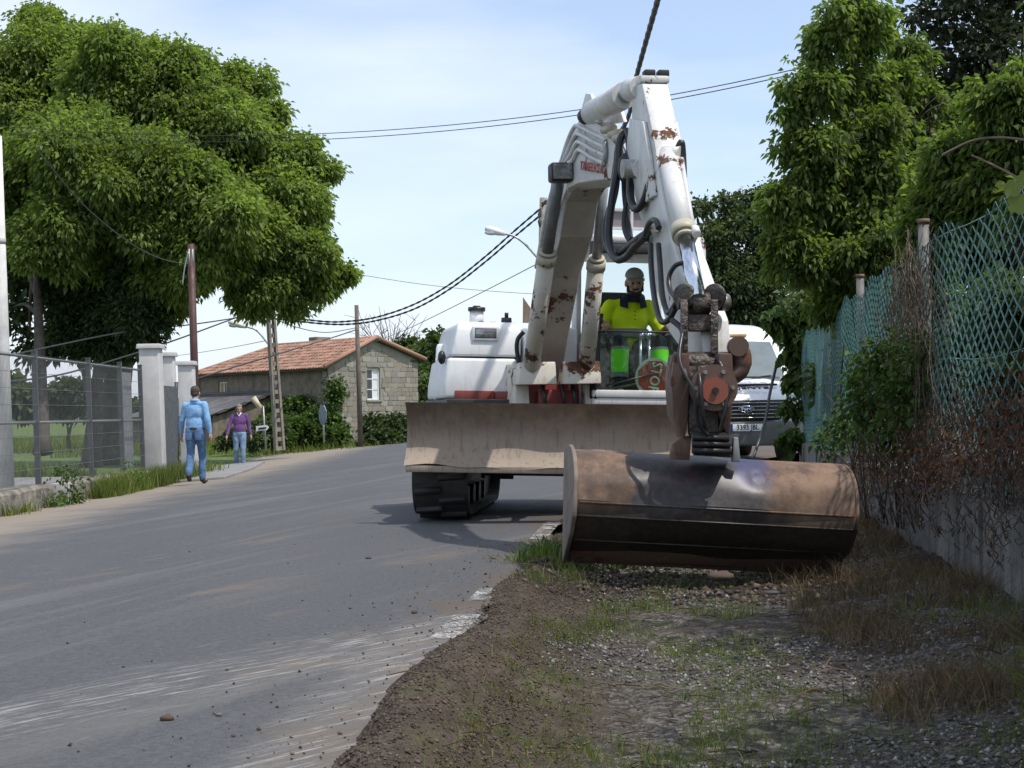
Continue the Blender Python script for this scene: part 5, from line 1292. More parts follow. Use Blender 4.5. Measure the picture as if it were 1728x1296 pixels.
def tiles(A0, A1, B1, B0, name):
    """barrel tiles between eave A0-A1 and ridge B0-B1 (hip shortens the ridge)"""
    q = MB(); ln = (A1-A0).length; eu = (A1-A0).normalized(); n = int(ln/.21); rr = random.Random(5)
    up = (B0-A0); rows = max(2, int(up.length/.36)); upn = up.normalized(); nrm = eu.cross(upn).normalized(); nrm = nrm if nrm.z > 0 else -nrm
    for c in range(n):
        x = (c+.5)/n*ln; lim = up.length
        rl = (B1-A0).dot(eu)
        if x > rl: lim = up.length*(ln-x)/max(.01, ln-rl)
        r_ = 0
        while r_*.36 < lim-.1:
            a = r_*.36-.04; b = min(a+.42, lim+.04); w = .105; hgt = .065+rr.uniform(-.008, .012); jx = rr.uniform(-.012, .012)
            vs = []
            for yy, hh, ww in ((a, .03, 1.0), (b, .0, .82)):
                for k in range(5):
                    th = math.pi*k/4; vs.append(A0+eu*(x+jx-w*ww*math.cos(th))+upn*yy+nrm*(hgt*math.sin(th)*1.0+hh+.012))
            q.add(vs, [(k, k+1, k+6, k+5) for k in range(4)]+[(0, 1, 2, 3, 4)]); r_ += 1
    return q.build(name, MT['roof_tile'], roof, kind='stuff', recalc=False)
tiles(E0, E1, R1, R0, 'roof_tiles'); tiles(F0, F1, R1, R0, 'roof_tiles')
hp = MB()
q = MB(); q.tube([R0, R1], .11, 8); q.build('ridge_tiles', MT['roof_tile'], roof)
q = MB(); q.tube([R1, E1], .10, 8); q.build('hip_tiles', MT['roof_tile'], roof)
q = MB(); q.tube([E0+Vector((0, 0, .06)), R0+Vector((0, 0, .06))], .10, 8); q.build('verge_tiles', MT['roof_tile'], roof)
q = MB(); q.tube([F0+Vector((0, 0, .06)), R0+Vector((0, 0, .06))], .10, 8); q.build('verge_tiles', MT['roof_tile'], roof)
q = MB(); c = rp(4.9, WG/2+.5, zP+.1); q.box(c, (.9, .6, .55), Matrix.Rotation(angG, 3, 'Z')); q.build('chimney', MT['plaster_old'], roof, bevel=.03)
# lean-to shed with a slate roof in front of the long wall
shed = thing('lean_to_shed', hA+uF*7+nF*1.6+Vector((0, 0, zb)), 'low lean-to shed with grey slate roof against the stone house', 'shed')
MT['slate'] = simple('slate', (.085, .08, .082), .6, 0, .4, 5, .4, 20, .01)
MT['slate_b'] = simple('slate_b', (.115, .108, .108), .65, 0, .4, 5, .4, 20, .01)
s0, s1, pr = 4.3, 11.6, 3.4
q = MB(); a = hA+nF*pr
for o_, u_, nn_, l0, l1 in ((hA+nF*pr, uF, nF, s0, s1), ):
    wallbox(q, o_, u_, nn_, l0, l1, zb, .95, .3)
q.build('front_wall', MT['plaster_old'], shed)
q = MB(); 
for ls in (s0, s1):
    p = [hA+uF*ls+nF*.01, hA+uF*(ls+.25)+nF*.01, hA+uF*(ls+.25)+nF*(pr-.31), hA+uF*ls+nF*(pr-.31)]
    q.hexa([x+Vector((0, 0, zb)) for x in p]+[p[0]+Vector((0, 0, 1.85)), p[1]+Vector((0, 0, 1.85)), p[2]+Vector((0, 0, .95)), p[3]+Vector((0, 0, .95))])
    q.build('side_wall', MT['plaster_old'], shed); q = MB()
sla = hA+uF*(s0-.2)+nF*.02+Vector((0, 0, 1.98)); slb = hA+uF*(s0-.2)+nF*(pr+.35)+Vector((0, 0, .93))
q = MB(); q.poly([sla, sla+uF*(s1-s0+.4), slb+uF*(s1-s0+.4), slb], (0, 0, -.06)); srf = q.build('shed_roof', MT['slate_under'], shed)
dn = (slb-sla); L_ = dn.length; dn.normalize(); up_ = uF.cross(dn); up_ = up_ if up_.z > 0 else -up_
sl_me = [MB().hexa([(-.5, -.5, 0), (.5, -.5, 0), (.5, .5, 0), (-.5, .5, 0), (-.5, -.5, 1), (.5, -.5, 1), (.5, .5, 1), (-.5, .5, 1)]).mesh('slate', MT[m_]) for m_ in ('slate', 'slate_b')]
rr = random.Random(9); nr, nc = 7, 13
Ms = Matrix((uF, dn, up_)).transposed().to_4x4()
for r_ in range(nr):
    for c in range(nc):
        o = bpy.data.objects.new('slate', sl_me[rr.randrange(2)]); COL.objects.link(o); o.parent = srf
        w = (s1-s0+.4)/nc; hh = L_/nr
        pos = sla+uF*((c+.5+(.25 if r_ % 2 else -.1))*w)+dn*((r_+.5)*hh)+up_*(.006+.012)
        o.matrix_local = Matrix.Translation(pos-origin_of(srf)) @ Ms @ Matrix.Rotation(R(-2.2), 4, 'X') @ Matrix.Rotation(rr.uniform(-.02, .02), 4, 'Z') @ Matrix.Diagonal((w*.97, hh*1.12, .018, 1))
q = MB(); q.tube([sla+Vector((0, 0, .05)), sla+uF*(s1-s0+.4)+Vector((0, 0, .05))], .09, 6); q.build('flashing', MT['slate'], shed)

# ================================================================== POLES, LAMPS, SIGNS
MT['pole_concrete'] = simple('pole_concrete', (.25, .225, .19), .9, 0, .4, 3, .4, 25, .01)
MT['pole_white'] = simple('pole_white', (.62, .61, .58), .8, 0, .25, 2.5, .3, 25, .006)
MT['brown_paint'] = simple('brown_paint', (.075, .028, .024), .6, 0, .4, 4)
def pole(name, a, b, r0, r1, mat, label, cat='pole', n=14):
    a, b = Vector(a), Vector(b); t = thing(name, a, label, cat); q = MB(); q.tube([a, b], [r0, r1], n); q.build('shaft', mat, t); return t
ap = lambda px, py, d: at(px, py, d)
wp = pole('white_pole', ap(12, 850, 23.2), ap(-8, 230, 23.2), .118, .095, MT['pole_white'], 'thick white concrete pole behind the mesh fence at the left edge', 'pole')
q = MB(); q.tube([ap(-2.5, 403, 23.2), ap(-2.2, 412, 23.2)], .108, 14); q.build('joint_band', MT['concrete'], wp)
bp_ = pole('brown_pole', ap(333, 790, 36), ap(322, 412, 36), .098, .080, MT['brown_paint'], 'dark red brown pole rising behind the shortest gate pillar into the tree', 'pole')
for k in (-1, 1):
    q = MB(); q.tube([ap(322+k*3, 420, 35.85), ap(323+k*3, 450, 35.85)], .018, 6); q.build('conduit', MT['galv'], bp_)
q = MB(); q.tube(smoothpts([ap(318, 425, 35.8), ap(312, 450, 35.8), ap(308, 480, 35.8)]), .014, 6); q.build('cable_tail', MT['galv'], bp_)
# lattice concrete pole: two flanges joined by rungs
LB, LT = ap(472, 760, 50), ap(455, 505, 50)
lp = thing('lattice_pole', LB, 'ladder-like concrete electricity pole in front of the stone house', 'pole')
dr = (LT-LB); LL = dr.length; dr.normalize(); rx = Vector((.8, .6, 0)); ry = Vector((-.6, .8, 0))
for k in (-1, 1):
    q = MB(); w0, w1 = .13, .09
    def pp(c, w, sgn): return [c+rx*(k*w)+rx*a*.04+ry*b*.085 for a, b in ((-1, -1), (1, -1), (1, 1), (-1, 1))]
    q.hexa(pp(LB, w0, k)+pp(LT, w1, k)); q.build('flange', MT['pole_concrete'], lp)
nr_ = 16
for k in range(nr_+1):
    t0 = k/nr_; c = LB+dr*(LL*t0*.995); w = .13+(.09-.13)*t0
    q = MB(); q.hexa([c+rx*a*w+ry*b*.05+Vector((0, 0, z)) for z in (0, .13) for a, b in ((-1, -1), (1, -1), (1, 1), (-1, 1))]); q.build('rung', MT['pole_concrete'], lp)
def streetlamp(pts, d, label, head_dir, r=.028, hl=.55, own_pole=None, parent=None):
    t = thing('street_lamp', at(*pts[0], d), label, 'street lamp', 'street lamps on poles')
    P = [at(x, y, d) for x, y in pts]
    q = MB(); q.tube(smoothpts(P, 5), r, 8); q.build('lamp_arm', MT['galv'], t)
    e = P[-1]; h = (P[-1]-P[-2]).normalized()
    q = MB(); q.tube([e-h*.05, e+h*hl*.3, e+h*hl*.75, e+h*hl], [.05, .095, .10, .05], 12); q.build('lamp_head', MT['window_white'], t)
    q = MB(); q.ell(e+h*hl*.62+Vector((0, 0, -.06)), (.20, .09, .07), None); q.build('lamp_bowl', MT['sign_white'], t)
    return t
streetlamp([(452, 580), (441, 566), (430, 556), (413, 551)], 49.8, 'street lamp arm on the ladder-like concrete pole below the tree', None)
pole('wooden_pole', ap(609, 764, 55), ap(601.5, 515, 55), .10, .072, MT['wood_pole'], 'slim wooden pole standing before the gable wall of the house')
HB, HT = ap(911, 748, 40), ap(917, 334, 40)
hp_ = pole('concrete_pole', HB, HT, .16, .10, MT['pole_concrete'], 'concrete pole behind the excavator boom carrying twisted cables', 'pole')
for k in range(2):
    q = MB(); q.tube([ap(912, 352+k*12, 39.8), ap(911, 362+k*12, 39.8), ap(911, 372+k*12, 39.8)], [.02, .06, .02], 10); q.build('insulator', MT['grey_plastic'], hp_)
streetlamp([(908, 436), (886, 412), (868, 399), (850, 394)], 39.8, 'street lamp with white head showing left of the excavator boom', None, .03, .50)
# road signs seen from the back and side
sgn = thing('stop_sign', ap(547, 746, 52), 'grey back of an octagonal road sign on a thin post before the ivy', 'sign')
q = MB(); q.tube([ap(547, 747, 52), ap(544.5, 690, 52)], .032, 8); q.build('post', MT['galv'], sgn)
MT['sign_back'] = simple('sign_back', (.19, .235, .29), .5, .3, .2)
c = ap(545, 700, 51.95); dx = Vector((.55, -.83, 0)); q = MB(); q.poly([c+dx*.30*math.cos(R(22.5+45*k))+Vector((0, 0, .36*math.sin(R(22.5+45*k)))) for k in range(8)], Vector((.83, .55, 0))*-.02); q.build('sign_plate', MT['sign_back'], sgn)
dsn = thing('direction_sign', ap(449, 760, 47), 'small white direction board on a thin post beside the ladder-like pole', 'sign')
q = MB(); q.tube([ap(449, 761, 47), ap(444, 685, 47)], .028, 8); q.build('post', MT['galv'], dsn)
q = MB(); q.poly([ap(432, 719, 46.9), ap(450, 717, 46.9), ap(454, 721, 46.9), ap(450, 726, 46.9), ap(432, 728, 46.9)], (0, .03, 0)); q.build('board', MT['window_white'], dsn)
q = MB(); q.poly([ap(436, 722, 46.88), ap(449, 720.6, 46.88), ap(449, 723.4, 46.88), ap(436, 725, 46.88)], (0, .005, 0)); q.build('dark_print', MT['black'], dsn)
q = MB(); q.tube([ap(444, 686, 47), ap(438, 682, 47)], .02, 6); q.tube([ap(440, 690, 47), ap(427, 671, 47)], [.07, .10], 12); q.build('floodlight', simple('cream', (.55, .50, .36), .6), dsn)

# ================================================================== OVERHEAD CABLES
MT['cable'] = simple('cable', (.035, .036, .038), .6)
MT['cable_grey'] = simple('cable_grey', (.16, .165, .17), .6)
def cable(pts, r, label, name='overhead_cable', mat='cable', twist=0, group=None, sub=8):
    P = smoothpts([at(*p) for p in pts], sub)
    t = None
    if twist:
        t = thing(name, P[0], label, 'cable', group)
        for s_ in range(2):
            Q = []
            L = 0
            for i_, p in enumerate(P):
                if i_: L += (p-P[i_-1]).length
                a = L*twist+s_*math.pi; Q.append(p+Vector((0, math.cos(a), math.sin(a)))*r*.95)
            q = MB(); q.tube(Q, r, 6); q.build('strand', MT[mat], t)
    else:
        q = MB(); q.tube(P, r, 6); t = prop(q.build(name, MT[mat]), label, 'cable', group)
    return t
def span(a, b, sag, n=24):
    """hanging cable between two pixel+distance points; sag in pixels at mid span"""
    out = []
    for k in range(n+1):
        t = k/n; d = a[2]+(b[2]-a[2])*t; out.append((a[0]+(b[0]-a[0])*t, a[1]+(b[1]-a[1])*t+sag*4*t*(1-t), d))
    return out
cable(span((-200, 190, 30), (1520, 72, 16), 88), .006, 'upper of the two thin wires crossing the sky behind the boom', group='pair of thin wires across the sky', sub=2)
cable(span((-200, 202, 30), (1520, 79, 16), 88), .006, 'lower of the two thin wires crossing the sky behind the boom', group='pair of thin wires across the sky', sub=2)
cable([(912, 352, 39.8), (870, 388, 40.8), (820, 432, 42), (760, 479, 43.5), (700, 513, 45), (640, 534, 46.5), (590, 542, 47.8), (540, 542, 48.8), (456, 530, 50)], .017, 'upper twisted black cable rising from the house poles to the pole behind the boom', twist=9, group='twisted cables left of the boom', sub=24)
cable([(911, 364, 39.8), (870, 398, 40.8), (820, 441, 42), (760, 487, 43.5), (700, 521, 45), (640, 540, 46.5), (590, 547, 47.8), (540, 546, 48.8), (457, 537, 50)], .017, 'lower twisted black cable rising from the house poles to the pole behind the boom', twist=9, group='twisted cables left of the boom', sub=24)
cable([(1190, -260, 12), (1150, -130, 15.5), (1110, 0, 20), (1075, 125, 24.5), (1052, 215, 29), (985, 300, 35), (915, 345, 39.9)], .034, 'thick lumpy black cable coming down from overhead behind the boom tip', twist=7, sub=26)
cable([(905, 446, 39.9), (800, 500, 46), (690, 554, 55), (634, 576, 70)], .012, 'thin grey wire slanting from the boom down to the house roof', mat='cable_grey')
cable([(598, 462, 60), (700, 478, 60), (800, 489, 60), (930, 498, 60)], .012, 'faint grey wire almost level left of the boom', mat='cable_grey')
cable([(602, 556, 55), (560, 570, 53), (471, 597, 46), (400, 618, 41), (328, 640, 36)], .020, 'black cable crossing in front of the tiled roof between two poles')
cable([(456, 535, 50), (500, 552, 51), (550, 561, 53), (602, 553, 55)], .014, 'short sagging wire between ladder-like pole and wooden pole')
cable([(456, 524, 50), (400, 536, 48), (320, 548, 44), (200, 562, 40), (15, 600, 30)], .020, 'black cable running left from the ladder-like pole behind the brown pole')
cable([(456, 515, 50), (385, 541, 46), (272, 582, 40), (120, 628, 33), (5, 645, 24)], .020, 'lower black cable running left behind the gate pillars')
cable([(60, 250, 28), (140, 345, 31), (215, 407, 33), (270, 436, 35), (321, 447, 36)], .014, 'pair cable hanging in front of the big tree down to the brown pole')
cable([(448, 575, 50), (380, 588, 60), (300, 600, 75), (240, 606, 90)], .012, 'thin wire over the left end of the tiled roof', mat='cable_grey')
# ================================================================== LEAVES AND GRASS
def unit(v): return v/np.maximum(1e-9, np.linalg.norm(v, axis=1, keepdims=True))
def leaf_quads(base, d, L, Wd, rng, droop=.25):
    """one bent four-cornered leaf per row"""
    n = len(base); r = rng.normal(size=(n, 3)); r[:, 2] += .9
    side = unit(np.cross(d, r)); nn = np.cross(side, d)
    mid = base + d*(L*.48)[:, None]; tip = base + d*L[:, None] - np.array([0, 0, 1.])*(L*droop)[:, None]
    a = mid + side*Wd[:, None] + nn*(Wd*.35)[:, None]; b = mid - side*Wd[:, None] + nn*(Wd*.35)[:, None]
    v = np.stack([base, a, tip, b], 1).reshape(-1, 3); f = np.arange(4*n).reshape(-1, 4); return v, f
def crown_leaves(lobes, clumps, per, L, aspect, rng, shell=.55, spread=.17, droop=.25, down=.15, squash=.92):
    """lobes: rows of x,y,z,r -> leaf quads gathered in tufts through the lobes"""
    lobes = np.asarray(lobes, float); w = lobes[:, 3]**2; w = w/w.sum()
    k = rng.choice(len(lobes), clumps, p=w); c = lobes[k, :3]; r = lobes[k, 3]
    d = unit(rng.normal(size=(clumps, 3))); rad = r*(shell+(1.04-shell)*rng.random(clumps)**.6)*(1+.10*rng.normal(size=clumps))*np.where(rng.random(clumps) < .10, 1.2, 1.0)
    ctr = c + d*rad[:, None]*np.array([1, 1, squash])
    cs = (.6+.8*rng.random(clumps))*spread*np.sort(lobes[:, 3])[int(len(lobes)*.93)]
    i = np.repeat(np.arange(clumps), per); n = len(i)
    p = ctr[i] + rng.normal(size=(n, 3))*cs[i][:, None]*np.array([1, 1, .75])
    out = unit(p-ctr[i]+d[i]*cs[i][:, None]*.8+rng.normal(size=(n, 3))*.35*cs[i][:, None]); out[:, 2] -= down; out = unit(out)
    LL = L*(.65+.7*rng.random(n)); return leaf_quads(p, out, LL, LL*aspect, rng, droop)
def ragged(lobes, k, seed, r0=.55, r1=.76):
    """break each smooth lobe into several smaller uneven ones"""
    rng = np.random.default_rng(seed); out = []
    for x, y, z, r in np.asarray(lobes, float):
        out.append((x, y, z, r*r1))
        for _ in range(k):
            d = rng.normal(size=3); d /= np.linalg.norm(d); a = r*rng.uniform(.45, .98); out.append((x+d[0]*a, y+d[1]*a, z+d[2]*a*.9, r*r0*rng.uniform(.35, 1.0)))
    return np.array(out)
def pxl(rows):
    o = []
    for px, py, rp_, d in rows:
        p = at(px, py, d); o.append((p.x, p.y, p.z, rp_*d/FPX))
    return np.array(o)
def tree(label, lobes, base, top, r0, leafm, clumps, per, L, aspect=.30, seed=0, group=None, name='tree', bark='bark', limbs=9, cat='tree', mid=None, twigs=0, rag=6, **kw):
    rng = np.random.default_rng(seed); rr = random.Random(seed); whole = lobes; lobes = ragged(lobes, rag, seed+1) if rag else lobes
    base = Vector(base); top = Vector(top); t = thing(name, base, label, cat, group)
    mid = Vector(mid) if mid is not None else base.lerp(top, .5)+Vector((rr.uniform(-.2, .2), rr.uniform(-.2, .2), 0))
    q = MB(); P = smoothpts([base, mid, top], 6); k = len(P)
    q.tube(P, [r0*(1.25 if i == 0 else 1)*(1-.75*i/(k-1)) for i in range(k)], 10); q.build('trunk', MT[bark], t)
    q = MB(); order = sorted(range(len(whole)), key=lambda i: -whole[i][3])[:limbs]
    for i in order:
        c = Vector(whole[i][:3]); s_ = P[rr.randrange(k//3, k-1)]; e = s_.lerp(c, .95); m_ = s_.lerp(e, .5)+Vector((rr.uniform(-.1, .1), rr.uniform(-.1, .1), .18))*(e-s_).length*.5
        pp = smoothpts([s_, m_, e], 4); q.tube(pp, [r0*.42*(1-.8*j/(len(pp)-1)) for j in range(len(pp))], 6)
        for _ in range(twigs):
            a = pp[rr.randrange(3, len(pp))]; dd = Vector((rr.gauss(0, 1), rr.gauss(0, 1), rr.gauss(.4, .8))).normalized()*whole[i][3]*rr.uniform(.5, 1.15)
            q.tube([a, a+dd*.5+Vector((0, 0, .03)), a+dd], [r0*.10, r0*.07, r0*.03], 4)
    q.build('limbs', MT[bark], t, kind='stuff')
    v, f = crown_leaves(lobes, clumps, per, L, aspect, rng, **kw); npmesh('crown', v, f, MT[leafm], t, kind='stuff'); return t
MT['bark'] = simple('bark', (.095, .080, .066), .95, 0, .5, 5, .8, 22, .02)
MT['bark_pale'] = simple('bark_pale', (.18, .165, .145), .95, 0, .45, 5, .6, 22, .02)
MT['leaf_spring'] = leafmat('leaf_spring', [(0, (.095, .138, .040)), (.45, (.142, .200, .056)), (.8, (.185, .250, .078)), (1, (.23, .29, .11))], .52)
MT['leaf_dark'] = leafmat('leaf_dark', [(0, (.030, .048, .022)), (.6, (.052, .082, .034)), (1, (.08, .115, .048))], .22, .4)
MT['leaf_bay'] = leafmat('leaf_bay', [(0, (.072, .108, .036)), (.5, (.118, .172, .052)), (.85, (.17, .236, .074)), (1, (.22, .285, .10))], .52, .40)
MT['leaf_blackish'] = leafmat('leaf_blackish', [(0, (.030, .040, .026)), (.6, (.050, .062, .038)), (1, (.08, .092, .055))], .22, .42)
MT['leaf_shrub'] = leafmat('leaf_shrub', [(0, (.042, .064, .032)), (.6, (.070, .102, .046)), (1, (.11, .145, .068))], .30, .45)
MT['leaf_ivy'] = leafmat('leaf_ivy', [(0, (.032, .060, .018)), (.55, (.062, .108, .028)), (1, (.105, .165, .045))], .28, .35)
MT['leaf_far'] = leafmat('leaf_far', [(0, (.045, .070, .030)), (.6, (.065, .10, .038)), (1, (.09, .125, .05))], .3, .6)
MT['grass_green'] = leafmat('grass_green', [(0, (.065, .095, .022)), (.5, (.105, .148, .035)), (.8, (.155, .195, .055)), (1, (.26, .23, .11))], .40, .5)
MT['grass_dry'] = leafmat('grass_dry', [(0, (.075, .052, .032)), (.5, (.135, .10, .062)), (.85, (.23, .175, .11)), (1, (.075, .095, .03))], .3, .7, (1.2, 1.1, .8))
MT['vine_dry'] = simple('vine_dry', (.16, .12, .085), .9, 0, .55, 4)
MT['vine_dry2'] = simple('vine_dry2', (.085, .055, .04), .9, 0, .5, 4)

# ---- trees on the left
big = pxl([(60, 110, 95, 44), (170, 150, 90, 43), (280, 170, 92, 43), (370, 220, 95, 43), (440, 285, 85, 44), (485, 335, 75, 43), (120, 260, 115, 41), (250, 300, 115, 41), (350, 350, 105, 41), (430, 400, 85, 42), (500, 440, 75, 43), (548, 470, 40, 43.5), (30, 320, 95, 42), (180, 410, 85, 42), (330, 440, 65, 41), (462, 485, 45, 42), (62, 50, 50, 45), (512, 280, 48, 44), (5, 190, 90, 44), (395, 150, 52, 45), (330, 110, 42, 45), (240, 110, 42, 45), (130, 75, 50, 45), (420, 505, 32, 42), (270, 470, 60, 41.5), (530, 345, 34, 43.5), (575, 462, 20, 43.5), (500, 520, 24, 42.5), (548, 290, 22, 44), (515, 240, 18, 44), (466, 190, 26, 44.5), (100, 380, 80, 40), (300, 480, 40, 41)])
tree('huge bright green broadleaf tree filling the upper left behind the mesh fence', big, (-11.6, 44, -.45), (-10.2, 43.5, 8.2), .50, 'leaf_spring', 24000, 13, .145, .29, 11, name='broadleaf_tree', rag=5, limbs=16, shell=.40, spread=.10, droop=.35, down=.3)
drk = pxl([(150, 500, 75, 43), (215, 520, 62, 42), (130, 555, 52, 42.5), (225, 565, 46, 42), (180, 440, 75, 43), (100, 470, 60, 43), (258, 540, 28, 41.5), (175, 580, 36, 42), (240, 480, 50, 42)])
tree('dark dense evergreen tree standing under the huge green tree', drk, (-11.5, 42, -.45), (-11.2, 42, 3.2), .30, 'leaf_dark', 5200, 12, .15, .24, 12, name='evergreen_tree', limbs=6, shell=.2, spread=.20)
sla_ = pxl([(30, 430, 60, 43), (15, 520, 40, 43), (60, 470, 45, 43), (50, 585, 30, 43), (10, 400, 50, 43), (95, 590, 25, 43)])
tree('slim dark tree with bare forked limbs behind the white pole', sla_, at(72, 765, 40), at(58, 420, 42), .21, 'leaf_dark', 460, 9, .22, .25, 13, name='slim_tree', limbs=6, shell=.2, spread=.22, mid=at(66, 560, 41), twigs=5)
# ---- far trees
far = pxl([(8, 662, 26, 120), (28, 672, 20, 118), (45, 682, 16, 118), (70, 688, 14, 120), (-30, 660, 40, 120), (150, 690, 14, 125), (185, 690, 14, 125), (-80, 650, 50, 120), (420, 690, 26, 130), (500, 690, 30, 130), (580, 686, 34, 130), (660, 682, 36, 130), (760, 680, 36, 130), (860, 680, 36, 130), (960, 680, 36, 130), (1060, 676, 36, 130), (1160, 676, 36, 130), (1260, 672, 40, 130), (1360, 668, 40, 130), (1480, 668, 50, 130), (-160, 660, 50, 120), (-260, 660, 50, 120), (-380, 660, 50, 120), (215, 692, 12, 125), (255, 692, 14, 125), (110, 690, 12, 125)])
rng = np.random.default_rng(5); v, f = crown_leaves(ragged(far, 4, 6), 9000, 6, .6, .4, rng, shell=.1, spread=.25); prop(npmesh('far_wood', v, f, MT['leaf_far'], kind='stuff'), 'hazy line of trees beyond the meadow on the left', 'wood')
bsh = pxl([(110, 668, 24, 62), (135, 660, 22, 62), (95, 680, 16, 62), (150, 676, 18, 62)])
tree('round pale green bush in the meadow seen through the mesh fence', bsh, (-17.8, 62, -.45), (-17.7, 62, .8), .12, 'leaf_far', 900, 9, .26, .35, 14, name='meadow_bush', limbs=3, cat='bush', shell=.2, spread=.22)
gr_ = pxl([(715, 620, 34, 84), (735, 590, 30, 84), (700, 650, 30, 82), (745, 640, 34, 84), (725, 665, 34, 80), (690, 590, 20, 86)])
tree('leafy green tree between the stone house and the excavator', gr_, (-4.6, 84, -.5), (-4.4, 84, 3.6), .16, 'leaf_far', 1300, 8, .34, .34, 15, name='roadside_tree', limbs=5, shell=.2, spread=.22)
def bare(label, px, py0, py1, d, sp, seed, n=34):
    rr = random.Random(seed); b = at(px, py0, d); h = (py0-py1)*d/FPX; t = thing('bare_tree', b, label, 'tree'); q = MB()
    q.tube([b, b+Vector((0, 0, h*.5))], [.12, .07], 7); q.build('trunk', MT['bark_pale'], t); q = MB()
    for k in range(n):
        s_ = b+Vector((0, 0, h*rr.uniform(.25, .5))); a = rr.uniform(0, 6.28); e = b+Vector((math.cos(a)*sp*rr.uniform(.2, 1), math.sin(a)*sp*rr.uniform(.2, 1), h*rr.uniform(.6, 1.0)))
        m_ = s_.lerp(e, .5)+Vector((rr.uniform(-.2, .2), rr.uniform(-.2, .2), -.1)); pp = smoothpts([s_, m_, e], 3); q.tube(pp, [.035*(1-.6*j/(len(pp)-1)) for j in range(len(pp))], 4)
        for _ in range(3): c = pp[rr.randrange(2, len(pp))]; q.tube([c, c+Vector((rr.gauss(0, .35), rr.gauss(0, .35), rr.uniform(.1, .7)))], [.018, .010], 3)
    q.build('branches', MT['bark_pale'], t, kind='stuff')
bare('bare twiggy tree behind the right end of the tiled roof', 655, 640, 528, 86, 2.2, 3)
bare('bare twiggy tree behind the leafy tree left of the excavator', 722, 640, 560, 90, 2.0, 4)
# ---- bushes and ivy about the house
ivy = []
rng = np.random.default_rng(21)
for k in range(60):
    l = rng.uniform(-.15, 4.0); z = rng.uniform(-.4, 1.75-(l*.12)); ivy.append((*(hA+uF*l+nF*(.25+rng.uniform(0, .35)+(3.0*max(0, .4-l*.1) if z < .6 else 0))), z, .30))
for k in range(16):
    p = hA+uG*rng.uniform(0, .7)+nG*.08+Vector((0, 0, rng.uniform(-.3, 2.6))); ivy.append((p.x, p.y, p.z, .18))
ivy = np.array([(a[0], a[1], a[-2] if len(a) == 4 else a[3], a[-1]) for a in [(r_[0], r_[1], r_[-2], r_[-1]) for r_ in ivy]])
v, f = crown_leaves(ivy, 2600, 8, .15, .42, rng, shell=.3, spread=.5); it = thing('ivy', hA+nF*.4+Vector((0, 0, -.4)), 'ivy hedge covering the lower wall and corner of the stone house', 'ivy'); npmesh('leaves', v, f, MT['leaf_ivy'], it, kind='stuff')
def bush(label, rows, leafm, clumps, per, L, seed, name='bush', asp=.34):
    lob = pxl(rows); b = Vector(lob[:, :3].mean(0)); b.z = float((lob[:, 2]-lob[:, 3]).min()); return tree(label, lob, b, b+Vector((0, 0, .5)), .05, leafm, clumps, per, L, asp, seed, name=name, limbs=4, cat='bush', shell=.25, spread=.25)
bush('dark round bush at the road bend below the gable wall', [(640, 728, 26, 57), (662, 722, 26, 57), (625, 745, 16, 56), (680, 735, 28, 57), (655, 748, 22, 56)], 'leaf_dark', 1500, 8, .17, 31)
bush('bright green weedy bush at the foot of the ladder-like pole', [(495, 725, 24, 56), (520, 735, 22, 56), (480, 742, 16, 55), (545, 742, 18, 56), (570, 740, 14, 57)], 'leaf_ivy', 1500, 8, .15, 32)
bush('dark hedge bush between the purple jumper man and the pole', [(450, 735, 22, 52), (432, 745, 14, 51), (468, 715, 18, 53), (400, 735, 16, 52), (380, 745, 12, 51)], 'leaf_shrub', 1100, 8, .13, 33)

# ---- trees behind the green fence on the right
T1 = pxl([(1410, 60, 55, 15), (1450, 15, 50, 15), (1365, 150, 55, 15), (1440, 140, 75, 15.5), (1500, 230, 85, 16), (1570, 235, 70, 16.5), (1630, 215, 60, 16.5), (1545, 165, 45, 16), (1640, 280, 60, 16), (1500, 310, 70, 15.5), (1560, 470, 60, 15), (1500, 150, 55, 15.8), (1540, 250, 60, 16), (1475, 300, 60, 15.2), (1600, 300, 60, 16), (1455, 220, 60, 15.2), (1530, 90, 40, 16.2), (1560, 390, 60, 15.5), (1470, 420, 60, 15), (1380, 255, 75, 15), (1335, 340, 50, 15), (1420, 350, 90, 15.5), (1500, 380, 95, 16), (1350, 430, 65, 15), (1440, 470, 80, 15.5), (1560, 330, 85, 16), (1316, 250, 16, 15), (1312, 410, 24, 15), (1400, 500, 45, 15.5), (1345, 190, 30, 15), (1470, 60, 40, 15.5), (1500, 480, 60, 15), (1580, 420, 60, 15), (1305, 330, 16, 15)])
tree('tall bright leafy tree with upright shoots behind the middle of the green fence', T1, (3.9, 15.6, .5), (3.5, 15.4, 4.4), .10, 'leaf_bay', 11500, 8, .070, .27, 41, name='leafy_tree', limbs=22, shell=.15, spread=.12, droop=.35, down=.35, twigs=6)
T2 = pxl([(1600, 40, 90, 20), (1690, 90, 95, 20), (1570, 120, 60, 20), (1650, -40, 110, 20), (1720, 200, 70, 20), (1545, 30, 40, 20), (1730, 0, 90, 20), (1630, 150, 60, 20)])
tree('dark sparse leaved tree with visible branches at the top right corner', T2, (6.3, 20, .5), at(1690, 60, 20), .13, 'leaf_blackish', 1150, 8, .095, .30, 42, name='dark_tree', limbs=8, shell=.15, spread=.17, twigs=8)
T3 = pxl([(1685, 170, 65, 12), (1725, 250, 70, 12), (1650, 270, 70, 12.3), (1600, 330, 55, 12.5), (1700, 330, 60, 12), (1560, 400, 45, 12.5), (1640, 350, 45, 12.3), (1740, 150, 50, 12), (1760, 340, 70, 11.5)])
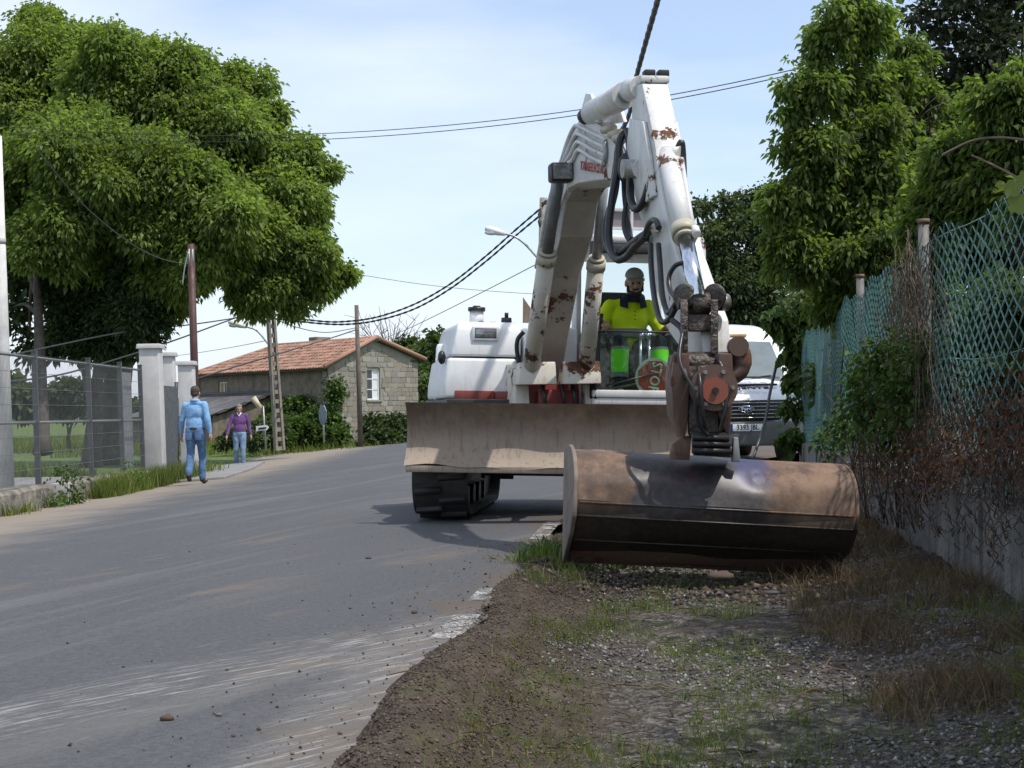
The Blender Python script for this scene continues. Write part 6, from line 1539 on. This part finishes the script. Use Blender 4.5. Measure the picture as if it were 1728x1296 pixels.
tree('leafy tree leaning over the near part of the green fence at right', T3, (4.9, 12.4, .5), (4.0, 12.3, 2.9), .08, 'leaf_bay', 3000, 9, .066, .27, 43, name='leafy_tree', limbs=8, shell=.15, spread=.17, droop=.35, down=.35, twigs=4)
T4 = pxl([(1210, 400, 40, 32), (1265, 375, 48, 32), (1235, 465, 62, 32), (1290, 440, 55, 32), (1205, 500, 48, 32), (1270, 520, 55, 32), (1315, 395, 34, 32), (1185, 350, 18, 32), (1225, 340, 18, 32), (1290, 330, 20, 32), (1190, 440, 30, 32), (1300, 540, 40, 32), (1230, 530, 40, 32), (1205, 560, 40, 32), (1255, 335, 12, 32)])
tree('dull green shrubby tree rising behind the white van', T4, (4.8, 32, -.2), at(1250, 430, 32), .12, 'leaf_shrub', 4200, 8, .105, .26, 44, name='shrubby_tree', limbs=14, shell=.15, spread=.18, twigs=7)
T5 = pxl([(1420, 560, 55, 22), (1375, 520, 40, 23), (1480, 520, 60, 20), (1400, 480, 60, 24), (1540, 470, 60, 18), (1620, 420, 70, 16), (1690, 400, 80, 14), (1600, 560, 60, 13), (1680, 560, 70, 12), (1560, 620, 50, 14), (1640, 650, 60, 12), (1715, 660, 60, 11), (1480, 620, 50, 17), (1425, 645, 40, 19), (1385, 640, 26, 21), (1720, 520, 70, 10.5), (1385, 590, 30, 22)])
tree('dense dark hedge growing just behind the green fence', T5, (5.2, 20, .4), (5.1, 20, 1.6), .08, 'leaf_shrub', 5200, 8, .10, .30, 45, name='hedge', limbs=6, cat='hedge', shell=.15, spread=.3)
# more crowns on the bank outside the frame's right edge: the same wood goes on there and shades the verge
for k, (x, y, zt, sd) in enumerate(((4.3, 8.4, 3.6, 51), (3.7, 5.6, 3.9, 52), (3.2, 3.2, 3.6, 53))):
    lob = np.array([(x+.15+math.cos(a)*.75, y+math.sin(a)*.85, zt-.5+.4*math.sin(a*2), .72) for a in np.linspace(0, 5.2, 6)]+[(x, y, zt, .85), (x-.1, y, zt-1.2, .8), (x+.2, y+.8, zt-1.5, .7), (x+.1, y-.8, zt-1.4, .7)])
    tree(('leafy tree on the bank beside the near fence', 'bushy tree beyond the right edge of the view', 'last leafy tree on the bank near the camera')[k], lob, (x, y, .4), (x, y, zt-.8), .08, 'leaf_bay', 2300, 9, .09, .28, sd, name='leafy_tree', limbs=7, shell=.15, spread=.22, droop=.4, down=.3)
# ivy at the end of the fence
IV = pxl([(1328, 552, 15, 21.3), (1340, 600, 12, 21.3), (1340, 640, 12, 21.3), (1340, 690, 12, 21.2), (1338, 740, 12, 21.1), (1352, 542, 16, 21.4), (1345, 570, 14, 21.3), (1310, 540, 10, 21.2)])
rng = np.random.default_rng(61); it2 = thing('ivy_clump', (4.1, 21.3, .0), 'clump of broad ivy leaves over the far end post of the green fence', 'ivy')
v, f = crown_leaves(IV, 260, 7, .10, .45, rng, shell=.2, spread=.35, droop=.4, down=.5); npmesh('leaves', v, f, MT['leaf_ivy'], it2, kind='stuff')

# ================================================================== CHAIN-LINK FENCE (right)
MT['green_wire'] = simple('green_wire', (.10, .27, .255), .35, 0, .35, 3, spec=.7, c2=(.05, .16, .15))
MT['post_grey'] = simple('post_grey', (.15, .147, .14), .7, .2, .35, 6)
def FX(y): return float(W(y))+.10
cf = thing('chain_link_fence', (FX(12), 12, .4), 'green chain-link fence with dead creepers along the top of the retaining wall', 'fence')
PY = [5.7, 9.7, 13.7, 17.7, 21.5]
for k, y in enumerate(PY):
    q = MB(); q.tube([(FX(y)+.05, y, .3), (FX(y)+.05, y, 2.02)], .036, 12); ps = q.build('post', MT['post_grey'], cf)
    q = MB(); q.tube([(FX(y)+.05, y, 2.02), (FX(y)+.05, y, 2.05)], .040, 12); q.build('post_cap', MT['rusty_steel'], ps)
def chain(y0, y1, seed):
    rng = np.random.default_rng(seed); pit = .09; pz = .046; n = int((y1-y0)/pit)+1; top, bot = 1.84, .42; rows = int((top-bot)/pz)
    V = []; F = []; b = 0
    for i in range(n):
        yc = y0+i*pit
        ks = np.arange(rows+1); y = yc+np.where((ks+i) % 2 == 0, -.5, .5)*pit*1.04; tp = top+.035*math.sin(yc*2.3)+.03*math.sin(yc*5.1+seed)
        z = bot+(tp-bot)*ks/rows
        bulge = .035*np.sin(yc*1.3+ks*.10)+.012*np.sin(yc*3.1+1+ks*.1); x = np.array([FX(t) for t in y])-.03+bulge*np.sin(np.pi*ks/rows)+np.where((ks+i) % 2 == 0, -.0018, .0018)
        y = y+.02*np.sin(z*3+yc*.7)
        P = np.stack([x, y, z], 1)
        r = .0046
        ring = np.array([(r, 0, 0), (-r*.5, r*.87, 0), (-r*.5, -r*.87, 0)])
        vv = (P[:, None, :]+ring[None]).reshape(-1, 3); V.append(vv)
        a = np.arange(rows)[:, None]*3; j = np.arange(3)[None]; j2 = (j+1) % 3
        F.append(np.stack([a+j, a+j2, a+3+j2, a+3+j], -1).reshape(-1, 4)+b); b += len(vv)
    npmesh('wire_mesh', np.concatenate(V), np.concatenate(F), MT['green_wire'], cf, True, 'stuff')
chain(3.0, 5.66, 1)
for k in range(4): chain(PY[k]+.04, PY[k+1]-.04, k+2)
for z in (.46, 1.12, 1.82):
    q = MB(); q.tube([(FX(y)-.022, y, z+.02*math.sin(y*2.3)) for y in np.arange(3.0, 21.5, .5)], .0035, 4); q.build('line_wire', MT['green_wire'], cf)
# dead creepers hanging on the mesh and over the wall
def strands(n, y0, y1, ztop, zlen, dx, seed, r=.0042, side=.35, mat='vine_dry', name='dry_creeper', yb=None, zmin=-.12):
    rng = np.random.default_rng(seed); V = []; F = []; b = 0
    for i in range(n):
        y = yb[rng.integers(len(yb))]+rng.normal()*.28 if yb is not None else rng.uniform(y0, y1)
        z = ztop+rng.normal()*.10-abs(rng.normal())*.15; m = 9; L = zlen*(.35+.9*rng.random())
        dz = -L/m*(1+.5*rng.normal(size=m)); dy = rng.normal(size=m)*side*L/m*1.6+rng.normal()*side*L/m; dxx = rng.normal(size=m)*.022
        Y = y+np.concatenate([[0], np.cumsum(dy)]); Z = z+np.concatenate([[0], np.cumsum(dz)])
        X = np.array([FX(min(max(t, 3), 21.4)) for t in Y])+dx+np.concatenate([[0], np.cumsum(dxx)])-abs(rng.normal())*.04
        Z = np.maximum(Z, zmin+.05*rng.random(len(Z)))
        P = np.stack([X, Y, Z], 1); rr_ = r*(.5+.9*rng.random()); ring = np.array([(rr_, 0, 0), (-rr_*.5, rr_*.87, 0), (-rr_*.5, -rr_*.87, 0)])
        vv = (P[:, None]+ring[None]).reshape(-1, 3); V.append(vv); a = np.arange(m)[:, None]*3; j = np.arange(3)[None]; j2 = (j+1) % 3
        F.append(np.stack([a+j, a+j2, a+3+j2, a+3+j], -1).reshape(-1, 4)+b); b += len(vv)
    return np.concatenate(V), np.concatenate(F)
def many(name, parts, label, cat):
    for (v, f, mt) in parts: prop(npmesh(name, v, f, MT[mt], kind='stuff'), label, cat)
for (args, mt, lb) in (
    ((170, 5, 9, 1.86, .9, -.03, 71, .0028, .7, 'vine_dry', '', [6.0, 9.2, 9.4, 9.8, 10.0], .34), 'vine_dry', 'grey tangle of dead creepers hanging from the top of the green fence'),
    ((300, 4, 10, .92, .42, -.06, 72, .0030, .9, 'vine_dry2', '', [5.6, 6.2, 6.6, 7.0, 7.6, 8.2, 8.8], .42), 'vine_dry2', 'brown dead brambles matted over the lower green fence'),
    ((260, 3.2, 14, .55, .20, -.15, 73, .0034, 1.0, 'a', '', None, .20), 'vine_dry2', 'dead brown stems hanging over the edge of the retaining wall'),
    ((110, 3.2, 16, .58, .26, -.17, 74, .0034, 1.0, 'a', '', None, .12), 'vine_dry', 'pale dry straw hanging over the edge of the retaining wall')):
    v, f = strands(*args); prop(npmesh('dry_creeper', v, f, MT[mt], kind='stuff'), lb, 'creeper')
# russet withered leaves among the brambles
rng = np.random.default_rng(75); MT['leaf_russet'] = leafmat('leaf_russet', [(0, (.06, .03, .018)), (.6, (.12, .06, .032)), (1, (.19, .11, .06))], .2, .8, (1.2, 1, .8))
n = 3600; y = rng.uniform(3.6, 11.5, n); p = np.stack([np.array([FX(t) for t in y])-.10-np.abs(rng.normal(size=n))*.07, y, .57+np.abs(rng.normal(size=n))*.17-.05+.22*np.clip(7.5-y, -1, 2)*rng.random(n)], 1)
d = unit(rng.normal(size=(n, 3))+np.array([-.3, -.3, -.5])); L = .014+.026*rng.random(n); v, f = leaf_quads(p, d, L, L*.28, rng); prop(npmesh('withered_leaves', v, f, MT['leaf_russet'], kind='stuff'), 'russet withered leaves matted along the top of the retaining wall', 'leaves')
# green brambles in front of the fence
BR = [(1500, 610, 40, 9.7), (1540, 660, 45, 9.3), (1480, 680, 45, 10), (1520, 720, 40, 9.6), (1440, 720, 28, 10.6), (1460, 640, 26, 10.2), (1560, 600, 26, 9.2), (1400, 745, 22, 11.6)]
LB_ = pxl(BR); rng = np.random.default_rng(76); bt_ = thing('bramble', (float(LB_[0][0]), 9.7, .2), 'green bramble bush climbing the middle of the green fence', 'bramble')
v, f = crown_leaves(LB_, 460, 7, .042, .40, rng, shell=.15, spread=.32, droop=.3, down=.2); npmesh('leaves', v, f, MT['leaf_ivy'], bt_, kind='stuff')
q = MB(); rr = random.Random(8)
for k in range(30):
    a = Vector((FX(9.7)-.12, rr.uniform(8.6, 11.4), .1)); c = LB_[rr.randrange(len(LB_))]; e = Vector(c[:3])+Vector((rr.gauss(0, .1), rr.gauss(0, .15), rr.uniform(0, .25))); q.tube(smoothpts([a, a.lerp(e, .5)+Vector((-.08, rr.uniform(-.1, .1), .1)), e], 4), .005, 4)
q.build('stems', MT['vine_dry2'], bt_, kind='stuff')
# big pale vine leaves at the right edge, and an arching bare stem
vn = thing('vine', at(1712, 330, 6.5), 'large pale vine leaves on a bare stem at the top of the near fence', 'vine')
MT['leaf_vine'] = leafmat('leaf_vine', [(0, (.12, .17, .05)), (1, (.26, .29, .12))], .45, .5)
q = MB(); q.tube(smoothpts([at(1590, 262, 7.0), at(1640, 238, 6.8), at(1690, 232, 6.6), at(1740, 238, 6.4)], 6), .006, 6); q.tube(smoothpts([at(1640, 262, 6.8), at(1690, 285, 6.7), at(1735, 310, 6.5)], 6), .005, 6); q.build('stem', MT['vine_dry'], vn, kind='stuff')
for (px, py, r_, a) in ((1708, 318, .042, .3), (1718, 345, .046, 1.2), (1688, 312, .02, 2.0), (1730, 300, .035, .6)):
    c = at(px, py, 6.4); q = MB(); n_ = 16; vs = [c]
    for k in range(n_):
        th = 2*math.pi*k/n_; rad = r_*(.72+.28*abs(math.cos(2.5*th))); vs.append(c+Vector((math.cos(th+a)*rad, .35*rad*math.sin(th)-.006*math.cos(3*th), math.sin(th+a)*rad)))
    q.add(vs, [(0, k+1, (k+1) % n_+1) for k in range(n_)]); q.build('leaf', MT['leaf_vine'], vn, recalc=False)

# ================================================================== GRASS, GRAVEL, LITTER
def blades(p, h, w, lean, rng):
    """bent blades of two segments: p (n,3) roots, h heights, lean horizontal reach"""
    n = len(p); a = rng.uniform(0, 6.283, n); dr = np.stack([np.cos(a), np.sin(a), np.zeros(n)], 1); b = rng.uniform(0, 6.283, n); sd = np.stack([np.cos(b), np.sin(b), np.zeros(n)], 1)*w[:, None]
    m = p+dr*(lean*.35)[:, None]+np.array([0, 0, 1.])*(h*.62)[:, None]; t = p+dr*lean[:, None]+np.array([0, 0, 1.])*h[:, None]
    v = np.stack([p-sd, p+sd, m+sd*.7, m-sd*.7, t+sd*.1, t-sd*.1], 1).reshape(-1, 3)
    i = np.arange(n)[:, None]*6; f = np.concatenate([i+np.array([[0, 1, 2, 3]]), i+np.array([[3, 2, 4, 5]])]); return v, f
def grass(name, xy, zf, hmin, hmax, mat, label, seed, lean=.5, w=.0022, dens=None):
    rng = np.random.default_rng(seed); n = len(xy); z = zf(xy[:, 0], xy[:, 1]); h = hmin+(hmax-hmin)*rng.random(n)**1.6
    v, f = blades(np.stack([xy[:, 0], xy[:, 1], z-.01], 1), h, w*(.6+.8*rng.random(n)), h*lean*(.2+rng.random(n)), rng); return prop(npmesh(name, v, f, MT[mat], kind='stuff'), label, 'grass')
def tufts(centers, per, sp, seed):
    rng = np.random.default_rng(seed); c = np.repeat(np.asarray(centers, float), per, 0); return c+rng.normal(size=c.shape)*sp
rng = np.random.default_rng(81)
# sparse green growth on the scraped verge
y = 3.0+7.5*rng.random(3400)**1.3; t = np.abs(rng.normal(.62, .40, 3400)); c = np.stack([E(y)+.26+t, y], 1); k = fbm(c[:, 0]*2.4, c[:, 1]*1.6, 55, 3) > .10; c = c[k]
grass('grass', tufts(c, 9, .022, 82), verge_z, .012, .055, 'grass_green', 'short sparse green grass on the scraped soil verge', 83, .8, .0017)
tc_ = [(E(7.4)+.60, 7.4), (E(7.6)+.75, 7.6), (E(7.3)+1.18, 7.3), (E(6.4)+.42, 6.4), (E(8.3)+.35, 8.3), (E(6.9)+.55, 6.9), (E(7.9)+.2, 7.9), (E(8.9)+.15, 8.9), (E(8.7)+.3, 8.7), (E(9.0)-.05, 9.0)]
grass('grass', tufts([(float(a), b) for a, b in tc_], 90, .06, 84), verge_z, .04, .13, 'grass_green', 'taller green grass tufts on the verge in front of the bucket', 85, .6, .0022)
grass('grass', tufts([(float(E(9.2))-.0, 9.2), (float(E(9.3))+.15, 9.35), (float(E(9.6))+.1, 9.7), (float(E(9.1))+.3, 9.2), (float(E(9.5))+.6, 9.5), (float(E(9.6))+.9, 9.6)], 150, .10, 86), verge_z, .04, .13, 'leaf_ivy', 'leafy green weeds at the left end of the bucket', 87, 1.0, .006)
# dry and green grass along the foot of the right wall
y = 2.8+9*rng.random(1500)**1.4; t = rng.random(1500)**1.1*.85; c = np.stack([W(y)-.06-t, y], 1); k = fbm(c[:, 0]*2.0, c[:, 1]*1.4, 57, 3) > -.12; c = c[k]
grass('dry_grass', tufts(c, 15, .035, 88), verge_z, .03, .15, 'grass_dry', 'matted dry brown grass along the foot of the right wall', 89, 1.1, .0019)
y = 2.8+6*rng.random(110)**1.5; c = np.stack([W(y)-.12-rng.random(110)*.75, y], 1); k = fbm(c[:, 0]*2, c[:, 1]*1.5, 58, 3) > .05
grass('grass', tufts(c[k], 18, .04, 90), verge_z, .04, .15, 'grass_green', 'green grass among the dry stems near the right edge', 91, .9, .0024)
grass('grass', tufts([(float(W(t))-.25-.15*math.sin(t*9), t) for t in np.linspace(3.5, 4.6, 26)], 60, .06, 92), verge_z, .10, .30, 'grass_green', 'long green grass in the bottom right corner', 93, 1.1, .0026)
# left: grass at the low wall and round the gateway
c = np.stack([LW_(np.linspace(23.5, 31, 260))+.22+.25*rng.random(260), np.linspace(23.5, 31, 260)], 1)
grass('grass', tufts(c, 26, .08, 94), lambda x, y: road_z(x, y), .12, .42, 'grass_green', 'long bright grass along the foot of the low wall and gate pillars', 95, .5, .006)
c = np.array([(LW_(21.8)+.15, 21.8), (LW_(22.2)+.15, 22.2), (LW_(22.7)+.15, 22.7), (LW_(20.6)+.12, 20.6), (LW_(19.9)+.15, 19.9)])
grass('grass', tufts(c, 60, .10, 96), lambda x, y: road_z(x, y), .06, .24, 'grass_green', 'ragged weeds growing at the foot of the low wall', 97, .7, .008)
wl_ = pxl([(105, 800, 12, 21.6), (125, 812, 14, 22.1), (120, 838, 14, 22.0), (218, 790, 8, 25.2), (225, 806, 12, 25.2), (85, 805, 10, 21.4), (95, 845, 14, 21.5)])
rng2 = np.random.default_rng(98); wt_ = thing('weed', (-6.3, 21.9, -.4), 'leafy climbing weed at the nearest fence posts on the low wall', 'weed'); v, f = crown_leaves(wl_, 75, 6, .055, .38, rng2, shell=.1, spread=.35, down=.0); npmesh('leaves', v, f, MT['leaf_ivy'], wt_, kind='stuff')
# meadow
n = 42000; y = 34+70*rng.random(n)**1.5; x = -7.6-(y*.36)*rng.random(n); k = ~((x > -8.2-(y-33)*.9) & (y < 60) & (y > 33)); c = np.stack([x, y], 1)[k]
grass('meadow_grass', c, lambda x, y: -.44+0*x, .15, .42, 'grass_green', 'green meadow grass behind the mesh fence', 99, .5, .018)
n = 9000; a = rng.random(n); b_ = rng.random(n); x = -16+15*a; y = 52.5+15*b_; c = np.stack([x, y], 1); k = (x-hA.x)*nF.x+(y-hA.y)*nF.y > .2
grass('grass', c[k], lambda x, y: -.46+0*x, .12, .45, 'grass_green', 'bright grass in front of the stone house', 100, .5, .016)
c = tufts([(-7.1, 34.5), (-7.3, 35.5), (-7.6, 36.5), (-8.0, 37.5), (-8.3, 39), (-7.0, 33.6)], 130, .28, 101); grass('grass', c, lambda x, y: road_z(x, y), .1, .35, 'grass_green', 'grass clump beside the pavement behind the walking man', 102, .5, .010)
# gravel, clods and twigs
def pebbles(name, xy, zf, smin, smax, mat, label, seed, pw=2.5):
    rng = np.random.default_rng(seed); n = len(xy); s = smin+(smax-smin)*rng.random(n)**pw
    o = np.array([(1, 0, 0), (-1, 0, 0), (0, 1, 0), (0, -1, 0), (0, 0, 1), (0, 0, -1)], float)
    v = o[None]*(s[:, None, None]*(.55+.9*rng.random((n, 6, 1))))*np.array([1, 1, .7]); a = rng.uniform(0, 6.283, n); ca, sa = np.cos(a)[:, None], np.sin(a)[:, None]
    v = np.stack([v[..., 0]*ca-v[..., 1]*sa, v[..., 0]*sa+v[..., 1]*ca, v[..., 2]+v[..., 0]*.3*rng.normal(size=(n, 1))], -1)
    c = np.stack([xy[:, 0], xy[:, 1], zf(xy[:, 0], xy[:, 1])+s*.25], 1); v = (v+c[:, None]).reshape(-1, 3)
    t = np.array([(0, 2, 4), (2, 1, 4), (1, 3, 4), (3, 0, 4), (2, 0, 5), (1, 2, 5), (3, 1, 5), (0, 3, 5)]); f = (np.arange(n)[:, None, None]*6+t[None]).reshape(-1, 3)
    return prop(npmesh(name, v, f, MT[mat], kind='stuff'), label, 'gravel')
def stonemat(name, stops):
    t = NT(name); g = t.n('ShaderNodeNewGeometry'); return t.done(t.pbr(t.ramp(g.outputs['Random Per Island'], stops), .9))
MT['gravel'] = stonemat('gravel', [(0, (.04, .038, .036)), (.5, (.10, .096, .09)), (.85, (.18, .172, .16)), (1, (.34, .32, .29))])
MT['clod'] = stonemat('clod', [(0, (.028, .020, .015)), (.6, (.075, .053, .037)), (1, (.14, .105, .075))])
n = 48000; y = 3.0+7.0*rng.random(n)**1.7; t = .35+1.8*rng.random(n); c = np.stack([E(y)+t, y], 1); k = (fbm(c[:, 0]*1.3, c[:, 1]*1.0, 63, 3)+.25*(t-.9) > -.08) & (c[:, 0] < W(y)-.3); pebbles('gravel', c[k], verge_z, .002, .012, 'gravel', 'loose grey gravel scattered over the verge', 103)
n = 22000; y = 2.9+7.6*rng.random(n)**1.5; c = np.stack([E(y)+.04+np.abs(rng.normal(0, .30, n))*np.where(rng.random(n) < .04, -1.0, 1)-.06*rng.random(n)**2, y], 1); c = c[(c[:, 0] < W(y)-.2)]
def both_z(x, y): return np.maximum(road_z(x, y)+.002, verge_z(x, y))
pebbles('soil_crumbs', c, both_z, .0015, .0075, 'clod', 'dark soil crumbs along the broken road edge', 104, 3.0)
n = 110; y = 3.4+12*rng.random(n)**1.3; c = np.stack([E(y)-.1-2.6*np.abs(rng.normal(size=n))*rng.random(n), y], 1); pebbles('soil_crumbs', c, both_z, .002, .011, 'clod', 'small dark crumbs of soil strewn on the asphalt', 105, 4)
n = 2000; y = 7.7+2.6*rng.random(n); c = np.stack([E(y)+.1+1.7*rng.random(n), y], 1); pebbles('soil_crumbs', c, verge_z, .004, .030, 'clod', 'heap of dark earth clods under the bucket', 106, 2.5)
rr = random.Random(12); q = MB()
for k in range(900):
    y = 3.0+8*rr.random()**1.3; x = float(E(y))+.1+(float(W(y))-float(E(y))-.2)*rr.random()**.6; z = float(verge_z(np.array(x), np.array(y))); a = rr.uniform(0, 6.28); L = rr.uniform(.03, .16)
    d = Vector((math.cos(a), math.sin(a), rr.uniform(-.05, .25)))*L; p = Vector((x, y, z+.006)); q.tube([p, p+d*.5+Vector((0, 0, rr.uniform(0, .012))), p+d], rr.uniform(.001, .0028), 3, False)
prop(q.build('twigs', MT['grass_dry'], kind='stuff', recalc=False), 'dry twigs and straw littering the verge', 'twigs')
# a few single things one can point at
def lump(name, px, py, d, size, mat, label, cat, seed, flat=.5):
    p = at(px, py, d); rr = random.Random(seed); p.z = float(both_z(np.array(p.x), np.array(p.y))); q = MB(); q.ell((0, 0, 0), (size, size*.8, size*flat), None, 12, 8)
    q.v = [tuple(p+Vector(v)*(1+.30*float(fbm(v[0]*3/size+seed, v[1]*3/size+v[2]*2/size, seed, 3)))+Vector((0, 0, size*flat*.35))) for v in q.v]
    prop(q.build(name, MT[mat]), label, cat)
lump('stone', 1218, 1003, 8.0, .075, 'clod', 'flat brown stone lying on the soil under the bucket', 'stone', 1, .35)
lump('stone', 1303, 1036, 7.3, .040, 'gravel', 'pale flat stone chip on the verge at right of the brown stone', 'stone', 2, .25)
lump('clod', 700, 1058, 6.8, .014, 'clod', 'dark clod of soil on the asphalt near the white edge line', 'clod', 3, .7)
lump('clod', 282, 1253, 4.5, .020, 'clod', 'dark clod of soil on the asphalt at bottom left', 'clod', 4, .6)
lump('clod', 370, 1246, 4.55, .011, 'gravel', 'pale grey stone on the asphalt at bottom left', 'stone', 5, .6)
lump('clod', 622, 948, 9.4, .018, 'clod', 'clod of earth in a dusty patch on the asphalt', 'clod', 6, .5)
